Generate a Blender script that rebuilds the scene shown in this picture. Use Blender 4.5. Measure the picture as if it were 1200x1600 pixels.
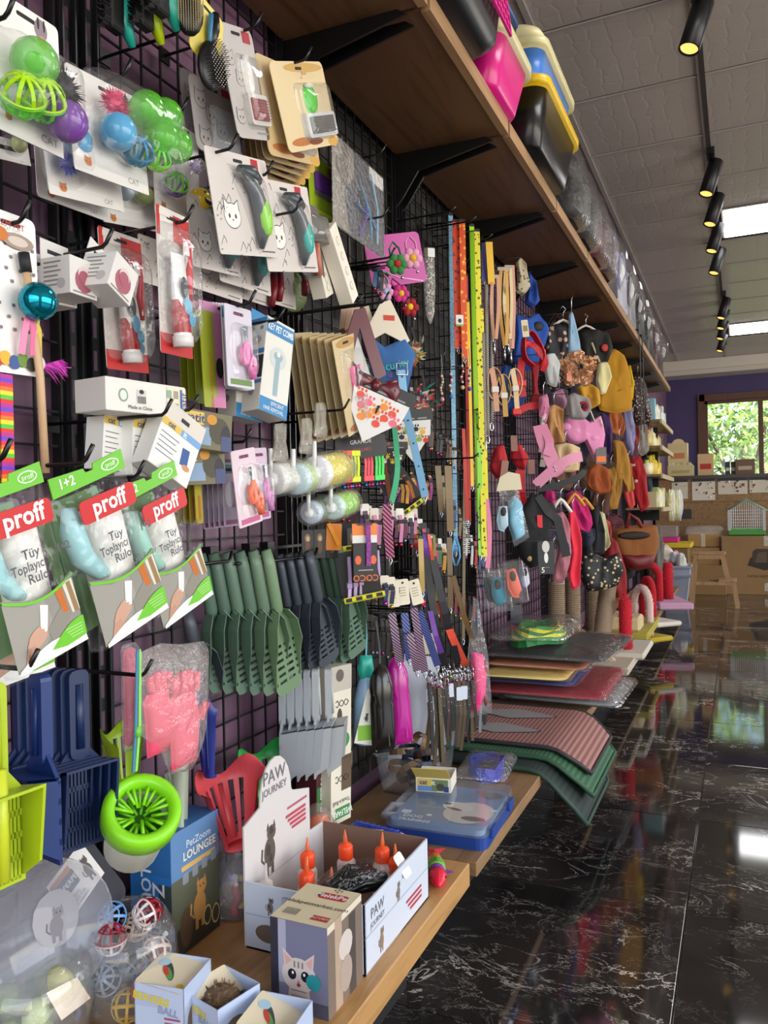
import bpy,math,random
from mathutils import Vector as V,Matrix,noise
random.seed(11)
S=bpy.context.scene;COL=S.collection
for o in list(bpy.data.objects):bpy.data.objects.remove(o)
PI=math.pi
sin,cos=math.sin,math.cos
# camera
FPX=1235.0;YAW,PITCH,ROLL=.42313,-.003488,-.020028
CAM=V((.92,0,.95))
_f=V((-sin(YAW)*cos(PITCH),cos(YAW)*cos(PITCH),sin(PITCH)))
_r=V((cos(YAW),sin(YAW),0));_u=_r.cross(_f)
_R=_r*cos(ROLL)+_u*sin(ROLL);_U=-_r*sin(ROLL)+_u*cos(ROLL)
cd=bpy.data.cameras.new('camera');cam=bpy.data.objects.new('camera',cd);COL.objects.link(cam)
cd.sensor_fit='VERTICAL';cd.sensor_height=36;cd.sensor_width=27;cd.lens=36*FPX/1600
cd.clip_start=.02;cd.clip_end=200
cam.matrix_world=Matrix(((_R.x,_U.x,-_f.x,CAM.x),(_R.y,_U.y,-_f.y,CAM.y),(_R.z,_U.z,-_f.z,CAM.z),(0,0,0,1)))
S.camera=cam
def ray(u,v):return _R*((u-600)/FPX)-_U*((v-800)/FPX)+_f
def PX(x,u,v):d=ray(u,v);return CAM+d*((x-CAM.x)/d.x)
def PY(y,u,v):d=ray(u,v);return CAM+d*((y-CAM.y)/d.y)
def PZ(z,u,v):d=ray(u,v);return CAM+d*((z-CAM.z)/d.z)
# view, world, lights
S.view_settings.view_transform='Standard';S.view_settings.look='None'
S.view_settings.exposure=-0.1;S.view_settings.gamma=1;S.view_settings.use_curve_mapping=False
try:
 S.cycles.transparent_max_bounces=24;S.cycles.max_bounces=8;S.cycles.sample_clamp_indirect=6
except Exception:pass
W=bpy.data.worlds.new('sky');S.world=W;W.use_nodes=True
wn=W.node_tree.nodes;wl=W.node_tree.links
sky=wn.new('ShaderNodeTexSky');sky.sky_type='NISHITA';sky.sun_disc=False
sky.sun_elevation=math.radians(48);sky.sun_rotation=math.radians(120);sky.air_density=1.0;sky.dust_density=2.0
wl.new(sky.outputs[0],wn['Background'].inputs[0]);wn['Background'].inputs[1].default_value=.6
def light(kind,name,loc,rot,energy,color,**k):
 l=bpy.data.lights.new(name,kind);l.energy=energy;l.color=color
 for a,b in k.items():setattr(l,a,b)
 o=bpy.data.objects.new(name,l);COL.objects.link(o);o.location=loc;o.rotation_euler=rot;return o
light('SUN','sun',(3,-3,8),(math.radians(40),math.radians(18),math.radians(20)),6.5,(1,.95,.86),angle=.01)
light('AREA','daylight_front',(2.0,-2.45,1.5),(math.radians(90),0,0),40,(1,.95,.88),shape='RECTANGLE',size=4.2,size_y=2.2)
light('AREA','daylight_side',(4.7,1.4,1.45),(0,math.radians(90),0),125,(1,.95,.89),shape='RECTANGLE',size=2.2,size_y=5.0)
light('AREA','daylight_side',(4.7,8.2,1.45),(0,math.radians(90),0),95,(1,.95,.89),shape='RECTANGLE',size=2.2,size_y=4.0)
# materials
def s2l(c):return c/12.92 if c<=.04045 else((c+.055)/1.055)**2.4
def hexc(h):
 h=h.lstrip('#');h=''.join(c*2 for c in h)if len(h)==3 else h
 return tuple(s2l(int(h[i:i+2],16)/255)for i in(0,2,4))+(1,)
_M={}
def m(h,r=.5,met=0,bump=0,bs=200,em=0,var=0,coat=0,sub=0):
 """plain procedural surface: colour with a little noise variation, optional fine relief"""
 k=(h,r,met,bump,bs,em,var,coat)
 if k in _M:return _M[k]
 a=bpy.data.materials.new('surface_'+h.strip('#'));a.use_nodes=True;n=a.node_tree.nodes;l=a.node_tree.links
 b=n['Principled BSDF'];b.inputs['Base Color'].default_value=hexc(h);b.inputs['Roughness'].default_value=r;b.inputs['Metallic'].default_value=met
 if coat:b.inputs['Coat Weight'].default_value=coat
 if em:b.inputs['Emission Color'].default_value=hexc(h);b.inputs['Emission Strength'].default_value=em
 if bump or var:
  tc=n.new('ShaderNodeTexCoord');nz=n.new('ShaderNodeTexNoise');nz.inputs['Scale'].default_value=bs;nz.inputs['Detail'].default_value=3
  l.new(tc.outputs['Object'],nz.inputs['Vector'])
  if bump:
   bp=n.new('ShaderNodeBump');bp.inputs['Strength'].default_value=bump;bp.inputs['Distance'].default_value=.004
   l.new(nz.outputs['Fac'],bp.inputs['Height']);l.new(bp.outputs[0],b.inputs['Normal'])
  if var:
   mx=n.new('ShaderNodeHueSaturation');mx.inputs['Color'].default_value=hexc(h)
   mr=n.new('ShaderNodeMapRange');mr.inputs['From Min'].default_value=.3;mr.inputs['From Max'].default_value=.7
   mr.inputs['To Min'].default_value=1-var;mr.inputs['To Max'].default_value=1+var
   l.new(nz.outputs['Fac'],mr.inputs['Value']);l.new(mr.outputs[0],mx.inputs['Value']);l.new(mx.outputs[0],b.inputs['Base Color'])
 _M[k]=a;return a
def film(h='#ffffff',op=.10,r=.08,wr=.5,sc=60,gl=.5):
 """clear plastic: see-through with a clear gloss and wrinkles"""
 k=('film',h,op,r,wr,sc,gl)
 if k in _M:return _M[k]
 a=bpy.data.materials.new('clear_plastic');a.use_nodes=True;n=a.node_tree.nodes;l=a.node_tree.links
 n.remove(n['Principled BSDF']);out=n['Material Output']
 t=n.new('ShaderNodeBsdfTransparent');g=n.new('ShaderNodeBsdfGlossy');g.inputs['Roughness'].default_value=r
 d=n.new('ShaderNodeBsdfDiffuse');d.inputs['Color'].default_value=hexc(h)
 t.inputs['Color'].default_value=tuple(.90+.10*c for c in hexc(h)[:3])+(1,)
 lw=n.new('ShaderNodeLayerWeight');lw.inputs['Blend'].default_value=.5
 m1=n.new('ShaderNodeMixShader');m1.inputs[0].default_value=op;l.new(t.outputs[0],m1.inputs[1]);l.new(d.outputs[0],m1.inputs[2])
 mu=n.new('ShaderNodeMath');mu.operation='MULTIPLY_ADD';mu.inputs[1].default_value=gl;mu.inputs[2].default_value=.03
 pw=n.new('ShaderNodeMath');pw.operation='POWER';pw.inputs[1].default_value=2.6;l.new(lw.outputs['Facing'],pw.inputs[0]);l.new(pw.outputs[0],mu.inputs[0])
 m2=n.new('ShaderNodeMixShader');l.new(mu.outputs[0],m2.inputs[0]);l.new(m1.outputs[0],m2.inputs[1]);l.new(g.outputs[0],m2.inputs[2]);l.new(m2.outputs[0],out.inputs[0])
 if wr:
  tc=n.new('ShaderNodeTexCoord');nz=n.new('ShaderNodeTexNoise');nz.inputs['Scale'].default_value=sc;nz.inputs['Detail'].default_value=2
  bp=n.new('ShaderNodeBump');bp.inputs['Strength'].default_value=wr;bp.inputs['Distance'].default_value=.01
  l.new(tc.outputs['Object'],nz.inputs['Vector']);l.new(nz.outputs['Fac'],bp.inputs['Height'])
  l.new(bp.outputs[0],g.inputs['Normal']);l.new(bp.outputs[0],lw.inputs['Normal'])
 _M[k]=a;return a
def ramp_mat(name,build,rough=.4):
 a=bpy.data.materials.new(name);a.use_nodes=True;n=a.node_tree.nodes;l=a.node_tree.links
 b=n['Principled BSDF'];b.inputs['Roughness'].default_value=rough;build(n,l,b);return a
def ramp(n,stops):
 r=n.new('ShaderNodeValToRGB');e=r.color_ramp.elements
 while len(e)<len(stops):e.new(.5)
 for i,(p,c)in enumerate(stops):e[i].position=p;e[i].color=hexc(c)if isinstance(c,str)else(c,c,c,1)
 return r
def wood(c1,c2,axis=1,rough=.45,sc=1.0):
 k=('wood',c1,c2,axis,rough,sc)
 if k in _M:return _M[k]
 def bld(n,l,b):
  tc=n.new('ShaderNodeTexCoord');mp=n.new('ShaderNodeMapping');s=[14*sc]*3;s[axis]=1.3*sc;mp.inputs['Scale'].default_value=s
  l.new(tc.outputs['Object'],mp.inputs['Vector'])
  nz=n.new('ShaderNodeTexNoise');nz.inputs['Scale'].default_value=2.2;nz.inputs['Detail'].default_value=8;nz.inputs['Roughness'].default_value=.62;nz.inputs['Distortion'].default_value=.9
  l.new(mp.outputs[0],nz.inputs['Vector'])
  r=ramp(n,[(.3,c2),(.52,c1),(.75,c1)]);l.new(nz.outputs['Fac'],r.inputs[0]);l.new(r.outputs[0],b.inputs['Base Color'])
 _M[k]=ramp_mat('wood_grain',bld,rough);return _M[k]
def mix(n,l,fac,a,b,mode='MIX'):
 x=n.new('ShaderNodeMix');x.data_type='RGBA';x.blend_type=mode
 for s,v in((0,fac),(6,a),(7,b)):
  if hasattr(v,'is_linked'):l.new(v,x.inputs[s])
  else:x.inputs[s].default_value=v
 return x.outputs[2]
 # objects
def put(o,parent=None,**k):
 if parent is not None:o.parent=parent
 for a,b in k.items():o[a]=b
 return o
BAS=Matrix(((0,0,1,0),(1,0,0,0),(0,1,0,0),(0,0,0,1)))
def fr(p,roll=0,yaw=0,pitch=0):
 return Matrix.Translation(p)@BAS@Matrix.Rotation(yaw,4,'Y')@Matrix.Rotation(pitch,4,'X')@Matrix.Rotation(roll,4,'Z')
def thing(name,label,cat,M,group=None):
 o=bpy.data.objects.new(name,None);COL.objects.link(o);o.empty_display_size=.02;o.matrix_world=M
 o['label']=label;o['category']=cat
 if group:o['group']=group
 return o
FACE=0.0
def cyaw(p):return math.atan2(CAM.y-p.y,CAM.x-p.x)
def frc(p,roll=0,k=None):return fr(p,roll=0,yaw=cyaw(p)*(FACE if k is None else k))@Matrix.Rotation(roll,4,'Z')
def hg(x,u,v,u2,v2,w):
 """a piece hanging at distance x from the wall: top centre, bottom centre, width -> frame, width, height in metres.
    FACE turns it on its hook from flat against the wall (0) towards the aisle end (1)"""
 a=PX(x,u,v);b=PX(x,u2,v2);d=b-a
 if not FACE:
  W_=abs(PX(x,u+w/2,v).y-PX(x,u-w/2,v).y)
  return fr(a,roll=math.atan2(d.y,-d.z)),W_,d.length
 t=(a-CAM).dot(_f);c=cos(cyaw(a)*(1-FACE));W_=w*t/FPX/c;dx=(u2-u)*t/FPX/c;h=abs(d.z)
 return frc(a,math.atan2(dx,h)),W_,math.hypot(dx,h)
def wire(o):
 p=o.matrix_world.translation;q=o.matrix_world.inverted()@V((.03,p.y,p.z+.004));MB().tube([(0,0,0),q],.0018,BLACK,5).build('hanging_wire',o)
def onto(p):
 """printing belongs to the card or carton it is printed on"""
 if p is not None:
  for c in p.children:
   if c.name.split('.')[0]in('card','carton','tag','paper','label','tag_card','insert')and c.type=='MESH':return c
 return p
def smooth(P,n=5):
 Q=[P[0]]+list(P)+[P[-1]];o=[]
 for i in range(1,len(Q)-2):
  a,b,c,d=(V(q)for q in Q[i-1:i+3])
  for k in range(n):f=k/n;o.append(b+.5*f*(c-a+f*(2*a-5*b+4*c-d+f*(3*(b-c)+d-a))))
 return o+[V(P[-1])]
class MB:
 def __init__(s):s.nf=0;s.v=[];s.f=[];s.mi=[];s.sm=[];s.ms=[]
 def add(s,vs,fs,mat,smooth=False,T=None):
  if mat not in s.ms:s.ms.append(mat)
  i=s.ms.index(mat);n=len(s.v)
  s.v+=[tuple(T@V(p))if T else tuple(p)for p in vs]
  for f in fs:s.f.append([n+q for q in f]);s.mi.append(i);s.sm.append(smooth)
  return s
 def box(s,x0,x1,y0,y1,z0,z1,mat,T=None,b=0):
  if b<=0:
   vs=[(x,y,z)for z in(z0,z1)for y in(y0,y1)for x in(x0,x1)]
   return s.add(vs,[(0,2,3,1),(4,5,7,6),(0,1,5,4),(2,6,7,3),(0,4,6,2),(1,3,7,5)],mat,False,T)
  vs=[]
  for ix in(0,1):
   for iy in(0,1):
    for iz in(0,1):
     X=(x0,x1)[ix];Yy=(y0,y1)[iy];Z=(z0,z1)[iz];sx=b if ix==0 else-b;sy=b if iy==0 else-b;sz=b if iz==0 else-b
     vs+=[(X,Yy+sy,Z+sz),(X+sx,Yy,Z+sz),(X+sx,Yy+sy,Z)]
  def q(ix,iy,iz,k):return(ix*4+iy*2+iz)*3+k
  fs=[]
  for i in(0,1):
   fs.append([q(i,0,0,0),q(i,0,1,0),q(i,1,1,0),q(i,1,0,0)][::(1 if i==0 else-1)])
   fs.append([q(0,i,0,1),q(1,i,0,1),q(1,i,1,1),q(0,i,1,1)][::(1 if i==0 else-1)])
   fs.append([q(0,0,i,2),q(0,1,i,2),q(1,1,i,2),q(1,0,i,2)][::(1 if i==0 else-1)])
   for j in(0,1):
    fs.append([q(i,j,0,0),q(i,j,1,0),q(i,j,1,1),q(i,j,0,1)][::(1 if i!=j else-1)])
    fs.append([q(i,0,j,0),q(i,1,j,0),q(i,1,j,2),q(i,0,j,2)][::(1 if i==j else-1)])
    fs.append([q(0,i,j,1),q(1,i,j,1),q(1,i,j,2),q(0,i,j,2)][::(1 if i!=j else-1)])
    for k in(0,1):fs.append([q(i,j,k,0),q(i,j,k,1),q(i,j,k,2)][::(1 if(i+j+k)%2==0 else-1)])
  return s.add(vs,fs,mat,False,T)
 def prism(s,poly,z0,z1,mat,T=None):
  n=len(poly);a=sum(poly[i][0]*poly[(i+1)%n][1]-poly[(i+1)%n][0]*poly[i][1]for i in range(n))
  if a<0:poly=poly[::-1]
  vs=[(p[0],p[1],z0)for p in poly]+[(p[0],p[1],z1)for p in poly]
  fs=[list(range(n))[::-1],list(range(n,2*n))]+[(i,(i+1)%n,n+(i+1)%n,n+i)for i in range(n)]
  return s.add(vs,fs,mat,False,T)
 def flat(s,poly,z,mat,T=None):
  n=len(poly);a=sum(poly[i][0]*poly[(i+1)%n][1]-poly[(i+1)%n][0]*poly[i][1]for i in range(n))
  if a<0:poly=poly[::-1]
  s.nf+=1;z+=s.nf*1.5e-5
  return s.add([(p[0],p[1],z)for p in poly],[list(range(n))],mat,False,T)
 def rect(s,x0,x1,y0,y1,z,mat,T=None):return s.flat([(x0,y0),(x1,y0),(x1,y1),(x0,y1)],z,mat,T)
 def disc(s,x,y,rx,ry,z,mat,n=14,T=None,a=0):
  return s.flat([(x+rx*cos(t)*cos(a)-ry*sin(t)*sin(a),y+rx*cos(t)*sin(a)+ry*sin(t)*cos(a))for t in[2*PI*i/n for i in range(n)]],z,mat,T)
 def tube(s,pts,r,mat,n=6,closed=False,rads=None,T=None,fl=1.0):
  pts=[V(p)for p in pts];N=len(pts);vs=[];up=None
  for i,p in enumerate(pts):
   a=pts[(i+1)%N]if(closed or i<N-1)else p;b=pts[i-1]if(closed or i>0)else p
   t=(a-b);t=t.normalized()if t.length>1e-9 else V((0,0,1))
   if up is None:up=V((0,0,1))if abs(t.z)<.9 else V((1,0,0))
   x=up.cross(t);x=x.normalized()if x.length>1e-6 else V((1,0,0));y=t.cross(x);up=y
   rr=rads[i]if rads else r
   vs+=[p+x*cos(2*PI*k/n)*rr+y*sin(2*PI*k/n)*rr*fl for k in range(n)]
  fs=[]
  for i in range(N if closed else N-1):
   for k in range(n):
    j=(i+1)%N;fs.append((i*n+k,i*n+(k+1)%n,j*n+(k+1)%n,j*n+k))
  if not closed:fs+=[list(range(n))[::-1],list(range((N-1)*n,N*n))]
  return s.add(vs,fs,mat,n>4,T)
 def lathe(s,prof,mat,n=16,T=None,a0=0,a1=2*PI,smooth=True):
  """profile (radius, height) turned about local y"""
  vs=[];fs=[];full=abs(a1-a0-2*PI)<1e-6;K=n if full else n+1
  for r,h in prof:vs+=[(r*cos(a0+(a1-a0)*k/n),h,r*sin(a0+(a1-a0)*k/n))for k in range(K)]
  for i in range(len(prof)-1):
   for k in range(n):
    fs.append((i*K+k,(i+1)*K+k,(i+1)*K+(k+1)%K,i*K+(k+1)%K))
  return s.add(vs,fs,mat,smooth,T)
 def ell(s,c,r,mat,n=12,T=None):
  if not hasattr(r,'__len__'):r=(r,r,r)
  k=max(4,n//2);vs=[(c[0],c[1]-r[1],c[2])];fs=[]
  for i in range(1,k):
   a=-PI/2+PI*i/k
   vs+=[(c[0]+r[0]*cos(a)*cos(2*PI*j/n),c[1]+r[1]*sin(a),c[2]+r[2]*cos(a)*sin(2*PI*j/n))for j in range(n)]
  vs.append((c[0],c[1]+r[1],c[2]));e=len(vs)-1
  for j in range(n):
   fs.append((0,1+j,1+(j+1)%n));fs.append((e,e-n+(j+1)%n,e-n+j))
   for i in range(k-2):fs.append((1+i*n+j,1+(i+1)*n+j,1+(i+1)*n+(j+1)%n,1+i*n+(j+1)%n))
  return s.add(vs,fs,mat,True,T)
 def strap(s,pts,w,mat,t=.002,wd=(1,0,0),T=None):
  """flat band: its width lies along wd (or a list of directions)"""
  pts=[V(p)for p in pts];N=len(pts);vs=[]
  for i,p in enumerate(pts):
   a=pts[min(i+1,N-1)];b=pts[max(i-1,0)];tg=(a-b).normalized()
   d=V(wd[i]if isinstance(wd,list)else wd);d=(d-tg*d.dot(tg));d=d.normalized()if d.length>1e-5 else V((0,0,1))
   nn=tg.cross(d);ww=w[i]if isinstance(w,list)else w
   vs+=[p+d*ww/2+nn*t/2,p-d*ww/2+nn*t/2,p-d*ww/2-nn*t/2,p+d*ww/2-nn*t/2]
  fs=[(0,1,2,3),(4*N-1,4*N-2,4*N-3,4*N-4)]
  for i in range(N-1):
   for k in range(4):fs.append((i*4+k,(i+1)*4+k,(i+1)*4+(k+1)%4,i*4+(k+1)%4))
  return s.add(vs,fs,mat,False,T)
 def pillow(s,poly,d,mat,z=0,T=None,back=.3,wr=.0,seed=0,c=None,sub=2,fx=22,fy=22,cloth=0):
  """cushion-like body over an outline: soft front, flatter back"""
  q=[];n0=len(poly)
  for i in range(n0):
   z_,a,b,c_=poly[i-1],poly[i],poly[(i+1)%n0],poly[(i+2)%n0]
   for k in range(sub):
    f=k/sub
    if sub<3:q.append((a[0]+(b[0]-a[0])*f,a[1]+(b[1]-a[1])*f))
    else:q.append(tuple(a[j]+(b[j]-a[j])*f*.68+.32*.5*f*(b[j]-z_[j]+f*(2*z_[j]-5*a[j]+4*b[j]-c_[j]+f*(3*(a[j]-b[j])+c_[j]-z_[j])))for j in(0,1)))
  poly=q;n=len(poly);ar=sum(poly[i][0]*poly[(i+1)%n][1]-poly[(i+1)%n][0]*poly[i][1]for i in range(n))
  if ar<0:poly=poly[::-1]
  cx=sum(p[0]for p in poly)/n;cy=sum(p[1]for p in poly)/n
  if c:cx,cy=c
  R=[1,.95,.84,.68,.5,.3,.14];vs=[];fs=[]
  for sd in(1,-back):
   for k in R:
    for p in poly:
     X=cx+(p[0]-cx)*k;Yy=cy+(p[1]-cy)*k
     w=noise.noise(V((X*fx+seed,Yy*fy,seed*1.7+sd)))
     w=wr*((1-abs(w)*3.2 if cloth else w))if k<1 else 0
     vs.append((X,Yy,z+sd*d*((1-k**8)**.5 if cloth else(1-k**3)**.6)+w))
   vs.append((cx,cy,z+sd*d+(wr*.4 if cloth else 0)))
  K=len(R);h=K*n+1
  for sd in(0,1):
   for i in range(K-1):
    for j in range(n):
     f=(sd*h+i*n+j,sd*h+i*n+(j+1)%n,sd*h+(i+1)*n+(j+1)%n,sd*h+(i+1)*n+j);fs.append(f if sd==0 else f[::-1])
   for j in range(n):
    f=(sd*h+(K-1)*n+j,sd*h+(K-1)*n+(j+1)%n,sd*h+K*n);fs.append(f if sd==0 else f[::-1])
  for j in range(n):fs.append((j,h+j,h+(j+1)%n,(j+1)%n))
  return s.add(vs,fs,mat,True,T)
 def mesh(s):
  me=bpy.data.meshes.new('mesh');me.from_pydata(s.v,[],s.f)
  for a in s.ms:me.materials.append(a)
  me.polygons.foreach_set('material_index',s.mi);me.polygons.foreach_set('use_smooth',s.sm);me.update();return me
 def build(s,name,parent=None,M=None,**k):
  if name.endswith('print'):
   parent=onto(parent)
   if len(s.f)>1:k['kind']='stuff'
  o=bpy.data.objects.new(name,s.mesh());o.data.name=name;COL.objects.link(o)
  if M is not None:o.matrix_world=M
  return put(o,parent,**k)
def copy_tree(o,parent=None,M=None,**k):
 c=o.copy();COL.objects.link(c);c.parent=parent
 if M is not None:c.matrix_world=M
 for a,b in k.items():c[a]=b
 for ch in list(o.children):
  d=copy_tree(ch,c);d.matrix_parent_inverse=ch.matrix_parent_inverse.copy()
 return c
_T={}
def text(s,size,mat,parent,x,y,z,roll=0,sx=1,al='CENTER',name='lettering',T=None,bold=0):
 """flat printed lettering, in its thing's local plane"""
 k=(s,al,bold)
 if k not in _T:
  c=bpy.data.curves.new('t','FONT');c.body=s;c.size=1;c.align_x=al;c.align_y='CENTER';c.resolution_u=2;c.offset=bold
  o=bpy.data.objects.new('t',c);me=bpy.data.meshes.new_from_object(o);bpy.data.objects.remove(o);bpy.data.curves.remove(c);_T[k]=me
 me=_T[k].copy();me.materials.clear();me.materials.append(mat)
 o=bpy.data.objects.new(name,me);COL.objects.link(o);o.parent=onto(parent)
 Mx=Matrix.Translation((x,y,z))@Matrix.Rotation(roll,4,'Z')@Matrix.Diagonal((size*sx,size,1,1))
 o.matrix_local=(T@Mx)if T else Mx
 return o
def rrect(x0,x1,y0,y1,r,k=3):
 o=[]
 for cx,cy,a in((x1-r,y0+r,-PI/2),(x1-r,y1-r,0),(x0+r,y1-r,PI/2),(x0+r,y0+r,PI)):
  o+=[(cx+r*cos(a+PI/2*i/k),cy+r*sin(a+PI/2*i/k))for i in range(k+1)]
 return o
def arc(cx,cy,rx,ry,a0,a1,n=10):return[(cx+rx*cos(a0+(a1-a0)*i/n),cy+ry*sin(a0+(a1-a0)*i/n))for i in range(n+1)]
RX=lambda a:Matrix.Rotation(a,4,'X')
RY=lambda a:Matrix.Rotation(a,4,'Y')
RZ=lambda a:Matrix.Rotation(a,4,'Z')
TR=lambda*a:Matrix.Translation(a)
BLACK=m('#0b0b0c',.38);BLK2=m('#141416',.6);STEEL=m('#b9bcc0',.25,1);WHITE=m('#eeeeea',.5)
# THE ROOM
def struct(name,mb,**k):return mb.build(name,None,kind='structure',**k)
X1,Y0,Y1,ZC=4.8,-2.5,11.8,2.87
def wb(n,l,b):
 tc=n.new('ShaderNodeTexCoord');nz=n.new('ShaderNodeTexNoise');nz.inputs['Scale'].default_value=3;nz.inputs['Detail'].default_value=4
 l.new(tc.outputs['Object'],nz.inputs['Vector']);r=ramp(n,[(.35,'#6a4e62'),(.7,'#7c5d73')]);l.new(nz.outputs['Fac'],r.inputs[0]);l.new(r.outputs[0],b.inputs['Base Color'])
WALLP=ramp_mat('aubergine_wall_paint',wb,.38)
VIOLET=m('#433765',.6,var=.06,bs=4)
w=MB();w.box(-.12,0,Y0,Y1,0,3.0,WALLP);struct('wall_left',w)
WX0,WX1,WZ0,WZ1=.50,1.95,1.12,2.35
w=MB()
w.box(-.12,WX0,Y1,Y1+.15,0,3,VIOLET);w.box(WX1,X1+.12,Y1,Y1+.15,0,3,VIOLET);w.box(WX0,WX1,Y1,Y1+.15,0,WZ0,VIOLET);w.box(WX0,WX1,Y1,Y1+.15,WZ1,3,VIOLET)
struct('wall_back',w)
CREAM=m('#cfc9bf',.6)
w=MB()
for a,b in((Y0,-1.2),(4.0,6.1),(10.3,Y1)):w.box(X1,X1+.15,a,b,0,3,CREAM)
for a,b in((-1.2,4.0),(6.1,10.3)):w.box(X1,X1+.15,a,b,0,.3,CREAM);w.box(X1,X1+.15,a,b,2.6,3,CREAM)
struct('wall_right',w)
w=MB();w.box(-.12,0.0,Y0-.15,Y0,0,3,CREAM);w.box(4.3,X1,Y0-.15,Y0,0,3,CREAM);w.box(0,4.3,Y0-.15,Y0,2.65,3,CREAM);w.box(0,4.3,Y0-.15,Y0,0,.2,CREAM)
struct('wall_front',w)
w=MB();w.box(0,X1,Y1-.38,Y1,2.68,2.74,m('#c9c1b4',.6));w.box(0,X1,Y1-.42,Y1-.36,2.74,2.87,m('#d8d0c2',.6));struct('trim_1',w)
# ceiling of embossed tiles
def ct(n,l,b):
 tc=n.new('ShaderNodeTexCoord');mp=n.new('ShaderNodeMapping');mp.inputs['Scale'].default_value=(9,9,9);l.new(tc.outputs['Object'],mp.inputs['Vector'])
 vo=n.new('ShaderNodeTexVoronoi');vo.feature='DISTANCE_TO_EDGE';vo.inputs['Scale'].default_value=1.4;vo.inputs['Randomness'].default_value=.35;l.new(mp.outputs[0],vo.inputs['Vector'])
 r=ramp(n,[(.0,0.0),(.12,1.0)]);l.new(vo.outputs[0],r.inputs[0])
 bp=n.new('ShaderNodeBump');bp.inputs['Strength'].default_value=.09;bp.inputs['Distance'].default_value=.01;l.new(r.outputs[0],bp.inputs['Height']);l.new(bp.outputs[0],b.inputs['Normal'])
 b.inputs['Base Color'].default_value=hexc('#b3a9a1')
CT=ramp_mat('embossed_ceiling_tile',ct,.33)
TB=m('#a49c96',.35)
w=MB();w.box(-.12,X1+.12,Y0-.1,Y1+.1,ZC+.03,ZC+.1,m('#777270',.7));ceil=struct('ceiling',w)
t0=None;xs=[-.41+.6*i for i in range(10)];ys=[3.227+.6267*i for i in range(-10,14)]
PANELS=[(2,5.693),(2,9.38),(2,2.0)]
for i,x in enumerate(xs[:-1]):
 for j,y in enumerate(ys[:-1]):
  a=.585;bb=.6117
  if any(abs(y-py)<.12 and x>.7 and x<1.2 for _,py in PANELS):continue
  if t0 is None:
   q=MB();q.box(-a/2,a/2,-bb/2,bb/2,0,.012,CT,b=.004);t0=q.build('ceiling_tile',ceil)
   o=t0
  else:o=t0.copy();COL.objects.link(o);o.parent=ceil
  o.location=(x+.3,y+.31335,ZC+.008)
q=MB()
for x in xs[1:-1]:q.box(x-.012,x+.012,Y0,Y1,ZC-.002,ZC+.01,TB)
q.build('grid_bar_lengthwise',ceil)
q=MB()
for y in ys:q.box(0,X1,y-.004,y+.004,ZC+.001,ZC+.009,TB)
q.build('grid_bar_crosswise',ceil)
LED=m('#ffffff',.5,em=9)
for k,(_,y)in enumerate(PANELS):
 y0=[5.68,9.36,2.0][k];q=thing('ceiling_light_panel',['bright rectangular ceiling light panel nearest, right of the spotlights','bright ceiling light panel farther down the room, before the back wall','bright ceiling light panel above the aisle out of frame'][k],'ceiling light',TR(1.15,y0+.28,ZC))
 MB().box(-.31,.31,-.30,.30,-.004,.0,WHITE).build('frame',q)
 MB().box(-.295,.295,-.285,.285,-.008,-.004,LED).build('diffuser',q)
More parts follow.
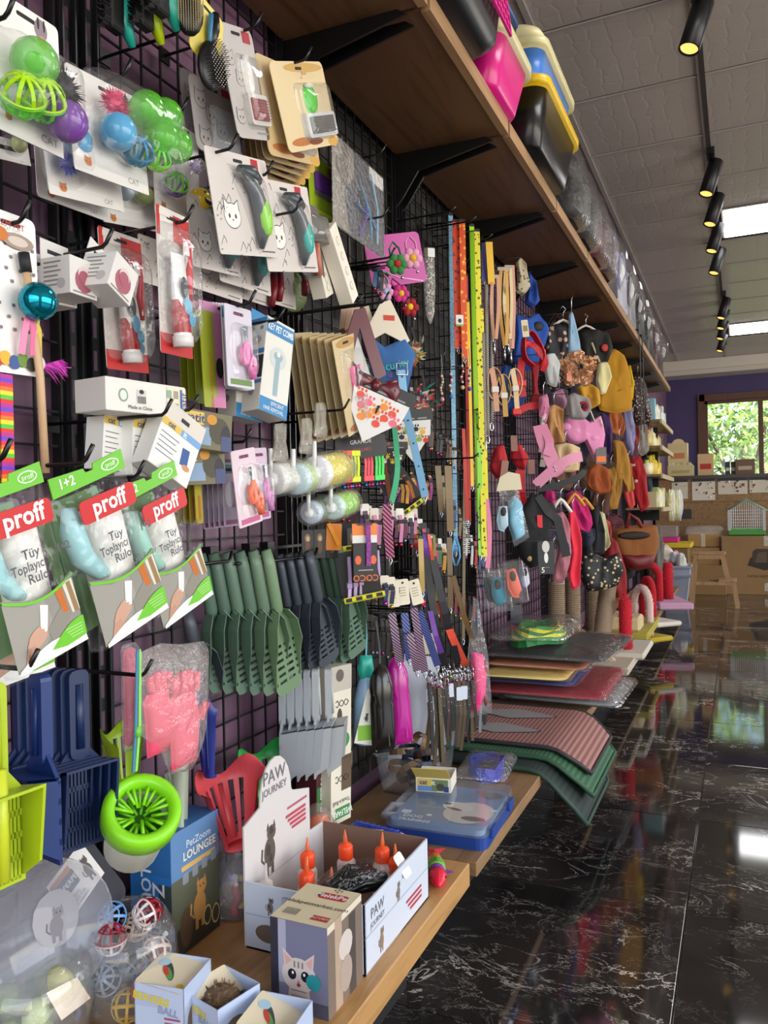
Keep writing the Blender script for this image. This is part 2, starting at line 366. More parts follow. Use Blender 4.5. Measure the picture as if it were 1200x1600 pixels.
 # black marble floor
def fm(n,l,b):
 tc=n.new('ShaderNodeTexCoord');oi=n.new('ShaderNodeObjectInfo')
 mu=n.new('ShaderNodeVectorMath');mu.operation='MULTIPLY_ADD';mu.inputs[1].default_value=(37,37,37)
 cb=n.new('ShaderNodeCombineXYZ');l.new(oi.outputs['Random'],cb.inputs[0]);l.new(oi.outputs['Random'],cb.inputs[2])
 l.new(cb.outputs[0],mu.inputs[0]);l.new(tc.outputs['Object'],mu.inputs[2])
 def ridge(scale,width,det,dist,rot):
  mp=n.new('ShaderNodeMapping');mp.inputs['Rotation'].default_value=(0,0,rot);mp.inputs['Scale'].default_value=(1,1.7,1);l.new(mu.outputs[0],mp.inputs['Vector'])
  z=n.new('ShaderNodeTexNoise');z.inputs['Scale'].default_value=scale;z.inputs['Detail'].default_value=det;z.inputs['Distortion'].default_value=dist;z.inputs['Roughness'].default_value=.55
  l.new(mp.outputs[0],z.inputs['Vector']);z.inputs['Roughness'].default_value=.64
  s_=n.new('ShaderNodeMath');s_.operation='SUBTRACT';s_.inputs[1].default_value=.5;l.new(z.outputs['Fac'],s_.inputs[0])
  a_=n.new('ShaderNodeMath');a_.operation='ABSOLUTE';l.new(s_.outputs[0],a_.inputs[0])
  mr=n.new('ShaderNodeMapRange');mr.inputs['From Max'].default_value=width;mr.inputs['To Min'].default_value=1;mr.inputs['To Max'].default_value=0;l.new(a_.outputs[0],mr.inputs['Value']);return mr.outputs[0]
 def mask(scale,lo,hi):
  z=n.new('ShaderNodeTexNoise');z.inputs['Scale'].default_value=scale;z.inputs['Detail'].default_value=2;l.new(mu.outputs[0],z.inputs['Vector'])
  mr=n.new('ShaderNodeMapRange');mr.inputs['From Min'].default_value=lo;mr.inputs['From Max'].default_value=hi;l.new(z.outputs['Fac'],mr.inputs['Value']);return mr.outputs[0]
 def mul(a,c):
  x=n.new('ShaderNodeMath');x.operation='MULTIPLY';l.new(a,x.inputs[0])
  if hasattr(c,'is_linked'):l.new(c,x.inputs[1])
  else:x.inputs[1].default_value=c
  return x.outputs[0]
 v1=mul(ridge(2.8,.007,7,.7,.5),mask(3,.47,.62));v2=mul(mul(ridge(6.5,.009,6,.9,-.6),mask(4.5,.42,.6)),.6);v3=mul(mul(ridge(14,.02,3,.6,1.1),mask(6,.45,.65)),.3)
 base=ramp(n,[(.35,'#1b191a'),(.7,'#37322f')]);z=n.new('ShaderNodeTexNoise');z.inputs['Scale'].default_value=3;z.inputs['Detail'].default_value=6;l.new(mu.outputs[0],z.inputs['Vector']);l.new(z.outputs['Fac'],base.inputs[0])
 c=mix(n,l,v3,base.outputs[0],hexc('#8a8580'));c=mix(n,l,v2,c,hexc('#b5afa6'));c=mix(n,l,v1,c,hexc('#e6dfd3'))
 l.new(c,b.inputs['Base Color']);b.inputs['Specular IOR Level'].default_value=.75
MARBLE=ramp_mat('black_veined_marble',fm,.06)
w=MB();w.box(-.12,X1+.12,Y0-.1,Y1+.1,-.1,-.008,m('#4a463f',.6));floor=struct('floor',w)
t0=None
for i in range(-2,9):
 for j in range(-8,18):
  if t0 is None:t0=MB().box(-.2985,.2985,-.2865,.2865,-.008,0,MARBLE,b=.0012).build('marble_tile',floor);o=t0
  else:o=t0.copy();COL.objects.link(o);o.parent=floor
  o.location=(.79+.6*i+.3,1.961+.576*j+.288,0)
  # window with timber frame and trees outside
WF=wood('#5b3a26','#452a1b',2,.5);q=struct('window_1',MB().box(WX0-.07,WX1+.07,Y1-.04,Y1+.02,WZ1,WZ1+.09,WF))
MB().box(WX0-.09,WX0,Y1-.04,Y1+.02,WZ0-.1,WZ1+.09,WF).build('frame_jamb',q);MB().box(WX1,WX1+.09,Y1-.04,Y1+.02,WZ0-.1,WZ1+.09,WF).build('frame_jamb',q)
MB().box(WX0,WX0+.035,Y1,Y1+.05,WZ0,WZ1,WF).build('sash_stile',q);MB().box(1.165,1.225,Y1-.01,Y1+.05,WZ0,WZ1,WF).build('sash_stile',q)
MB().box(WX0,WX1,Y1,Y1+.05,WZ1-.04,WZ1,WF).build('sash_rail',q);MB().box(WX0,WX1,Y1,Y1+.05,WZ0,WZ0+.05,WF).build('sash_rail',q)
GL=film('#e8f4ee',.02,.02,0,1,.6)
for a,b in((WX0+.035,1.165),(1.225,WX1)):MB().box(a,b,Y1+.02,Y1+.026,WZ0+.05,WZ1-.04,GL).build('pane',q)
w=MB();w.box(-30,30,Y1+.2,60,-.4,-.3,m('#7d8a52',.9,var=.3,bs=2));struct('ground_outside',w)
w=MB();w.box(-30,30,-40,Y0-.2,-.2,-.1,m('#a59d90',.9));w.box(X1+.2,30,-40,60,-.25,-.15,m('#a59d90',.9));struct('pavement',w)
LEAF=[m('#8fb14a',.6),m('#6e9440',.6),m('#a9c063',.6)]
def tree(c,R,h,n,lab,seed):
 rnd=random.Random(seed);t=thing('tree',lab,'tree',TR(*c));mb=MB();tr=MB()
 tr.tube([(0,0,0),(.05,0,h*.5),(0,.05,h)],.08,m('#5a4634',.9),8,rads=[.1,.08,.05])
 for k in range(5):a=k*1.3;tr.tube([(0,0,h*.55),(R*.6*cos(a),R*.6*sin(a),h*.8+.2*k)],.03,m('#5a4634',.9),5)
 tr.build('trunk',t)
 for _ in range(n):
  d=V((rnd.gauss(0,1),rnd.gauss(0,1),rnd.gauss(0,1))).normalized()*R*(rnd.random()**.4);p=V((0,0,h))+V((d.x,d.y,d.z*1.15));s=rnd.uniform(.05,.10)
  e=V((rnd.gauss(0,1),rnd.gauss(0,1),rnd.gauss(0,1))).normalized();g=e.orthogonal().normalized()*s*.45;e=e*s
  mb.add([p-e,p+g,p+e,p-g],[(0,1,2,3)],rnd.choice(LEAF))
 mb.build('leaves',t,kind='stuff')
tree((1.0,14.6,-.3),1.3,2.3,2600,'leafy light green tree filling the left window pane',1)
tree((4.2,17.2,-.3),1.5,2.4,2000,'leafy tree outside behind the window mullion on the right',2)
tree((-1.0,17.5,-.3),1.6,2.6,1500,'distant leafy tree behind the left edge of the window',3)
# slotted uprights, grid panels
UP=[.90+.615*k for k in range(-3,13)]
ORD=['out of frame far behind the camera','out of frame beside the camera','just outside the left edge','first from the left edge','second from the left edge','third from the left edge','fourth from the left edge','fifth from the left edge','sixth from the left edge','seventh from the left edge','eighth from the left edge','ninth from the left edge','tenth from the left edge','eleventh from the left edge','twelfth from the left edge','thirteenth and farthest']
ups=None
for k,y in enumerate(UP):
 if k==0:
  q=thing('slotted_upright','','shelf upright',TR(0,y,0))
  c=MB();c.box(.001,.022,-.040,.040,.05,2.86,BLACK);c.build('back_plate',q)
  for s in(-1,1):
   c=MB()
   for a in(.010,.034):c.box(.022,.034,s*a-.0015,s*a+.0015,.05,2.86,m('#17171a',.25))
   c.box(.022,.0265,s*.022-.011,s*.022+.011,.05,2.86,BLACK);c.build('channel',q)
  SL=m('#5b3f56',.5);c=MB()
  for i in range(54):
   for s in(-1,1):c.box(.0265,.0272,s*.022-.0035,s*.022+.0035,.12+i*.05,.15+i*.05,SL)
  c.build('slots',q,kind='stuff');ups=q
 else:q=copy_tree(ups,None,TR(0,y,0))
 q['group']='slotted uprights on the goods wall';q['label']='black slotted metal wall upright, '+ORD[k]
ups.matrix_world=TR(0,UP[0],0)
GRD=m('#0a090a',.45)
PANEL0=None
for k in range(len(UP)-1):
 y=UP[k]+.045;M_=TR(.022,y,0)
 if PANEL0 is None:
  q=thing('wire_grid_panel','','grid panel',M_);c=MB()
  for i in range(50):c.box(-.0017,.0017,0,.525,.30+i*.05-.0017,.30+i*.05+.0017,GRD)
  c.build('horizontal_wires',q,kind='stuff');c=MB()
  for i in range(12):c.box(.0017,.0051,i*.0477-.0017,i*.0477+.0017,.29,2.80,GRD)
  c.build('vertical_wires',q,kind='stuff');PANEL0=q
 else:q=copy_tree(PANEL0,None,M_)
 q['group']='wire grid panels on the goods wall';q['label']='black wire grid wall panel between uprights, '+ORD[k]
def dk(n,l,b):
 tc=n.new('ShaderNodeTexCoord');mp=n.new('ShaderNodeMapping');mp.inputs['Scale'].default_value=(40,40,6);l.new(tc.outputs['Object'],mp.inputs['Vector'])
 z=n.new('ShaderNodeTexNoise');z.inputs['Scale'].default_value=1.2;z.inputs['Detail'].default_value=7;l.new(mp.outputs[0],z.inputs['Vector'])
 r=ramp(n,[(.5,'#0b0a0a'),(.62,'#2b251e'),(.7,'#7a7060')]);l.new(z.outputs['Fac'],r.inputs[0]);l.new(r.outputs[0],b.inputs['Base Color'])
DARKB=ramp_mat('dark_bark_board',dk,.6)
w=MB();w.box(.001,.008,UP[4]+.05,UP[6]-.05,.25,2.8,DARKB);struct('wall_lining',w)
# long timber shelf on brackets
SH=wood('#6b4c33','#51371f',1,.45);SHE=wood('#a98560','#8c6a48',1,.5)
XF,ZS=.36,1.973
for k in range(1,14):
 y=UP[k];q=thing('shelf_board','timber shelf board between two black brackets above the goods, %s'%['','nearest and out of frame','nearest behind the camera','first, cut by the top edge','second from the camera','third from the camera','fourth from the camera','fifth from the camera','sixth from the camera','seventh from the camera','eighth from the camera','ninth from the camera','tenth from the camera','eleventh from the camera','last one far away'][k],'shelf',TR(0,y,ZS))
 MB().box(.03,XF-.02,.008,.607,0,.018,SH).build('board',q)
 MB().box(XF-.02,XF,.008,.607,-.004,.036,SHE).build('front_edge',q)
for k in range(1,14):
 q=thing('shelf_bracket','black steel bracket under the timber shelf, '+ORD[k],'bracket',TR(0,UP[k],ZS),'brackets under the long shelf')
 for s in(-1,1):
  MB().add([(.02,s*.022-.003,0),(.30,s*.022-.003,-.005),(.32,s*.022-.003,-.02),(.10,s*.022-.003,-.06),(.05,s*.022-.003,-.13),(.02,s*.022-.003,-.16),(.02,s*.022+.003,0),(.30,s*.022+.003,-.005),(.32,s*.022+.003,-.02),(.10,s*.022+.003,-.06),(.05,s*.022+.003,-.13),(.02,s*.022+.003,-.16)],[(0,1,2,3,4,5),(11,10,9,8,7,6)]+[(i,i+6,(i+1)%6+6,(i+1)%6)for i in range(6)],BLACK).build('arm',q)
  # low timber platforms
PW=wood('#b98d58','#94693a',1,.42);PW2=wood('#8f6f4c','#6f5233',1,.5)
q=thing('display_platform','thick oak platform in front carrying the small boxes','platform',TR(0,0,0))
MB().box(.032,.43,-.9,1.46,.215,.26,PW,b=.002).build('top_board',q)
MB().box(.032,.30,-.9,1.44,0,.215,m('#15110f',.7)).build('base',q)
q=thing('display_platform','lower oak platform under the bone-print mat and blue case','platform',TR(0,0,0))
MB().box(.032,.415,1.55,2.9,.19,.22,PW2,b=.002).build('top_board',q);MB().box(.032,.28,1.56,2.9,0,.19,m('#15110f',.7)).build('base',q)
q=thing('display_platform','long oak platform under the scratching posts and stacked mats','platform',TR(0,0,0))
MB().box(.032,.40,2.93,7.7,.16,.19,PW2,b=.002).build('top_board',q);MB().box(.032,.28,2.93,7.7,0,.16,m('#15110f',.7)).build('base',q)
# track spotlights
SPB=m('#101014',.35);SPG=m('#ffd070',.3,em=1.3)
def spot(x,y,k,lab):
 t=thing('track_spotlight',lab,'spotlight',TR(x,y,ZC))
 MB().box(-.02,.02,-.05,.05,-.035,0,SPB).build('adapter',t)
 MB().tube([(0,0,-.03),(0,0,-.075)],.007,SPB).build('stem',t)
 T=TR(.0,.0,-.15)@RY(math.radians(16))@RX(math.radians(90-12))@Matrix.Scale(1.3,4)
 c=MB();c.lathe([(.0,.075),(.029,.075),(.030,.073),(.030,-.075),(.026,-.076),(.025,-.066)],SPB,20,T);c.build('barrel',t)
 c=MB();c.lathe([(.0255,-.07),(.012,-.058),(0,-.056)],SPG,16,T);c.build('lens',t)
L=['nearest the camera, at the top edge','first of the group of four by the light panel','second of the group of four by the light panel','third of the group of four by the light panel','fourth of the group of four by the light panel','first of the far group of four','second of the far group of four','third of the far group of four','last of the far group of four']
SPU=[(1088,40),(1111,278),(1116,328),(1118,372),(1121,408),(1131,482),(1130,499),(1129,516),(1128,536)]
for k,(u,v)in enumerate(SPU):
 p=PZ(ZC-.15,u,v);spot(p.x,p.y,k,'black cylinder track spotlight, '+L[k])
q=thing('lighting_track','thin dark ceiling track carrying the cylinder spotlights','track',TR(0,0,0));MB().box(.79,.81,2.0,10.5,ZC-.006,ZC-.001,m('#3a3735',.5)).build('rail',q)
# GOODS: shared builders
HK=m('#0a0a0b',.3)
HL=iter('the leftmost ball pack|the pink and blue ball pack|the laughing-face ball pack|the square brush at the top|the spotted wand pack|the small white hang boxes|the red pad slicker card|the green slicker card|the deep slicker cards|the small carton and harness bag|the kitten harness bag|the lime deshedding card|the teal deshedding card|the hooded grey brush|the right toothpaste pack|the pink scissors cards|the tall comb cartons|the bow tie row|the tan grooming cards|the paw bandanas|the tipped cat carton|the open cat carton|the orange scissors card|the left lint roller pack|the middle lint roller pack|the right lint roller pack|the blue litter scoops|the paw cleaner cup|the pale blue long lead|the lime long lead|the chain leads|the tan leather collars|the petal collars|the green flower collar|the dark red flower collar|the blue bandana'.split('|'))
def hook(xt,u,v,tip=.02,up=1):
 p=PX(xt,u,v);t=thing('wire_hook','black wire display hook carrying '+next(HL),'hook',fr((.03,p.y,p.z)),'wire hooks on the grid wall')
 MB().tube([(0,0,0),(0,0,xt-.035),(0,.004,xt-.029),(0,tip,xt-.018)],.0026,HK,6).build('rod',t)
 MB().box(-.012,.012,-.012,.012,-.004,.0,HK).build('back_plate',t);return t
def card(name,label,cat,A,col,group=None,r=.006,hole=True,th=.0014,mat=None):
 M_,W_,H_=hg(*A);t=thing(name,label,cat,M_,group)
 MB().prism(rrect(-W_/2,W_/2,-H_,0,min(r,W_/4)),0,th,mat or m(col,.45)).build('card',t)
 if hole:MB().prism(rrect(-.013,.013,-.014,-.009,.002,2),th*.5,th+.0003,m('#2a2626',.8)).build('hang_slot',t)
 return t,W_,H_
def blob(rnd,poly):return poly
def star(cx,cy,r,n=5,k=.45,a=PI/2):return[(cx+(r if i%2==0 else r*k)*cos(a+PI*i/n),cy+(r if i%2==0 else r*k)*sin(a+PI*i/n))for i in range(2*n)]
INK=m('#26232a',.6)
def cathead(mb,x,y,r,z,col='#efe8e2',ink=True):
 c=m(col,.6)
 if ink:
  mb.disc(x,y,r*1.05,r*.88,z,INK,16)
  for s in(-1,1):mb.flat([(x+s*r*.95,y+r*.25),(x+s*r*.9,y+r*1.15),(x+s*r*.25,y+r*.75)],z,INK)
  z+=.0001
 mb.disc(x,y,r,r*.82,z,c,16)
 for s in(-1,1):
  mb.flat([(x+s*r*.85,y+r*.3),(x+s*r*.83,y+r*1.05),(x+s*r*.3,y+r*.7)],z,c)
  mb.disc(x+s*r*.38,y-r*.02,r*.12,r*.17,z+.0001,INK,8)
 mb.disc(x,y-r*.28,r*.1,r*.07,z+.0001,m('#b0304a',.6),8)
def animal(mb,x,y,s,z,col,spots=None,lie=False):
 """little side-view picture of a cat or dog"""
 c=m(col,.7)
 if not lie:
  mb.disc(x,y,s*.34,s*.5,z,c,16);mb.disc(x+s*.12,y+s*.62,s*.27,s*.25,z,c,14)
  for q in(-.1,.28):mb.flat([(x+s*(q-.08),y+s*.75),(x+s*(q+.1),y+s*.75),(x+s*(q+.02),y+s*1.0)],z,c)
  for q in(-.18,.14):mb.rect(x+s*(q-.07),x+s*(q+.09),y-s*.75,y-s*.2,z,c)
  mb.tube([(x-s*.3,y-s*.3,z),(x-s*.5,y-s*.1,z),(x-s*.45,y+s*.25,z)],s*.04,c,4)
  for q in(.03,.22):mb.disc(x+s*q,y+s*.65,s*.035,s*.045,z+.0001,INK,6)
 else:
  mb.disc(x,y,s*.7,s*.42,z,c,18);mb.disc(x+s*.55,y-s*.18,s*.32,s*.28,z,c,14)
  for q in(.4,.7):mb.flat([(x+s*(q-.09),y-s*.02),(x+s*(q+.09),y-s*.02),(x+s*q,y+s*.22)],z,c)
 if spots:
  for(dx,dy,r)in((-.1,.1,.14),(.05,-.2,.1),(.1,.7,.1)):mb.disc(x+s*dx,y+s*dy,s*r,s*r*1.4,z+.0001,m(spots,.7),10)
def ball_solid(t,c,r,col,name='ball',face=None,rough=.18):
 b=MB().ell(c,r,m(col,rough),18).build(name,t)
 if face:
  q=MB()
  for s in(-1,1):q.ell((c[0]+s*r*.38,c[1]+r*.38,c[2]+r*.80),(r*.17,r*.12,r*.06),INK,8)
  q.ell((c[0],c[1]-r*.25,c[2]+r*.86),(r*.55,r*.3,r*.09),INK,12);q.ell((c[0],c[1]-r*.15,c[2]+r*.92),(r*.42,r*.12,r*.06),WHITE,10);q.build('face_print',b)
 return b
def ball_tinsel(t,c,r,col,seed=1):
 rnd=random.Random(seed);q=MB();mt=m(col,.2,.7);dk=m(col,.5)
 q.ell(c,r*.55,dk,10)
 for _ in range(170):
  d=V((rnd.gauss(0,1),rnd.gauss(0,1),rnd.gauss(0,1))).normalized();o=d.orthogonal().normalized()*r*.08;p=V(c)
  q.add([p+d*r*.4-o,p+d*r*.4+o,p+d*r*rnd.uniform(.85,1.08)],[(0,1,2)],rnd.choice([mt,dk]))
 return q.build('tinsel_ball',t)
def ball_lattice(t,c,r,col,col2=None,T=None,n=8,w=.09,name='lattice_ball',top=None):
 """open ball of ribs; two halves may differ in colour"""
 q=MB();T=T or Matrix.Identity(4);T=TR(*c)@T
 for h,cc in((1,col),(-1,col2 or col)):
  mt=m(cc,.25)
  for k in range(n):
   a=2*PI*k/n;q.strap([(r*cos(a)*sin(p),h*r*cos(p),r*sin(a)*sin(p))for p in(.12,.45,.8,1.15,PI/2)],r*w*2,mt,r*.06,(-sin(a),0,cos(a)),T)
  q.tube([(r*.13*cos(a),h*r*.985,r*.13*sin(a))for a in[2*PI*i/8 for i in range(8)]],r*.08,mt,5,True,T=T)
  q.tube([(r*cos(a),h*r*.05,r*sin(a))for a in[2*PI*i/18 for i in range(18)]],r*.07,mt,5,True,T=T)
  if top:q.tube([(r*.72*cos(a),h*r*.69,r*.72*sin(a))for a in[2*PI*i/16 for i in range(16)]],r*.055,mt,4,True,T=T)
 return q.build(name,t)
JEL=lambda h:film(h,.5,.05,.0,1,.5)
def ball_card(label,A,balls,head='#d8b7c4',grp=None,cl='CAT',toonear=None):
 t,W_,H_=card('cat_toy_ball_pack',label,'cat toy',A,'#e9e6e2',grp)
 q=MB();q.rect(-W_/2,W_/2,-H_,-H_*.86,.0016,m('#dedbd6',.5));q.disc(W_*.22,-H_*.10,W_*.10,H_*.08,.0017,m('#8d7f86',.7));q.disc(W_*.24,-H_*.19,W_*.07,H_*.05,.0017,m('#c9858f',.7));q.disc(W_*.18,-H_*.06,W_*.02,H_*.05,.0018,INK,6);q.disc(W_*.27,-H_*.06,W_*.02,H_*.05,.0018,INK,6)
 cathead(q,-W_*.32,-H_*.88,W_*.05,.0018,'#c77b46',False);q.build('print',t)
 text(cl,H_*.085,m('#8a8a8a',.6),t,W_*.28,-H_*.92,.0019)
 for k,(kind,x,y,r,col,*e)in enumerate(balls):
  c=(x*W_,-y*H_,.004+r)
  if kind=='s':ball_solid(t,c,r,col,face=(e[0]if e else None))
  elif kind=='t':ball_tinsel(t,c,r,col,k+3)
  elif kind=='l':ball_lattice(t,c,r,col,e[0]if e else None,RZ(.7)@RX(.8),9)
  elif kind=='j':MB().ell(c,r,JEL(col),16).build('translucent_ball',t);MB().ell(c,r*.45,m(col,.4),8).build('ball_core',t)
 bl=MB();xs=[b[1]*W_ for b in balls];ys=[-b[2]*H_ for b in balls];rr=max(b[3]for b in balls)
 bl.pillow(rrect(min(xs)-rr*1.2,max(xs)+rr*1.2,min(ys)-rr*1.2,max(ys)+rr*1.2,rr*.8),rr*2.15,film('#ffffff',.04,.06,.25,40,.35),.0016,back=.0);bl.build('blister',t)
 return t
 # ball packs, upper left
GN,LM,PU,BLU='#5fd21f','#a8d818','#7b4aa0','#5aa3cf'
ball_card('ball pack at the left edge with lime, black tinsel and purple balls',(.19,38,12,48,225,105),[('j',-.18,.50,.026,GN),('l',-.06,.73,.024,LM,GN),('t',.24,.58,.026,'#1c2120'),('s',.30,.80,.024,PU),('l',-.36,.78,.024,LM,GN)])
ball_card('ball pack with pink, blue and many green balls, front and centre',(.17,162,128,177,286,118),[('t',-.10,.30,.022,'#d23f6e'),('s',-.10,.57,.024,BLU),('l',.20,.66,.020,'#2b7fa5'),('j',.35,.20,.025,GN),('j',.62,.18,.025,GN),('j',.52,.44,.026,GN),('j',.74,.44,.025,GN),('l',.50,.64,.018,GN,'#9be03a')])
ball_card('ball pack with red tinsel and a yellow laughing-face ball',(.11,274,190,278,352,70),[('t',-.30,.42,.017,'#b3152c'),('l',-.28,.70,.019,GN,PU),('s',.26,.72,.019,'#e2bd1c',1),('t',.22,.40,.015,'#c9b8d8')])
ball_card('ball pack tucked behind the green balls, showing a pale blue ball',(.13,122,196,138,318,120),[('s',-.28,.36,.022,BLU),('t',-.36,.62,.018,'#5b63c4')],grp=None)
ball_card('ball pack behind, lowest and darkest, with a yellow ball',(.10,110,232,116,328,110),[('s',-.2,.3,.016,'#c9a53c')])
ball_card('ball pack half hidden in the row under the upright',(.08,196,285,206,355,90),[('j',.1,.3,.016,'#9fae5a'),('s',-.2,.3,.014,'#8e9aa8')])
ball_card('ball pack peeping out low at the left edge',(.12,8,216,14,252,70),[('s',.1,.3,.01,'#aab27a')])
for h in((.22,12,25),(.20,196,118),(.13,262,205),(.17,278,52)):hook(*h)
t,W_,H_=card('cat_wand_pack','spotted cat wand pack with teal bell and pink ribbons','cat toy',(.20,14,333,26,585,80),'#f2efeb',r=.008)
q=MB();rnd=random.Random(4)
for i in range(9):
 for j in range(4):
  if rnd.random()<.75:cathead(q,-W_*.4+j*W_*.27+(i%2)*W_*.1,-H_*(.2+i*.075),W_*.035,.0016,'#8a7f7c',False)
q.disc(.10*W_,-H_*.17,W_*.32,H_*.05,.0017,m('#a08a7c',.6));q.disc(-.25*W_,-H_*.15,W_*.16,H_*.045,.0018,m('#c8742f',.6));q.disc(.1*W_,-H_*.17,W_*.2,H_*.03,.0018,m('#cdbfb2',.6))
for k,c in enumerate(('#c43c2e','#e8b23a','#3c5a94','#6b8f3a','#33302f','#d6cfc4')):q.disc(W_*(-.42+.17*k),-H_*(.93-.02*(k%2)),W_*.11,H_*.045,.0017+.0001*k,m(c,.6))
q.build('print',t);text('JZM PET',H_*.055,m('#c23a3a',.5),t,.02*W_,-H_*.075,.0018);text('CAT TOYS',H_*.025,m('#9aa3a0',.5),t,.02*W_,-H_*.105,.0018)
b=MB().ell((.18*W_,-.55*H_,.024),.021,m('#0f8aa0',.12,.8),16).build('bell',t);MB().tube([(.18*W_-.02,-.55*H_,.028),(.18*W_+.02,-.55*H_,.028)],.0016,m('#0a4a58',.3)).build('bell_slot',b)
for k,(dx,c)in enumerate(((-.15,'#e889b0'),(.02,'#e06a9a'),(.12,'#d8b64a'))):MB().strap([(.18*W_,-.58*H_,.012),(.18*W_+dx*W_,-.72*H_,.014),(.18*W_+dx*1.3*W_,-.88*H_,.010)],.008,m(c,.5),.001).build('ribbon',t)
MB().tube([(.12*W_,-.24*H_,.010),(.16*W_,-.36*H_,.010)],.006,BLK2,8).build('handle',t);MB().tube([(.16*W_,-.36*H_,.010),(.34*W_,-1.0*H_,.010),(.36*W_,-1.62*H_,.010)],.0045,wood('#c9a580','#ac8560',1),8).build('stick',t)
hook(.215,35,345)
t=thing('rainbow_streamer','rainbow striped streamer dangling at the left edge beside a stick','cat toy',fr(PX(.20,8,585)))
for k in range(28):
 c=['#b0218a','#6a35c4','#e0243a','#f07018','#f2d21c','#4bc02c','#e0241c'][k%7];MB().box(-.008,.008,-.0045*(k+1),-.0045*k,0,.002,m(c,.4)).build('band',t)
t=thing('feather','magenta feather sticking out behind the wand pack','feather',fr(PX(.13,62,572),roll=.35));q=MB()
for k in range(60):
 s=random.uniform(-1,1);a=k/60;q.add([(.035*a,0,0),(.035*a+.004,.001,0),(.035*a+.02*(1-a*.5),s*.02*(1-.4*a)-.012,random.uniform(-.004,.004))],[(0,1,2)],m(random.choice(['#b3169a','#d42bb8','#8f0f7c']),.6))
q.build('barbs',t);MB().tube([(0,0,0),(.05,-.012,0)],.0008,m('#d84fc0',.5),4).build('quill',t)
for k,(x,u,v,yw,rl,s,lab)in enumerate(((.20,168,438,.12,-.38,.048,'small white hang box tilted to the front of its hook'),(.17,108,438,.05,0,.046,'small white hang box in the middle of the hook'),(.13,76,452,.0,.06,.046,'small white hang box at the back by the upright'))):
 t=thing('small_hang_box',lab,'box',fr(PX(x,u,v),roll=rl)@RY(yw));wm=m('#dcd9d4',.5);h=s*.42
 MB().box(-s/2,s/2,-s/2,s/2,-s/2,s/2,wm,b=.0006).build('carton',t);MB().box(-s/2,s/2,s/2,s/2+.026,-s/2,-s/2+.001,wm).build('hang_tab',t);MB().box(-.012,.012,s/2+.010,s/2+.015,-s/2+.0008,-s/2+.0013,INK).build('tab_slot',t)
 q=MB();q.disc(0,-.004,s*.33,s*.32,s/2+.0003,m('#a5596a',.5));q.disc(0,.004,s*.22,s*.2,s/2+.0005,m('#d9c6c8',.5));q.disc(0,0,s*.2,s*.18,s/2+.0007,m('#a5596a',.5));q.rect(-s*.4,s*.4,-s*.44,-s*.40,s/2+.0003,m('#8a8580',.5));q.build('front_print',t)
 q=MB();T=RY(-PI/2)
 for j in range(6):q.rect(-s*.38,s*(.1 if j%2 else .2),s*(.36-.12*j)-.001,s*(.36-.12*j)+.001,s/2+.0004,m('#8d8a88',.5),T)
 q.disc(s*.2,-s*.22,s*.14,s*.14,s/2+.0004,m('#b9b3b3',.5),T=T);q.build('side_print',t)
hook(.215,165,385)
# brushes at the top
def brush_head(lab,u,v,x,col,kind):
 t=thing('grooming_brush',lab,'brush',fr(PX(x,u,v)))
 if kind=='round':
  MB().ell((0,0,0),(.020,.032,.012),BLACK,16,T=RY(-.9)).build('head',t);q=MB();T=RY(-.9)
  for i in range(12):
   for j in range(18):
    X=(i-5.5)*.0031;Y_=(j-8.5)*.0033
    if(X/.018)**2+(Y_/.03)**2<1:q.tube([(X,Y_,.008),(X*1.15,Y_*1.1,.024)],.0005,m('#d9c9a0',.4),3,T=T)
  q.build('pins',t,kind='stuff')
 else:
  MB().box(-.034,-.008,-.03,.03,-.006,.012,BLK2,b=.003).build('bristle_block',t);q=MB();rnd=random.Random(2)
  for _ in range(200):
   Z_=rnd.uniform(-.005,.011);Y_=rnd.uniform(-.03,.03);q.tube([(-.034,Y_,Z_),(-.046,Y_*1.08,Z_)],.0007,BLACK,3)
  q.build('bristles',t,kind='stuff')
  MB().tube([(.012,.055,.0),(.0,.02,.004),(-.002,-.012,.006),(.012,-.036,.006)],.011,m(col,.35),8,rads=[.009,.012,.012,.005]).build('grip',t)
brush_head('square bristle brush with teal grip at the top edge',192,30,.13,'#1c9c8c','sq')
brush_head('lime green brush with black bristles at the top edge',238,26,.16,'#b4cc12','sq')
brush_head('teal backed brush partly cut by the top edge',262,4,.19,'#1fa08c','sq')
brush_head('round black pin brush at the top edge beside a yellow card',296,22,.21,'','round')
t,W_,H_=card('pin_brush_pack','black oval pin brush hanging on a yellow card','brush',(.20,326,8,318,98,46),'#e3cf5a',r=.012)
MB().disc(.008,-.03,.014,.02,.0016,m('#d9cdb0',.5)).build('print',t)
MB().tube([(.008,-.012,.008),(.006,-.04,.010),(.004,-.072,.010)],.006,m('#1b1b20',.3),8,rads=[.006,.008,.005]).build('handle',t);MB().tube([(-.002,-.02,.008),(-.004,-.045,.010),(0,-.072,.008)],.004,m('#3d7ea8',.4),8).build('handle_stripe',t)
MB().ell((.0,-.105,.012),(.026,.038,.011),BLACK,20).build('head',t);q=MB()
for i in range(11):
 for j in range(14):
  X=(i-5+.5*(j%2))*.0045;Y_=(j-6.5)*.0048
  if(X/.023)**2+(Y_/.034)**2<1:q.tube([(X,-.105+Y_,.02),(X*1.05,-.105+Y_*1.05,.034)],.0005,BLACK,3);q.ell((X*1.05,-.105+Y_*1.05,.034),.0009,m('#d8d2c0',.3),4)
q.build('pins',t,kind='stuff')
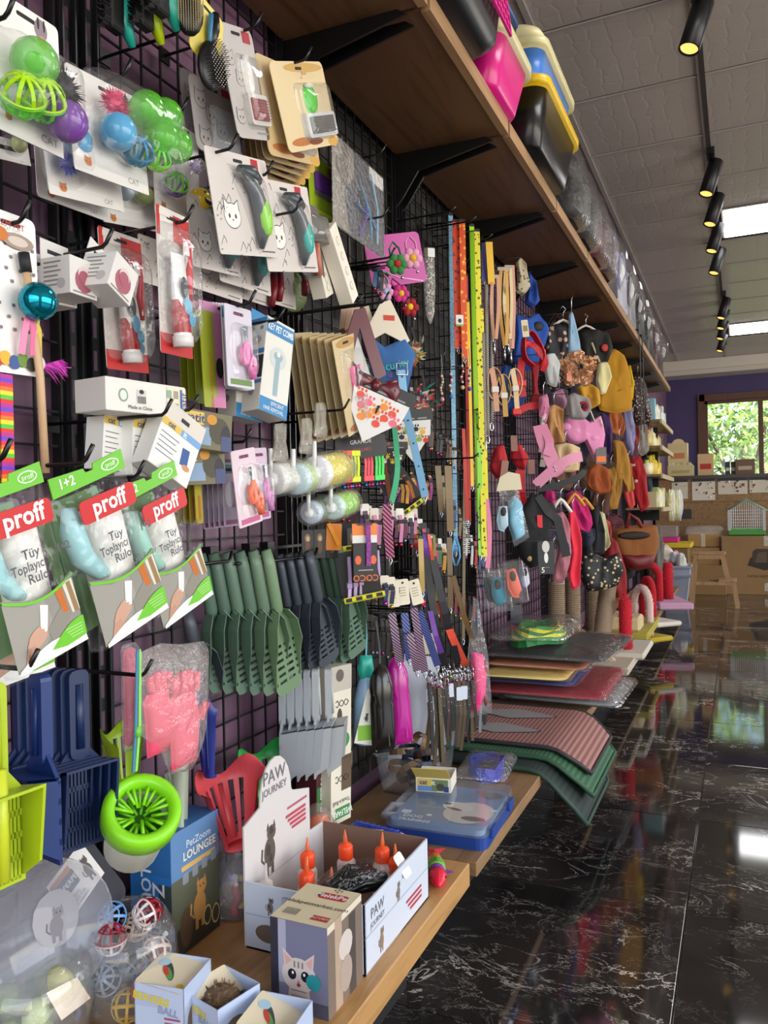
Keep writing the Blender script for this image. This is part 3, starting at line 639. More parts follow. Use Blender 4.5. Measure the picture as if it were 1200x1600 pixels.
# slicker brush cards
def slicker(label,A,col,grip,pad,rim,grp=None,lead=True,sheet=False):
 t,W_,H_=card('slicker_brush_pack',label,'brush',A,col,grp,r=.012)
 q=MB()
 if sheet:
  for k in range(4):cathead(q,W_*(-.3+.2*(k%3)),-H_*(.3+.17*k),W_*.12,.0016,col)
  q.rect(W_*.18,W_*.40,-H_*.13,-H_*.03,.0017,m('#a8202e',.5));q.rect(W_*.1,W_*.44,-H_*.95,-H_*.93,.0017,m('#8f8a88',.5))
 else:
  q.disc(W_*.1,-H_*.07,W_*.38,H_*.055,.0016,m('#c9a35c',.5));q.disc(-W_*.2,-H_*.9,W_*.22,H_*.05,.0016,m('#b5713a',.5));q.disc(W_*.05,-H_*.92,W_*.14,H_*.04,.0017,m('#7d3f24',.5));q.disc(W_*.4,-H_*.95,W_*.1,H_*.06,.0017,m('#d2a24e',.5));q.rect(-W_*.1,W_*.3,-H_*.20,-H_*.13,.0017,m('#d8c49a',.5))
 q.build('print',t)
 if not sheet:text('BRUSH',H_*.05,m('#a0703c',.5),t,W_*.08,-H_*.14,.0019);text('LIFE',H_*.04,m('#a0703c',.5),t,W_*.02,-H_*.185,.0019)
 if lead:
  MB().pillow(rrect(W_*-.02,W_*.20,-H_*.60,-H_*.27,W_*.09),.010,m(grip,.3),.002,back=0).build('grip',t)
  MB().ell((W_*.09,-H_*.28,.006),(W_*.08,H_*.035,.005),m('#e6e4e0',.3),10).build('grip_end',t)
  h=MB();h.prism(rrect(-W_*.14,W_*.44,-H_*.88,-H_*.60,.006),.002,.012,m(rim,.3));h.build('head',t)
  p=MB();p.prism(rrect(-W_*.09,W_*.39,-H_*.84,-H_*.64,.003),.012,.0135,m(pad,.6,bump=.4,bs=900))
  for i in range(12):
   for j in range(7):p.tube([(W_*(-.07+.04*i),-H_*(.655+.027*j),.0135),(W_*(-.07+.04*i),-H_*(.66+.027*j),.018)],.0004,STEEL,3)
  p.build('pin_pad',t)
  MB().pillow(rrect(-W_*.17,W_*.47,-H_*.91,-H_*.24,.01),.022,film('#ffffff',.05,.05,.15,30,.4),.0018,back=0).build('blister',t)
 else:MB().pillow(rrect(-W_*.14,W_*.44,-H_*.9,-H_*.3,.01),.014,film('#e8ecf4',.25,.06,.15,30,.5),.0018,back=0).build('blister',t)
 return t
slicker('grey cat-print card with red pad slicker brush, in front',(.19,364,40,398,218,58),'#b9b3b0','#e4e2de','#8c2a30','#d0cdc9',sheet=True)
slicker('grey cat-print slicker card half hidden behind the black pin brush',(.13,330,130,345,245,74),'#a19b9a','#e4e2de','#8c2a30','#d0cdc9',sheet=True,lead=False)
slicker('grey cat-print slicker card deepest behind the yellow brush card',(.10,310,120,322,240,60),'#8f898a','#e4e2de','#8c2a30','#d0cdc9',sheet=True,lead=False)
slicker('tan card with bright green slicker brush, frontmost of its hook',(.21,462,96,492,232,92),'#dcc79c','#3fc018','#5a5850','#cfd2d4')
for k in range(5):slicker('tan slicker brush card stacked behind the green-handled one',(.19-.022*k,440-6*k,100+10*k,462-8*k,252+8*k,86),'#cbb283','#8a9aa8','#5a5850','#cfd2d4','tan slicker cards behind the front one',lead=False)
for h in((.215,400,42),(.235,478,93),(.15,285,175)):hook(*h)
for k in range(4):
 t,W_,H_=card('comb_pack','bright green pack with a purple comb, in front of its hook' if k==0 else 'bright green comb pack stacked behind the purple comb','comb',(.12-.012*k,500-9*k,250+4*k,505-9*k,345+3*k,40),'#7d9a1e' if k else '#9ab424',None if k==0 else 'green comb packs',hole=False)
 if k==0:
  MB().prism(rrect(-W_*.3,W_*.42,-H_*.55,-H_*.25,.006),.0015,.006,m('#6a3a9a',.4)).build('comb',t);q=MB();q.rect(-W_*.3,W_*.42,-H_*.64,-H_*.55,.003,m('#9a9a98',.3,.6));q.rect(W_*.3,W_*.48,-H_*.2,-H_*.05,.0016,m('#b02a2a',.5));q.rect(-W_*.2,W_*.3,-H_*.92,-H_*.86,.0016,m('#d4dc4a',.5));q.build('print',t)
t,W_,H_=card('harness_bag','clear bag with blue cat harness beside the dark wall','harness bag',(.16,560,245,562,378,78),'#4a4a52',hole=False,r=.002)
q=MB();q.flat([(-W_/2,0),(-W_*.12,0),(-W_*.1,-H_*.3),(-W_*.3,-H_*.55),(-W_*.2,-H_),(-W_/2,-H_)],.0016,m('#8a8276',.6));animal(q,-W_*.3,-H_*.3,W_*.26,.0018,'#6e665c');q.rect(W_*.2,W_*.5,-H_*.16,0,.0017,m('#d9d6d2',.5));q.build('print',t)
for k,(a,b,c)in enumerate((((.0,-.35),(.2,-.9),'#4a88b0'),((.1,-.45),(-.05,-.95),'#5b3a94'),((.2,-.1),(.32,-.9),'#7fb2cf'),((-.1,-.6),(.3,-.72),'#3c6ea0'))):MB().strap([(a[0]*W_,a[1]*H_,.006),((a[0]+b[0])/2*W_+.006,(a[1]+b[1])/2*H_,.012),(b[0]*W_,b[1]*H_,.006)],.006,m(c,.5)).build('strap',t)
MB().pillow(rrect(-W_/2-.004,W_/2+.004,-H_-.004,.004,.003),.016,film('#ffffff',.02,.05,.8,90,.3),.002,back=0).build('bag',t)
hook(.20,600,338);hook(.19,596,240)
# deshedding tools on cat-doodle cards
def deshed(label,A,grip,grp=None,lead=True):
 t,W_,H_=card('deshedding_tool_pack',label,'pet comb',A,'#d3cbc6',grp,r=.004,hole=lead)
 q=MB();rnd=random.Random(int(A[1]));L_=m('#5d5a60',.7)
 cathead(q,-W_*.22,-H_*.62,W_*.13,.0016)
 for k in range(14):
  x=rnd.uniform(-.46,.4)*W_;y=-rnd.uniform(.06,.95)*H_;r=W_*.05
  for j in range(3):q.tube([(x+r*cos(a+j),y+r*1.3*sin(a+j*2),.0016)for a in(0,.7,1.4)],.0005,L_,3)
 q.rect(W_*.22,W_*.34,-H_*.13,-H_*.02,.0017,m('#b3222f',.5));q.rect(W_*.2,W_*.44,-H_*.955,-H_*.94,.0017,L_);q.build('print',t)
 if lead:
  sp=[(W_*.02,-H_*.24,.014),(W_*.12,-H_*.38,.014),(W_*.16,-H_*.55,.014),(W_*.17,-H_*.75,.012),(W_*.12,-H_*.93,.010)]
  MB().tube(sp,.01,m('#4a5157',.35),10,rads=[.010,.012,.014,.012,.004]).build('handle',t)
  MB().tube([(W_*-.12,-H_*.18,.016),(W_*.03,-H_*.21,.018),(W_*.16,-H_*.27,.016)],.012,m('#3d4348',.3),10,rads=[.007,.014,.009]).build('head',t)
  g=MB();g.ell((W_*.17,-H_*.62,.020),(.0135,H_*.20,.011),m(grip,.4),12)
  for k in range(9):g.tube([(W_*.17-.009,-H_*(.51+.027*k),.022),(W_*.17,-H_*(.515+.027*k),.029),(W_*.17+.009,-H_*(.51+.027*k),.022)],.002,m(grip,.4),5)
  g.build('rubber_grip',t)
  MB().pillow([(-W_*.2,-H_*.12),(W_*.26,-H_*.18),(W_*.30,-H_*.7),(W_*.14,-H_*.98),(-W_*.02,-H_*.5)],.030,film('#ffffff',.05,.05,.15,30,.4),.0018,back=0).build('blister',t)
 return t
deshed('cat-doodle card with lime-gripped deshedding tool',(.21,368,240,392,400,98),'#8cd23a')
deshed('cat-doodle card with teal-gripped deshedding tool beside the lime one',(.20,440,285,460,425,84),'#1fa79c')
deshed('cat-doodle card behind, teal grip showing left of the lime tool',(.14,330,315,340,425,76),'#2aa094')
deshed('cat-doodle card behind the lime tool, second teal grip peeping out',(.12,378,335,385,452,80),'#1f9a90')
for k in range(3):deshed('bare cat-doodle card in the row below the teal grips',(.09-.01*k,335+42*k,352+20*k,340+42*k,462+6*k,80),'#888','bare cat-doodle cards',lead=False)
deshed('cat-doodle card between the two toothpaste packs',(.06,236,372,240,446,42),'#888',lead=False)
for h in((.24,362,232),(.22,418,272),(.24,462,330)):hook(*h)
t,W_,H_=card('hooded_brush_pack','dark grey brush pack with clear hood beside white cartons','brush',(.17,478,318,490,432,36),'#5f5a56',hole=False)
MB().disc(0,-H_*.1,W_*.16,W_*.2,.0016,m('#c98a5a',.5)).build('print',t);MB().prism(rrect(-W_*.6,W_*.5,-H_*.55,-H_*.18,.008),.002,.022,m('#4b4744',.3)).build('head',t);MB().pillow(rrect(-W_*.62,W_*.52,-H_*.58,-H_*.14,.008),.034,film('#e8e4dc',.12,.05,.1,30,.5),.002,back=0).build('hood',t);MB().tube([(0,-H_*.55,.012),(0,-H_*1.0,.012)],.008,m('#b86a5a',.4),8).build('handle',t)
for k,(u,v,u2,v2)in enumerate(((428,430,424,478),(437,430,436,470),(476,440,476,462))):M_,W_,H_=hg(.09,u,v,u2,v2,10);t=thing('brush_handle',['dark red brush handle hanging leftmost under the doodle cards','dark red brush handle hanging second under the doodle cards','short dark red handle left of the white cartons'][k],'brush',M_);MB().tube([(0,0,0),(0,-H_*.5,.002),(0,-H_,0)],.008,m('#7c1522',.4),10,rads=[.008,.009,.007]).build('grip',t);MB().ell((0,.02,0),(.012,.026,.008),m('#40262a',.5),10).build('head',t)
t=thing('netting_bag','pale green mesh toy bag behind the dark red handles','bag',fr(PX(.05,455,455)));MB().pillow(arc(0,0,.05,.045,0,2*PI,14)[:-1],.025,film('#9fb878',.45,.3,.6,90,.3),0,back=.4).build('bag',t)
def carton(name,label,cat,M_,w,h,d,col,side=None):
 """upright carton: width w, height h (down from its origin), depth d behind its front"""
 t=thing(name,label,cat,M_);MB().box(-w/2,w/2,-h,0,-d,0,m(col,.45),b=.0007).build('carton',t);return t
for k,(x,u,v,u2,v2,lab)in enumerate(((.20,520,352,556,468,'cream white nail trimmer carton with drawings, in front'),(.17,500,392,516,462,'second cream white trimmer carton, half hidden behind'))):
 M_,W_,H_=hg(x,u,v,u2,v2,34);t=carton('trimmer_carton',lab,'box',M_@RY(.1),.044,H_,.03,'#e6dfd0')
 q=MB();T=TR(.0,0,0)
 for j in range(4):q.disc(.0,-H_*(.2+.2*j),.008,.009,.0003,m('#b8b0a0',.5));q.disc(0,-H_*(.2+.2*j),.006,.007,.0005,m('#e6dfd0',.5))
 q.build('front_print',t);q=MB();T=RY(-PI/2)
 for j in range(4):q.disc(-.014,-H_*(.2+.2*j),.007,.008,.0176,m('#9c968c',.5),T=T);q.disc(-.014,-H_*(.2+.2*j),.005,.006,.0178,m('#e6e2da',.5),T=T)
 q.build('side_print',t);MB().box(-.017,.017,0,.018,-.028,-.027,m('#e6dfd0',.45)).build('hang_tab',t)
 # toothpaste packs
def paste(label,A,flip):
 t,W_,H_=card('toothbrush_pack',label,'toothpaste',A,'#d3cec7',r=.004)
 q=MB();q.rect(-W_*.5,W_*.5,-H_,-H_*.86,.0016,m('#b9201f',.5));q.rect(W_*.0,W_*.5,-H_*.24,-H_*.03,.0016,m('#b9201f',.5));q.rect(-W_*.5,-W_*.4,-H_*.2,0,.0016,m('#b9201f',.5));q.disc(-W_*.05,-H_*.3,W_*.44,H_*.09,.0017,m('#b7b1aa',.5));q.disc(W_*.3,-H_*.82,W_*.14,H_*.05,.0018,m('#2a7a9a',.5));q.disc(W_*.05,-H_*.62,W_*.2,H_*.07,.0018,m('#3c2b28',.6));q.rect(-W_*.42,-W_*.1,-H_*.06,-H_*.02,.0018,m('#d8cfc8',.5));q.build('print',t)
 if not flip:text('brush',H_*.055,m('#5a5a5c',.5),t,.05*W_,-H_*.16,.002);text('paste',H_*.055,m('#5a5a5c',.5),t,.1*W_,-H_*.21,.002)
 T=TR(-W_*.12,-H_*.62,.016)@RZ(.05)
 tb=MB();n=12
 tb.add([(r*cos(2*PI*k/n),y,rz*sin(2*PI*k/n))for(y,r,rz)in((-H_*.26,.012,.012),(-H_*.1,.0145,.012),(H_*.12,.015,.007),(H_*.30,.015,.0008))for k in range(n)],[(i*n+k,(i+1)*n+k,(i+1)*n+(k+1)%n,i*n+(k+1)%n)for i in range(3)for k in range(n)],m('#e8e6e4',.3),True,T);b=tb.build('tube',t)
 w2=MB();w2.add([(1.02*r*cos(2*PI*k/n),y,1.02*rz*sin(2*PI*k/n))for(y,r,rz)in((-H_*.24,.0121,.012),(-H_*.1,.0145,.012),(-H_*.02,.0148,.0098))for k in range(n)],[(i*n+k,(i+1)*n+k,(i+1)*n+(k+1)%n,i*n+(k+1)%n)for i in range(2)for k in range(n)],m('#a51a22',.3),True,T);w2.disc(0,-H_*.06,.008,.012,.0125,m('#4d9dc0',.4),T=T);w2.disc(.006,-H_*.15,.007,.009,.0135,m('#4d9dc0',.4),T=T);w2.disc(-.003,H_*.06,.008,.015,.0108,m('#33373f',.5),T=T);w2.build('tube_print',b)
 MB().lathe([(0,-H_*.33),(.0135,-H_*.33),(.014,-H_*.26),(.010,-H_*.255)],m('#d8d6d2',.35),14,T).build('cap',b)
 tx=W_*.28
 MB().tube([(tx,-H_*.20,.012),(tx+.002,-H_*.32,.012),(tx-.002,-H_*.45,.012),(tx,-H_*.62,.012)],.004,m('#c9182a',.3),8,rads=[.004,.003,.006,.003]).build('brush_handle',t)
 MB().box(tx-.007,tx+.007,-H_*.30,-H_*.20,.007,.014,m('#e9e7e4',.4),b=.001).build('brush_head',t)
 MB().pillow(rrect(-W_*.48,W_*.48,-H_*.93,-H_*.10,.012),.036,film('#ffffff',.05,.05,.45,45,.5),.0018,back=0).build('blister',t)
paste('red toothbrush and toothpaste pack behind the small white boxes',(.14,186,364,200,580,66),0)
paste('second toothbrush and toothpaste pack, right of the first',(.22,268,330,276,556,50),1)
hook(.24,292,345)
# comb, scissor and nail-cutter cards
LIMEC,PINKC='#97a02a','#c58ab0'
for k in range(4):
 t,W_,H_=card('comb_card','lime and pink comb card frontmost, black tool showing at its side' if k==3 else 'lime and pink comb card in the row left of the scissors','comb',(.10+.025*k,296+10*k,478-2*k,300+12*k,622+5*k,34),LIMEC,None if k==3 else 'lime comb cards',r=.003,hole=False)
 q=MB();q.rect(-W_*.5,W_*.5,-H_*.09,0,.0016,m(PINKC,.5));q.rect(-W_*.1,W_*.5,-H_,-H_*.90,.0016,m('#c77aa0',.5));q.rect(W_*.1,W_*.5,-H_*.9,-H_*.09,.0016,m('#b7739a' if k==3 else LIMEC,.5));q.build('print',t)
 if k==3:MB().disc(W_*.25,-H_*.62,W_*.18,H_*.1,.004,BLK2).build('tool',t);text('QUALITY PRODUCTS',H_*.055,m('#c8641e',.5),t,-W_*.12,-H_*.74,.002,PI/2,1,'CENTER')
def scissor(label,A,col,grp=None,lead=True,base='#cfcad6',foot='#6a8a4a',snip='#9aa0a4'):
 t,W_,H_=card('scissor_card',label,'scissors',A,base,grp,r=.003)
 q=MB();q.rect(-W_*.5,W_*.5,-H_*.17,-H_*.03,.0016,m('#3f7f9a' if not lead else base,.5));q.rect(-W_*.4,W_*.4,-H_*.97,-H_*.90,.0016,m(foot,.5));q.disc(-W_*.1,-H_*.5,W_*.3,H_*.2,.0016,m('#dcd8e0',.5));q.build('print',t)
 if lead:
  text('PREMIUM',H_*.055,m('#b0568a',.5),t,0,-H_*.10,.0018)
  for s in(-1,1):
   MB().tube([(W_*.14+s*W_*.13+.55*W_*.17*cos(a),-H_*(.66+.06*s)+H_*.105*sin(a),.010)for a in[2*PI*i/14 for i in range(14)]],.0045,m(col,.3),7,True).build('finger_ring',t)
   MB().tube([(W_*.14+s*W_*.10,-H_*(.56+.06*s),.010),(W_*.10,-H_*.42,.010)],.004,m(col,.3),7).build('grip',t)
  MB().tube([(W_*.22,-H_*.74,.010),(W_*.3,-H_*.88,.010)],.006,m(col,.3),7).build('grip_tail',t)
  for s in(-1,1):MB().strap([(W_*.10,-H_*.44,.009+s*.001),(W_*(.08+s*.03),-H_*.24,.009+s*.001)],.006,m(snip,.25,.9),.0015).build('blade',t)
  MB().pillow(rrect(-W_*.3,W_*.46,-H_*.90,-H_*.2,.012),.022,film('#ffffff',.05,.05,.15,30,.4),.0018,back=0).build('blister',t)
 else:MB().box(W_*.2,W_*.4,-H_*.7,-H_*.3,.0016,.008,m('#b78aa8',.4)).build('scissors_edge',t)
for k in range(6):
 scissor('pink scissors card frontmost of the row under the doodle cards' if k==5 else 'pink scissors card stacked in the row behind',(.11+.020*k,348+4.5*k,478+0.3*k,354+4.5*k,612-1.2*k,42),'#d765a8',None if k==5 else 'pink scissors cards',k==5)
hook(.235,390,475);hook(.22,436,500)
for k,(x,u,v,u2,v2,yw,lab)in enumerate(((.205,440,504,426,648,-.2,'tall blue and white comb carton with big front lettering'),(.16,394,512,390,655,-.15,'second blue and white comb carton, behind and left'))):
 M_,W_,H_=hg(x,u,v,u2,v2,56);w=.068;d=.042
 t=carton('comb_carton',lab,'box',M_@RY(yw),w,H_,d,'#d8d6cd')
 bl=m('#2f7fb4',.45);q=MB();q.rect(-w/2,w/2,-H_*.17,-H_*.03,.0004,bl);q.rect(-w/2,w/2,-H_,-H_*.85,.0004,bl);q.rect(-w*.08,w*.08,-H_*.80,-H_*.42,.0004,m('#8fa9b2',.5));q.disc(0,-H_*.38,w*.16,H_*.05,.0005,m('#8fa9b2',.5));q.disc(0,-H_*.355,w*.07,H_*.03,.0007,m('#d8d6cd',.5));q.disc(0,-H_*.40,w*.3,H_*.12,.0003,m('#c6cac6',.5));q.build('front_print',t)
 text('KEY PET COMB',H_*.10,m('#f0f0ee',.5),t,0,-H_*.10,.0008,0,.55,bold=.02);text('EFFICIENT',H_*.06,m('#f0f0ee',.5),t,w*.12,-H_*.895,.0008,0,.7);text('HAIR REMOVAL',H_*.06,m('#f0f0ee',.5),t,0,-H_*.955,.0008,0,.7)
 T=TR(-w/2,0,-d/2)@RY(-PI/2);q=MB();q.rect(-d/2,d/2,-H_*.06,-H_*.01,.0004,bl);q.rect(-d/2,d/2,-H_*.40,-H_*.35,.0004,bl);q.rect(-d/2,d/2,-H_*.72,-H_*.68,.0004,bl);q.rect(-d/2,d/2,-H_*.66,-H_*.42,.0004,INK);q.disc(0,-H_*.55,d*.26,d*.26,.0006,m('#c8c8c4',.5));q.disc(0,-H_*.55,d*.18,d*.18,.0008,m('#7c7c7c',.5));q.disc(0,-H_*.25,d*.3,d*.2,.0005,m('#a9a9a5',.5))
 for j in(-1,1):q.disc(j*d*.25,-H_*.12,d*.09,d*.09,.0005,m('#777',.5))
 q.disc(0,-H_*.80,d*.15,d*.15,.0005,m('#8a8a8a',.5));q.build('side_print',t,M=None)if False else None
 o=q.build('side_print',t);o.matrix_local=T
 MB().box(-w/2,w/2,0,.022,-d,-d+.001,bl.copy()if False else bl).build('hang_tab',t)
for k in range(7):
 A=(.09+.019*k,482+11.5*k,520+1.0*k,492+12*k,690-3*k,40)
 lead=k==6;t,W_,H_=card('nail_cutter_card','tan grooming card with pink cutter and clear box, frontmost' if lead else 'tan grooming card with clear box stacked behind the pink one','pet groomer',(A[0],A[1]-14,A[2],A[3]-2,A[4],A[5]),'#c8b48a',None if lead else 'tan grooming cards',r=.004)
 q=MB();q.disc(0,-H_*.06,W_*.4,H_*.05,.0016,m('#b28a4e',.5));q.disc(-W_*.1,-H_*.94,W_*.3,H_*.04,.0016,m('#a8602c',.5));q.build('print',t)
 MB().prism(rrect(-W_*.02,W_*.40,-H_*.62,-H_*.32,.006),.002,.010,m('#e0378c' if lead else['#8f949c','#8f949c','#b04a7c','#8f949c','#8f949c','#3f7a3c'][k],.35)).build('grip',t)
 b=MB();b.box(-W_*.1,W_*.6,-H_*.90,-H_*.62,.002,.028,film('#e4ecf4',.3 if not lead else .18,.06,.1,30,.5),b=.002);b.build('clear_box',t);MB().box(-W_*.0,W_*.5,-H_*.86,-H_*.67,.004,.018,m('#8f949c',.3)).build('head',t)
 if lead:MB().pillow(rrect(-W_*.3,W_*.5,-H_*.66,-H_*.14,.008),.020,film('#ffffff',.05,.05,.2,30,.4),.0018,back=0).build('blister',t)
hook(.23,560,475);hook(.22,538,640);hook(.24,585,650)
# white and blue picture cartons with a cat
YL=m('#d9b64a',.5);BL2=m('#6f9fcc',.5);NAVY=m('#23407a',.5)
def catit_face(t,w,h,z,T=None):
 q=MB();q.rect(-w/2,-w*.02,-h*.14,0,z,YL,T);q.rect(-w*.02,w/2,-h*.14,0,z,BL2,T)
 for j in range(5):q.rect(-w*.44,w*(.02-.06*(j%2)),-h*(.28+.10*j)-.0012,-h*(.28+.10*j),z,m('#6d7078',.5),T)
 q.flat([(w*.12,-h*.32),(w*.3,-h*.30),(w*.34,-h*.62),(w*.16,-h*.66)],z,m('#2c5490',.5),T);q.disc(w*.32,-h*.66,w*.10,h*.06,z+.0001,m('#c98a62',.5),10,T);q.disc(w*.05,-h*.86,w*.12,h*.08,z,m('#25448a',.5),10,T)
 q.build('print',t);text('cat',h*.16,NAVY,t,-w*.26,-h*.07,z+.0003,0,1,T=T,bold=.02);text('it',h*.16,m('#f4f2ea',.5),t,.08*w,-h*.07,z+.0003,0,1,T=T,bold=.02)
t=thing('lying_carton','white carton lying on its side above the cat cartons','box',fr(PX(.20,231,622),roll=.01)@RY(-.12));w,h,d=.138,.043,.06
MB().box(-w/2,w/2,-h/2,h/2,-d,0,m('#dedad2',.45),b=.0008).build('carton',t)
q=MB();q.disc(-w*.30,0,.008,.009,.0004,m('#7fa08c',.5));q.disc(-w*.30,0,.0055,.0065,.0006,m('#dedad2',.5));q.rect(-w*.14,-w*.02,-h*.2,h*.22,.0004,m('#c9c6c0',.5))
for j in range(9):q.rect(-w*.13+j*.0016,-w*.13+j*.0016+.0008,-h*.2,h*.02,.0006,INK)
q.disc(-w*.08,h*.16,.004,.003,.0006,INK);q.rect(w*.24,w*.5,-h*.45,h*.45,.0004,m('#e2d5b8',.5))
for a,b,c in((.27,.2,'#8aa596'),(.27,-.2,'#8aa596'),(.36,.2,'#9a9488'),(.36,-.2,'#9a9488')):q.rect(w*a-.004,w*a+.005,h*b-.005,h*b+.006,.0006,m(c,.5))
q.rect(w*.42,w*.45,-h*.4,h*.4,.0006,m('#3d63a8',.5));q.build('print',t);text('Made in China',.007,INK,t,-w*.10,-h*.34,.0008);text('catit',.016,NAVY,t,w*.475,0,.0008,PI/2)
for k,(x,u,v,u2,v2,w_,yw,rl,lab)in enumerate(((.15,186,655,182,735,44,0,0,'hanging white cat carton leftmost, next to the upright'),(.17,232,660,230,745,46,0,0,'hanging white cat carton second from the upright'),(.21,286,672,262,742,56,-.12,0,'white cat carton tipped over to the right, in front'))):
 M_,W_,H_=hg(x,u,v,u2,v2,w_);t=carton('cat_carton',lab,'box',M_@RY(yw),W_,H_,.032,'#e4e2dc');catit_face(t,W_,H_,.0004)
 MB().box(-W_/2,W_/2,0,.026,-.001,0,m('#d2cbc0',.5)).build('hang_tab',t);MB().box(-.008,.008,.009,.015,0,.0004,INK).build('tab_slot',t)
for k,(x,u,v,yw,rl,lab)in enumerate(((.20,322,672,-.35,-.10,'open cat carton with cat photo, on top of its neighbour'),(.18,312,728,-.35,.05,'darker cat carton with cat photo below the open one'))):
 w,h,d=.090,.056,.05;t=thing('cat_picture_carton',lab,'box',fr(PX(x,u,v),roll=rl)@RY(yw));MB().box(-w/2,w/2,-h/2,h/2,-d,0,m('#a39a7c',.5),b=.0008).build('carton',t)
 MB().box(-w*.8,-w/2,h*.48,h*.5,-d,0,m('#d8c9a4',.5)).build('open_flap',t)
 q=MB();q.rect(-w/2,w/2,-h/2,h/2,.0004,m('#66603f',.5));q.rect(-w*.45,-w*.05,h*.12,h*.45,.0006,YL);q.rect(-w*.45,w*.1,-h*.4,h*.08,.0006,m('#7f9ab8',.5));q.disc(w*.25,h*.02,w*.2,h*.36,.0007,m('#4a4433',.6));q.disc(w*.1,h*.3,w*.1,h*.14,.0008,m('#c88a2c',.6));q.disc(w*.38,-h*.1,w*.1,h*.3,.0008,m('#2e2b34',.6));q.rect(w*.3,w*.5,-h*.5,-h*.1,.0008,m('#34406a',.5));q.build('print',t)
 text('catit',h*.34,NAVY,t,-w*.22,h*.28,.001,0,1,bold=.02)
hook(.23,258,648);hook(.22,300,640);hook(.19,384,690)
for k in range(4):
 t,W_,H_=card('narrow_comb_card','narrow yellow-green comb card below the cat photo cartons','comb',(.12+.012*k,281+9*k,756,283+9.5*k,818,11),'#a59a2c','narrow yellow comb cards',hole=False,r=.002);MB().rect(-W_*.1,W_*.2,-H_*.9,-H_*.3,.0017,m('#b0682a',.5)).build('print',t)
for k in range(5):scissor('lilac nail-clipper card in the row left of the orange scissors',(.12+.012*k,326+8*k,735-3*k,330+8*k,826-1*k,24),'#888','lilac clipper cards',False,'#b9a9c0','#a05a80')
scissor('orange scissors card on pink and white, front of its hook',(.20,378,702,392,820,38),'#e8622a',None,True,'#d8c3cc','#c05a86')
scissor('pink ringed clipper card beside the orange scissors',(.18,402,700,410,812,26),'#c77ab4',None,True,'#c9b4c6','#b0588c')
# feeding bottles in clear wrap
def bottle(lab,x,u,v,body,ring,r,ln,yw=1.6,wrap=True):
 t=thing('feeding_bottle',lab,'feeding bottle',fr(PX(x,u,v))@RY(-yw)@RX(PI/2+.15));T=Matrix.Identity(4)
 MB().lathe([(0,-ln),(r*.8,-ln),(r,-ln*.9),(r*.97,-ln*.5),(r,-.012),(r*.9,0)],m(body,.3),18).build('body',t)
 MB().lathe([(r*.92,-.008),(r*1.0,-.004),(r*1.0,.008),(r*.9,.012),(r*.55,.010),(0,.010)],m(ring,.3),18).build('collar',t)
 MB().lathe([(r*.45,.010),(r*.4,.018),(r*.2,.02),(0,.02)],m('#e8ebe6',.25),12).build('cap',t)
 MB().tube([(0,.016,-.0),(r*.25,.02,-r*1.0),(r*.3,.018,-r*1.9)],.004,m('#e6e6e2',.3),7).build('handle',t)
 if wrap:MB().lathe([(0,-ln*1.1),(r*1.1,-ln*1.02),(r*1.18,-ln*.5),(r*1.15,.015),(r*.8,.03),(0,.032)],film('#ffffff',.10,.08,.9,55,.55),14).build('wrapper',t)
bottle('grey-white feeding bottle in crackled wrap, leftmost',.17,430,748,'#d0cfc0','#d9d8d2',.029,.08)
bottle('pale green feeding bottle with white cap, middle of three',.19,465,748,'#b9cf8a','#bcd6d8',.029,.08)
bottle('bright yellow feeding bottle with white cap',.21,497,738,'#d6c81e','#e6e4e8',.031,.09)
bottle('small feeding bottle with pale lid, below left',.16,488,800,'#6f8a5a','#c3d2e2',.023,.06)
bottle('lime green feeding bottle below the yellow one',.19,522,792,'#8cc832','#bcd6d0',.025,.07)
for k,(u,v)in enumerate(((437,690),(478,680),(500,655))):
 t=thing('twisted_wrap',['crumpled clear wrap neck above the leftmost bottle','crumpled clear wrap neck above the middle bottle','crumpled clear wrap neck above the yellow bottle'][k],'plastic wrap',fr(PX(.19,u,v)))
 MB().pillow([(-.012,.03),(.014,.034),(.008,0),(.02,-.035),(-.022,-.035),(-.008,0)],.012,film('#f4efe0',.22,.1,1.0,160,.6),0,back=.8,wr=.004).build('wrap',t)
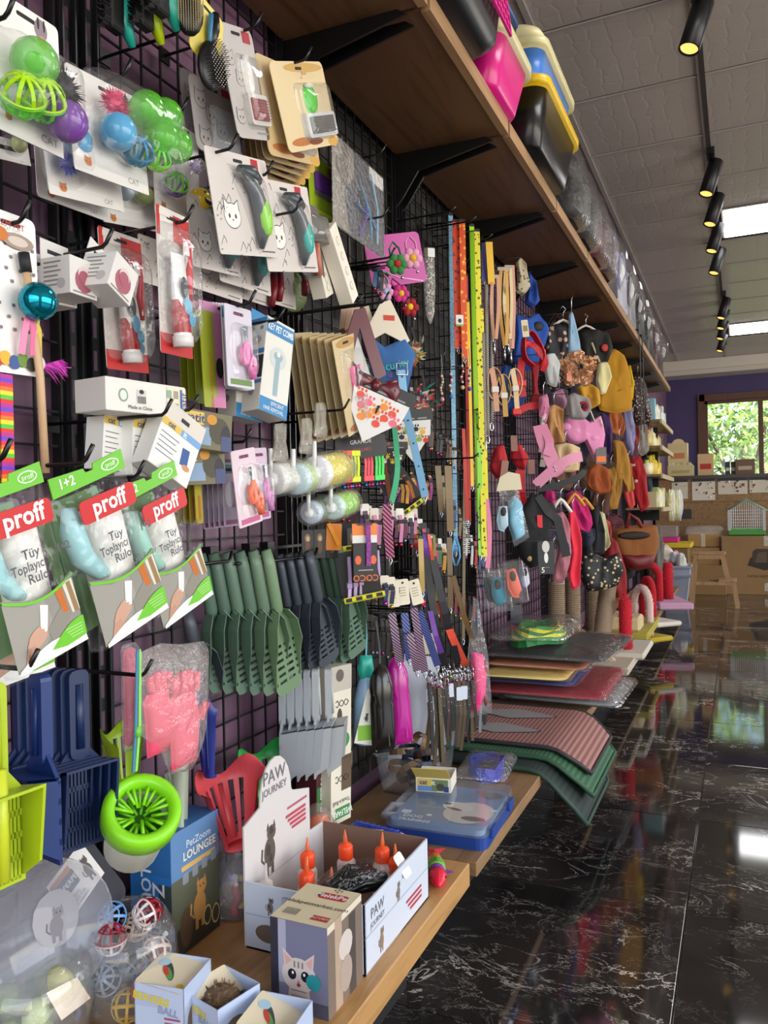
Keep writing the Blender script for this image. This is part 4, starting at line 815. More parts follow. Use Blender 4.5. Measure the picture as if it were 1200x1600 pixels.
 # lint roller packs
GRN=m('#6cc02a',.35);RED=m('#c8161c',.35)
def lint(label,A,grp=None,tone='#9fd0d4'):
 M_,W_,H_=hg(*A);t=thing('lint_roller_pack',label,'lint roller',M_,grp);w=W_
 q=MB();q.prism([(-w*.5,-H_*.02),(-w*.06,-H_*.03),(-w*.04,-.055*H_),(w*.06,-.055*H_),(w*.08,-H_*.02),(w*.5,0),(w*.5,-H_*.11),(-w*.5,-H_*.13)],.010,.0115,GRN);hd=q.build('header_card',t)
 text('1+2',H_*.075,WHITE,hd,-w*.30,-H_*.07,.0118,bold=.02);q=MB();q.disc(w*.30,-H_*.06,w*.13,H_*.032,.0117,WHITE);q.disc(w*.30,-H_*.06,w*.115,H_*.026,.0119,GRN);q.build('oval_print',hd);text('proff',H_*.04,WHITE,hd,w*.30,-H_*.06,.0121)
 MB().lathe([(0,-H_*.86),(w*.24,-H_*.86),(w*.25,-H_*.85),(w*.25,-H_*.31),(w*.24,-H_*.30),(0,-H_*.30)],m('#e9e6df',.55),18,TR(w*.17,0,-.014)).build('roller',t)
 MB().tube([(-w*.26,-H_*.22,0),(-w*.32,-H_*.34,.003),(-w*.28,-H_*.50,.003),(-w*.12,-H_*.62,.002),(-w*.0,-H_*.66,0)],.012,m(tone,.4),10,rads=[w*.07,w*.12,w*.12,w*.09,w*.05]).build('handle',t)
 MB().box(-w*.40,w*.42,-H_*.98,-H_*.20,-.034,-.030,m('#5d8a4a',.6)).build('back_card',t)
 z=w*.16+.006;fr_=MB();g=m('#a8a399',.6);wt=m('#efece6',.45)
 for P,c,dz in(([(-w*.46,-H_*.60),(-w*.1,-H_*.665),(w*.2,-H_*.66),(w*.48,-H_*.60),(w*.49,-H_*.98),(-w*.46,-H_*.99)],'#8d8a80',0),([(-w*.46,-H_*.62),(-w*.2,-H_*.68),(w*.05,-H_*.68),(w*.10,-H_*.80),(-w*.10,-H_*.97),(-w*.46,-H_*.97)],'#9a968c',.0002),([(w*.02,-H_*.84),(w*.36,-H_*.72),(w*.42,-H_*.80),(w*.05,-H_*.96)],'#8a857a',.0004),([(w*.20,-H_*.66),(w*.30,-H_*.655),(w*.34,-H_*.80),(w*.26,-H_*.80)],'#c0661e',.0004),([(w*.32,-H_*.65),(w*.46,-H_*.635),(w*.49,-H_*.82),(w*.38,-H_*.82)],'#d8d0c2',.0004),([(w*.37,-H_*.65),(w*.43,-H_*.645),(w*.48,-H_*.82),(w*.41,-H_*.82)],'#94764e',.0005),([(-w*.10,-H_*.86),(w*.0,-H_*.845),(w*.08,-H_*.72),(-w*.02,-H_*.70)],'#ece8e2',.0007)):
  fr_.flat(P,z+dz,m(c,.5))
 for a,b in((-.16,-.835),(-.13,-.855),(-.10,-.875),(-.19,-.86)):fr_.disc(w*a,H_*b,w*.11,H_*.020,z+.0009,m('#c69a82',.5),10,a=.5)
 fr_.flat([(-w*.36,-H_*.97),(-w*.26,-H_*.86),(-w*.12,-H_*.84),(-w*.12,-H_*.90),(-w*.26,-H_*.985)],z+.0008,m('#be9078',.5))
 fr_.flat([(-w*.44,-H_)]+[(-w*.44+w*.93*i/10,-H_*(.98-.07*sin(i/10*PI*.9)))for i in range(11)]+[(w*.5,-H_)],z+.0010,wt)
 fr_.flat([(w*.0+w*.5*i/8,-H_*(.955-.10*sin(i/8*PI*.55)))for i in range(9)]+[(w*.5,-H_*.965),(w*.2,-H_*.975)],z+.0012,GRN)
 for j in range(4):fr_.rect(w*(.22+.02*j),w*.46,-H_*(.895+.017*j),-H_*(.889+.017*j),z+.0014,m('#a9d684',.5))
 P=[(-w*.46+w*.94*i/12,-H_*(.605+.062*sin(i/12*PI)))for i in range(13)];fr_.flat(P+[(a,b-H_*.016)for a,b in P[::-1]],z+.0013,GRN)
 fr_.build('front_print',t)
 lb=MB();lb.prism(rrect(-w*.31,w*.46,-H_*.315,-H_*.185,.006),z-.004,z-.003,RED);lb=lb.build('red_label',t);text('proff',H_*.135,WHITE,lb,w*.08,-H_*.245,z-.0026,bold=.025)
 G=m('#57585c',.5)
 text('Tüy',H_*.072,G,t,w*.03,-H_*.43,z,bold=.015);text('Toplayıcı',H_*.072,G,t,-w*.03,-H_*.495,z,0,.85,bold=.015);text('Rulo',H_*.072,G,t,w*.06,-H_*.56,z,bold=.015);text('Lint Roller',H_*.05,m('#6f7072',.5),t,w*.34,-H_*.62,z+.0016,bold=.01);text('1+2',H_*.06,G,t,w*.46,-H_*.46,z,bold=.03)
 MB().pillow([(-w*.52,-H_*.10),(-w*.3,-H_*.09),(w*.3,-H_*.07),(w*.52,-H_*.09),(w*.54,-H_*.5),(w*.55,-H_*1.0),(w*.2,-H_*1.05),(-w*.3,-H_*1.06),(-w*.5,-H_*1.02),(-w*.53,-H_*.5)],w*.12,film('#ffffff',.02,.06,.8,26,.16),.004,back=.9,wr=.004,seed=A[1]).build('bag',t)
 return t
lint('lint roller pack cut by the left edge, largest of the three',(.27,-12,738,60,1026,132),None)
lint('lint roller pack in the middle with 1+2 on its green header',(.25,122,722,190,980,122),None)
lint('lint roller pack on the right, beside the green scoops',(.21,218,738,272,955,96),None,'#9ccfc0')
lint('lint roller pack hidden behind, white corner at the left edge',(.20,-20,800,10,1060,120))
for h in((.28,4,720),(.27,133,724),(.23,215,745)):hook(*h)
# rail with green and grey slotted scoops
p0=PX(.17,290,884);p1=PX(.17,560,862)
t=thing('hook_rail','black rail with bent hooks holding the green and grey scoops','rail',fr((.03,p0.y,PX(.03,300,868).z)))
ln=p1.y-p0.y;MB().box(-.02,ln,-.003,.003,0,.006,HK).build('wall_bar',t)
for k,(u,v,ue,ve)in enumerate(((305,885,372,870),(395,880,425,866),(430,878,480,862),(480,872,505,860))):
 a=PX(.16,u,v);z_=a.z-t.matrix_world.translation.z;y_=a.y-p0.y;y2=PX(.16,ue,v).y-p0.y
 MB().tube([(y_-.02,z_,.11),(y2,z_,.11),(y2+.006,z_+.003,.11),(y2+.012,z_+.016,.11)],.003,HK).build('front_rod',t)
 MB().box(y2-.03,y2-.005,-.012,.014,0,.02,HK).build('clamp',t)
def scoop(label,A,col,grp,yw=-.2):
 M_,W_,H_=hg(*A);t=thing('slotted_scoop',label,'scoop',M_@RY(yw),grp);mt=m(col,.42)
 MB().tube([(0,.006,0),(0,-.02,.002),(0,-H_*.40,.002),(0,-H_*.44,.0)],.011,mt,10,rads=[.010,.0125,.0125,.010],fl=.7).build('handle',t)
 b=MB();w=.033;y0=-H_*.42;y1=-H_;n=9
 L=[(y0,.012),(y0-.02,.028),(y0-.05,w),(y1+.012,w),(y1,w-.010)]
 def bl(ya,yb,xa,xb,z=-.002):b.box(xa,xb,yb,ya,z-.001,z+.001,mt)
 b.prism([(-.012,y0+.004),(.012,y0+.004),(.026,y0-.02),(w,y0-.055),(w,y0-.06),(-w,y0-.06),(-w,y0-.055),(-.026,y0-.02)],-.003,-.001,mt)
 ys=y0-.06;bars=6;step=(ys-(y1+.014))/bars
 for i in range(bars):
  ya=ys-i*step;bl(ya-step*.42,ya-step,-w,w)
  for xx in(-w+.006,-.003,w-.012):bl(ya,ya-step*.42,xx,xx+.006)
 b.prism([(-w,y1+.014),(w,y1+.014),(w-.004,y1+.003),(w-.012,y1),(-w+.012,y1),(-w+.004,y1+.003)],-.003,-.001,mt);b.build('blade',t)
 s=MB()
 for sg in(-1,1):s.strap([(sg*.012,y0+.004,.008),(sg*.027,y0-.02,.010),(sg*w,y0-.058,.009),(sg*w,y0-.085,.004),(sg*w,y1+.02,-.001)],[.020,.024,.022,.012,.003],mt,.0016,(0,0,1))
 s.build('side_walls',t)
GREENS=['#4f6858','#4c6454','#566f5c','#526a58','#5c745c','#6a8462']
for k in range(6):scoop('green slotted scoop in the left bunch, the one with the lightest handle' if k==5 else 'sage green slotted scoop in the left bunch on the rail',(.10+.012*k,314+20.5*k,872-1.5*k,352+20.5*k,1075+1*k,30),GREENS[k],None if k==5 else 'sage green scoops, left bunch')
for k in range(4):scoop('slate grey slotted scoop in the middle bunch on the rail',(.10+.016*k,437+15*k,872-2*k,466+17*k,1048-4*k,30),'#3a4049','slate grey scoops')
for k in range(4):scoop('green slotted scoop nearest the yellow collar tray' if k==3 else 'green slotted scoop in the right bunch on the rail',(.10+.016*k,492+12*k,866-3*k,525+12*k,1040-6*k,30),['#465f50','#465f50','#4f6a58','#56705c'][k],None if k==3 else 'green scoops, right bunch')
scoop('dark slate scoop half hidden behind the lint roller bag',(.09,292,960,318,1078,30),'#3c4148',None)
# LOWER LEFT AND THE FRONT PLATFORM
ZP,ZP2,ZP3=.26,.22,.19
TOP=BAS.transposed()
FRONT=lambda w:TR(-w/2,0,0)@RY(-PI/2)
def bx(name,label,cat,x0,x1,y0,y1,z0,h,col,yaw=0,tilt=0,mat=None):
 """closed carton standing on z0: local x along the wall, y up, z out"""
 w=y1-y0;d=x1-x0;t=thing(name,label,cat,fr(((x0+x1)/2,(y0+y1)/2,z0),yaw=yaw,roll=tilt));MB().box(-w/2,w/2,0,h,-d/2,d/2,mat or m(col,.45),b=.0008).build('carton',t);return t,w,h,d
def litter(label,x,u,v,col,grp=None,yw=-.25,s=1.0,rl=0):
 t=thing('litter_scoop',label,'scoop',fr(PX(x,u,v),roll=rl)@RY(yw),grp);mt=m(col,.4)
 MB().prism(rrect(-.015*s,.015*s,-.125*s,0,.010*s),-.006,.006,mt).build('handle',t);MB().tube([(0,-.02*s,.006),(0,-.11*s,.008)],.006*s,mt,8,fl=.5).build('handle_rib',t)
 q=MB();w=.040*s;a=-.125*s;b=-.25*s;q.prism([(-.015*s,a+.012),(.015*s,a+.012),(w,a-.012),(-w,a-.012)],-.002,.002,mt)
 n=13
 for i in range(n):xx=-w+.006+(2*w-.012)*i/(n-1);q.box(xx-.0014,xx+.0014,b,a-.012,-.002,.001,mt)
 for j in range(5):yy=a-.012-(a-.012-b)*j/4;q.box(-w,w,yy-.003,yy+.003,-.002,.001,mt)
 q.build('sieve',t);q=MB()
 for sg in(-1,1):q.add([(sg*w,a-.012,-.002),(sg*w,b,-.002),(sg*w,b+.02,.026),(sg*w,a-.005,.034),(sg*(w-.003),a-.012,-.002),(sg*(w-.003),b,-.002),(sg*(w-.003),b+.02,.026),(sg*(w-.003),a-.005,.034)],[(0,1,2,3),(7,6,5,4),(0,4,5,1),(1,5,6,2),(2,6,7,3),(3,7,4,0)],mt)
 q.add([(-w,a-.012,-.002),(w,a-.012,-.002),(w,a-.005,.034),(-w,a-.005,.034),(-w,a-.009,-.002),(w,a-.009,-.002),(w,a-.002,.034),(-w,a-.002,.034)],[(0,1,2,3),(7,6,5,4),(0,4,5,1),(2,6,7,3)],mt);q.build('rim',t);return t
DB='#11264f'
for k in range(7):litter('dark blue litter scoop at the right end of its row, sieve showing' if k==6 else 'dark blue litter scoop in the row below the lint rollers',.14+.010*k,38+13.5*k,1040+1*k,DB,None if k==6 else 'dark blue litter scoops',-.25,.84)
litter('dark blue litter scoop seen edge-on in front of its row',.27,62,1052,'#15306a',None,-1.75,.74)
litter('lime green litter scoop cut by the left edge',.29,-14,1066,'#a9bf1c',None,-.1,.76)
hook(.29,46,1046)
t=thing('plastic_edge','lime plastic handle standing at the very left edge','scoop',fr(PX(.31,2,1290)));MB().tube([(0,.05,0),(.001,-.05,0)],.006,m('#c4cf2a',.4),8).build('handle',t)
t=thing('glove_bag','pink rubber grooming gloves in a crinkled clear bag','grooming glove',fr(PX(.22,262,1015)))
def glove(ox,oy,s,z):
 q=MB();c=m('#e8506e',.45);q.pillow([(ox-.028*s,oy-.11*s),(ox-.03*s,oy-.05*s),(ox-.034*s,oy-.02*s),(ox-.02*s,oy+.0*s),(ox+.0*s,oy+.012*s),(ox+.022*s,oy),(ox+.032*s,oy-.05*s),(ox+.024*s,oy-.11*s)],.012,c,z,back=.5,wr=.003)
 for k in range(4):q.tube([(ox+(-.021+.014*k)*s,oy-.006*s,z+.004),(ox+(-.024+.016*k)*s,oy+.028*s-abs(k-1.4)*.005*s,z+.004)],.0068*s,c,8)
 q.tube([(ox+.028*s,oy-.05*s,z+.004),(ox+.045*s,oy-.03*s,z+.004)],.007*s,c,8);q.build('glove',t)
glove(.018,-.055,.95,.01);glove(-.022,-.045,.8,.0)
MB().pillow([(-.062,.006),(-.02,.012),(.02,.004),(.072,.0),(.066,-.06),(.058,-.12),(.046,-.15),(.03,-.172),(-.004,-.165),(-.02,-.13),(-.058,-.10)],.030,film('#fff6f2',.16,.09,1.0,70,.6),.004,back=.6,wr=.006).build('bag',t)
t=thing('pink_sleeve','narrow pink item in clear sleeve left of the gloves','toy',fr(PX(.18,202,1012)));MB().pillow(rrect(-.012,.012,-.13,0,.008),.010,m('#d8607c',.4),0,back=.5,wr=.003).build('body',t);MB().pillow(rrect(-.015,.015,-.136,.006,.006),.014,film('#ffffff',.12,.08,.9,80,.6),0,back=.6).build('sleeve',t)
hk=hook(.26,226,1056);t=thing('paw_cleaner_cup','lime rimmed paw cleaning cup hanging by its strap','paw cleaner',fr(PX(.26,222,1266)))
T=RY(-.62)@RX(.75);cup=film('#eef3e6',.55,.2,.05,20,.3)
MB().lathe([(0,-.095),(.030,-.095),(.034,-.09),(.040,-.02),(.041,0),(.036,0),(.034,-.02),(.030,-.088),(0,-.088)],cup,22,T).build('cup',t)
g=m('#86d81c',.35);rg=MB();rg.lathe([(.043,-.022),(.0465,-.02),(.047,.0),(.045,.007),(.038,.009),(.032,.004),(.031,-.01),(.040,-.02)],g,28,T);rg=rg.build('rim',t)
q=MB()
for k in range(22):
 a=2*PI*k/22;r1=.010+.003*(k%2);q.tube([(.032*cos(a),.001-.004*(k%3),.032*sin(a)),(r1*cos(a),-.006-.006*(k%3),r1*sin(a))],.0021,g,6,T=T)
for k in range(9):a=2*PI*k/9+.2;q.tube([(.03*cos(a),-.02,.03*sin(a)),(.006*cos(a),-.022,.006*sin(a))],.0021,m('#5fae14',.4),6,T=T)
q.build('bristles',t,kind='stuff');MB().lathe([(.0,-.03),(.031,-.03)],m('#3f7d12',.6),18,T).build('inner_wall',t)
for k,(c,dx)in enumerate((('#8fd86a',.0022),('#4a86a8',-.0024))):MB().strap([(dx,.045,-.01),(dx*1.4,.10,-.004),(dx,.188,.0),(dx*.3,.193,.0)],.004,m(c,.5),.0015).build('strap',t)
MB().tube([(0,.088,-.004),(0,.10,-.004)],.0045,m('#6fc04a',.4),6).build('toggle',t)
def handscoop(label,x,y,z,col,h,r0,r1,yw,tl=0,slots=5,a=1.9):
 t=thing('hand_scoop',label,'scoop',fr((x,y,z),yaw=yw,roll=tl));mt=m(col,.38);n=18;rows=[(r0,0),(r0*1.05,h*.12),(r0+(r1-r0)*.45,h*.45),(r0+(r1-r0)*.8,h*.8),(r1,h)]
 vs=[];fs=[]
 for i,(r,y_)in enumerate(rows):
  for k in range(n+1):
   an=-a+2*a*k/n+PI/2;lip=1+(.22*(abs(k-n/2)/(n/2))**2 if i==4 else 0);dy=h*.10*cos(4*PI*k/n)if i==4 else 0
   for rr in(r*lip,r*lip-.003):vs.append((rr*cos(an),y_-dy,-rr*sin(an)*.75))
 w=(n+1)*2
 for i in range(4):
  for k in range(n):
   if slots and i in(1,2)and n*.25<=k<n*.75 and k%2==1:continue
   q0=i*w+2*k;fs+=[(q0,q0+2,q0+w+2,q0+w),(q0+1,q0+w+1,q0+w+3,q0+3)]
 for k in range(n):q0=4*w+2*k;fs.append((q0,q0+2,q0+3,q0+1))
 MB().add(vs,fs,mt,True).build('bowl',t);MB().lathe([(0,0),(r0,0),(r0*.95,.004),(0,.004)],mt,n,Matrix.Diagonal((1,1,.75,1))).build('end',t)
 MB().tube([(0,.01,-r0*.7),(0,h*.3,-r0*.9),(0,h*.75,-r1*.8)],.008,mt,8,fl=.6).build('grip',t);return t
p=PX(.14,215,1225);handscoop('lime plastic scoop hiding behind the paw cleaner',.12,p.y,p.z-.01,'#9fc41c',.085,.022,.04,.2)
p=PX(.11,336,1195);handscoop('navy blue scoop upright behind the dog carton',.10,p.y,p.z-.02,'#1b2a80',.13,.014,.026,.9)
p=PX(.13,310,1290);handscoop('pale grey-green scoop behind the dog carton',.10,p.y+.0,p.z-.03,'#b9c2ae',.15,.016,.030,.5)
p=PX(.13,374,1322);handscoop('coral red scoop standing behind the glass bowl',.13,p.y,p.z,'#e0525a',.13,.026,.055,-.5,.12)
p=PX(.09,424,1275);handscoop('bright green scoop standing behind the coral one',.09,p.y,p.z,'#2fae4a',.125,.028,.055,-.4,.05)
t=thing('clear_label_case','grey clear case with a cat picture label, leaning','case',fr(PX(.10,172,1440),pitch=-.35,roll=.42));w,h=.105,.125
MB().prism(rrect(-w/2,w/2,0,h,.018),-.016,0,film('#4a4a52',.72,.12,.1,30,.4)).build('case_body',t);q=MB();q.rect(-w*.40,w*.36,h*.42,h*.90,.0006,m('#d8d4d0',.5));q.rect(-w*.38,w*.0,h*.66,h*.86,.0008,m('#b86a4a',.5));q.rect(-w*.34,w*.02,h*.62,h*.80,.0010,m('#3a4a58',.5));animal(q,w*.20,h*.62,h*.17,.001,'#5a5450');q.build('label',t)
text('NIPPERPET',h*.085,WHITE,t,-w*.16,h*.71,.0014);text('PET TOYS',h*.05,INK,t,-w*.2,h*.56,.0014);text('CHOICE FOR',h*.045,INK,t,-w*.15,h*.51,.0014);text('YOUR FRIENDS',h*.045,INK,t,-w*.15,h*.46,.0014)
JAR=film('#f4f6fa',.05,.04,.0,1,.8)
JX,JY=PZ(ZP+.06,48,1572).xy
t=thing('clear_jar','big clear round jar of green bagged toys, bottom left corner','jar',fr((JX,JY,ZP)))
MB().lathe([(0,0),(.060,0),(.074,.03),(.079,.065),(.074,.105),(.062,.125),(.060,.125),(.072,.104),(.077,.065),(.072,.032),(.059,.003),(0,.003)],JAR,30).build('bowl',t)
rnd=random.Random(9)
for k in range(9):
 a=k*2.4;r=.010+.032*((k*.37)%1);c=['#8fc42a','#4f9e3a','#b8c890','#a8cc2a','#5fae5a','#c8d4a0','#2f7f3a','#98c840','#c2bf7a'][k]
 o=thing('bagged_toy','green toy in a clear bag inside the big jar','toy',fr((JX+r*cos(a),JY+r*sin(a),ZP+.028+.008*k),roll=k,pitch=k*.7),'bagged toys in the big jar');MB().ell((0,0,0),(.022,.014,.018),m(c,.4),10).build('toy',o);MB().pillow(rrect(-.032,.032,-.026,.026,.008),.022,film('#f4ffe8',.05,.08,1,120,.25),0,back=.9,wr=.004).build('bag',o)
MB().add([(-.02,.10,.05),(.02,.10,.06),(.03,.07,.072),(-.012,.065,.066)],[(0,1,2,3)],m('#e4d2b8',.6)).build('paper_tag',t)
t=thing('jar_lid','round clear lid leaning upright behind the big jar','lid',fr(PX(.09,62,1455),pitch=-.15,yaw=-.4));MB().lathe([(0,0),(.088,0),(.09,.004),(.09,.02),(.087,.02),(.086,.006),(0,.003)],film('#b8bac6',.24,.05,.0,1,.6),30,RX(PI/2)).build('lid',t)
q=MB();q.disc(.02,.01,.03,.036,.004,m('#9a989c',.6));animal(q,.02,.0,.026,.0043,'#77747a');q.build('picture',t)
BX,BY=PZ(ZP+.06,196,1512).xy
t=thing('fish_bowl','clear fish bowl full of lattice cat balls','bowl',fr((BX,BY,ZP))@Matrix.Scale(1.28,4))
MB().lathe([(0,0),(.030,0),(.046,.014),(.057,.05),(.054,.085),(.043,.105),(.041,.105),(.052,.084),(.055,.05),(.044,.016),(.029,.003),(0,.003)],JAR,28).build('bowl',t)
for k,(x,y,z,a,b)in enumerate(((-.026,.092,.005,'#8f1c2c','#c8c0bc'),(.0,.098,-.018,'#6aa0d8','#14161a'),(.022,.098,.012,'#e0d4d0','#a01a2a'),(.03,.075,-.012,'#e0c8b8','#e0c8b8'),(.012,.064,.032,'#e6d2c2','#e6d2c2'),(-.016,.066,.028,'#14161a','#3a4a5a'),(-.028,.05,.0,'#1a1c22','#7a8aa0'),(.026,.042,.018,'#b02a2a','#b02a2a'),(-.008,.036,.036,'#b01e24','#e0b8a0'),(.02,.020,.024,'#d8541c','#b83a18'),(-.02,.022,.02,'#d8b01c','#d8b01c'),(.0,.018,.034,'#e8e0d8','#c83a2c'),(.0,.05,-.02,'#c83a2c','#2a4a8a'),(.0,.022,-.01,'#3a3a40','#3a3a40'))):
 o=thing('lattice_ball',['red and grey lattice ball at the bowl rim, left','blue and black lattice ball at the back of the bowl rim','pink-white and red lattice ball topmost in the bowl','pale pink lattice ball at the right of the bowl','cream ribbed ball near the front rim of the bowl','black and grey lattice ball below the rim','black lattice ball at the left of the bowl','plain red lattice ball at the right of the bowl','red and peach lattice ball low at the front','orange lattice ball low on the right','yellow lattice ball low on the left','white and red lattice ball at the bottom front','red and blue lattice ball in the middle of the bowl','dark lattice ball at the bottom of the bowl'][k],'cat toy',fr((BX+z*1.28,BY+x*1.28,ZP+y*1.28),roll=k*.9,pitch=k*.6),'lattice balls in the fish bowl');ball_lattice(o,(0,0,0),.0205,a,b,n=8,top=True,name='shell')
p=PZ(ZP,250,1490);t,w,h,d=bx('dog_carton','blue carton with sitting dog picture behind the paw cleaner','box',.035,.115,.965,1.085,ZP,.195,'#2f6aa8',.0)
q=MB();z=d/2+.0003;q.rect(-w/2,w/2,0,h,z,m('#5f86b4',.5));q.rect(-w/2,w/2,0,h*.62,z+.0002,m('#5a5c48',.6));q.rect(-w/2,w/2,0,h*.22,z+.0003,m('#3b362c',.6))
q.rect(-w*.3,w*.42,h*.66,h*.70,z+.0004,m('#d8b060',.5))
for k in range(4):q.prism(rrect(-w*.28+k*w*.2,-w*.16+k*w*.2,h*.55+k*.003,h*.64+k*.003,.003),z+.0004,z+.0006,m('#8a9098',.4))
animal(q,w*.06,h*.30,h*.24,z+.0007,'#c08a4a');q.disc(-w*.22,h*.2,w*.13,h*.16,z+.0006,m('#5a4630',.6))
for dx in(.22,.40):q.disc(w*dx,h*.22-dx*h*.2,w*.09,h*.085,z+.0008,m('#c9b070',.5));q.disc(w*dx,h*.22-dx*h*.2,w*.07,h*.068,z+.001,m('#4a4638',.5))
q.build('front_print',t);text('PetZoom',h*.085,m('#d8e2f0',.5),t,.06*w,h*.86,z+.001,bold=.01);text('LOUNGEE',h*.095,m('#f0ead0',.5),t,.08*w,h*.77,z+.001,bold=.02);text('TV',h*.05,m('#c8202a',.5),t,.43*w,h*.72,z+.001)
T=FRONT(w);q=MB();q.rect(-d/2,d/2,0,h*.66,.0004,m('#2a78c4',.5));q.rect(d*.2,d*.5,h*.1,h*.6,.0006,m('#3a4a4a',.6));o=q.build('end_print',t);o.matrix_local=T
text('Zoom',.032,m('#e8f0fa',.5),t,d*.18,h*.40,.0008,-PI/2,T=T,bold=.02);text('LOUNGEE',.028,m('#e8f0fa',.5),t,-d*.12,h*.38,.0008,-PI/2,T=T,bold=.02);text('Auto Pet Seat Cover',.010,m('#e8f0fa',.5),t,-d*.12,h*.16,.0008,-PI/2,T=T)
t=thing('glass_bowl','clear glass bowl with bagged toys priced on a sticker','bowl',fr((.115,1.135,ZP)))
MB().lathe([(0,0),(.040,0),(.048,.008),(.046,.05),(.038,.115),(.036,.115),(.044,.05),(.046,.010),(.038,.003),(0,.003)],JAR,26).build('bowl',t)
for k,(c,dx,dz,yy,r)in enumerate((('#d8c27a',.012,.012,.02,.3),('#b83a3a',-.018,.012,.03,1.4),('#6a3a8a',.01,-.004,.05,-.4),('#4a8a3a',.004,.022,.012,1.2),('#d8b43a',.02,0,.035,-.9))):
 o=thing('rope_toy',['tan twisted chew rope inside the glass bowl','dull red toy at the left in the glass bowl','purple toy at the top in the glass bowl','green toy at the bottom of the glass bowl','yellow toy at the right in the glass bowl'][k],'toy',fr((.115+dz,1.135+dx,ZP+yy),roll=r));q=MB();q.tube([(.025*(j/8-.5)*2,.004*sin(j*1.3),.004*cos(j*1.3))for j in range(9)],.006,m(c,.7),7,rads=[.004]+[.007]*7+[.004]);q.build('body',o)
MB().pillow([(-.03,.012),(-.032,.06),(-.01,.09),(.02,.088),(.03,.05),(.028,.012)],.028,film('#ffffff',.10,.07,1,90,.6),0,back=.8,wr=.006).build('inner_bag',t);MB().box(-.012,.008,.066,.078,.036,.037,WHITE).build('price_sticker',t);text('30.-',.009,m('#3a4a8a',.5),t,-.002,.072,.0374)
x0,x1,y0,y1,H0=.195,.405,1.045,1.305,.105;t=thing('display_box','open grey-white display box with tall header, full of orange-capped bottles','display box',fr(((x0+x1)/2,(y0+y1)/2,ZP)));w=y1-y0;d=x1-x0
PWH=m('#c9d0dc',.5);BRN=m('#7d5f4e',.7);th=.003
MB().box(-w/2,w/2,0,th,-d/2,d/2,BRN).build('bottom',t);MB().box(-w/2,-w/2+th,0,H0,-d/2,d/2,PWH).build('end_panel',t);MB().box(-w/2,w/2,0,H0,d/2-th,d/2,PWH).build('front_panel',t);MB().box(w/2-th,w/2,0,H0,-d/2,d/2,BRN).build('back_panel',t)
MB().prism([(-w/2,0),(w/2,0),(w/2,H0*1.0),(w*.30,H0*1.02),(w*.30,.185),(w*.08,.20)]+[(-w*.13+w*.19*cos(a),.205+.07*sin(a))for a in[PI*i/10 for i in range(11)]]+[(-w/2,.19)],-d/2-.003,-d/2,m('#cfcac8',.5)).build('header',t)
q=MB();z=-d/2+.0005;animal(q,-w*.22,.122,.050,z,'#5a4f48','#3f3732');q.rect(-w*.45,w*.25,.083,.085,z,m('#b8b0ac',.5))
for j in range(4):q.rect(w*(-.02+.025*j),w*.24,.158-.008*j,.163-.008*j,z,m('#b8485a',.5))
q.rect(-w*.0,w*.26,.172,.176,z,m('#b05a6a',.5));q.build('header_print',t);GY=m('#6a6870',.5);text('PAW',.032,GY,t,-w*.15,.245,z+.0004);text('JOURNEY',.018,GY,t,-w*.15,.222,z+.0004)
T=FRONT(w);q=MB();q.rect(-d/2,d/2,H0*.52,H0*.53,.0004,m('#8a93a4',.5));animal(q,-d*.28,H0*.68,.017,.0005,'#7a6f68','#4a423c');q.rect(-d*.18,-d*.12,H0*.56,H0*.85,.0005,m('#b4bcc8',.5));animal(q,-d*.30,H0*.28,.034,.0005,'#6e5a4c',lie=True);animal(q,d*.22,H0*.70,.016,.0005,'#7a6f68','#4a423c');q.rect(d*.16,d*.30,H0*.12,H0*.14,.0005,m('#b83a4a',.5));q.rect(d*.2,d*.24,H0*.04,H0*.12,.0005,m('#b83a4a',.5));o=q.build('end_print',t);o.matrix_local=T
RDK=m('#b02a3c',.5);text('AR İÇİN',.014,RDK,t,d*.33,H0*.36,.0008,T=T,bold=.01);text('EKVİYE',.014,RDK,t,d*.33,H0*.22,.0008,T=T,bold=.01)
q=MB();z=d/2+.0003;q.rect(-w/2,w/2,H0*.52,H0*.53,z,m('#8a93a4',.5));animal(q,-w*.28,H0*.24,.022,z+.0002,'#8a7460');animal(q,-w*.02,H0*.66,.018,z+.0002,'#7a6f68');
for j in range(3):q.rect(w*(.1+.03*j),w*.36,H0*(.34-.08*j),H0*(.38-.08*j),z+.0002,m('#b83a4a',.5))
q.build('front_print',t);text('PAW',.022,GY,t,-w*.33,H0*.78,z+.0004);text('JOURNEY',.012,GY,t,-w*.33,H0*.62,z+.0004)
def capbottle(k,u,v,dx,dy,hh):
 lab=['orange-capped squeeze bottle nearest the header','orange-capped squeeze bottle at the back left of the box','orange-capped squeeze bottle standing tallest in the box','orange-capped squeeze bottle at the back right of the box','orange-capped squeeze bottle lying low in the middle','orange-capped squeeze bottle at the right end of the box'][k]
 t=thing('squeeze_bottle',lab,'bottle',fr((dx,dy,ZP+.004),roll=.06*(k%3-1)));MB().lathe([(0,0),(.016,0),(.0165,.004),(.0165,hh-.03),(.012,hh-.024),(.010,hh-.02)],film('#fff4ea',.5,.15,0,1,.3),14).build('bottle_body',t);MB().lathe([(.0125,hh-.024),(.0130,hh-.004),(.011,hh),(.004,hh+.003)],m('#f04a1a',.35),14).build('cap',t);MB().lathe([(.0045,hh+.002),(.0038,hh+.01),(.0012,hh+.026),(0,hh+.027)],film('#f0703a',.6,.15,0,1,.3),10).build('nozzle',t)
for k,(dx,dy,hh)in enumerate(((.275,1.095,.105),(.24,1.165,.105),(.285,1.225,.105),(.345,1.235,.10),(.31,1.12,.085),(.375,1.235,.09))):capbottle(k,0,0,dx,dy,hh)
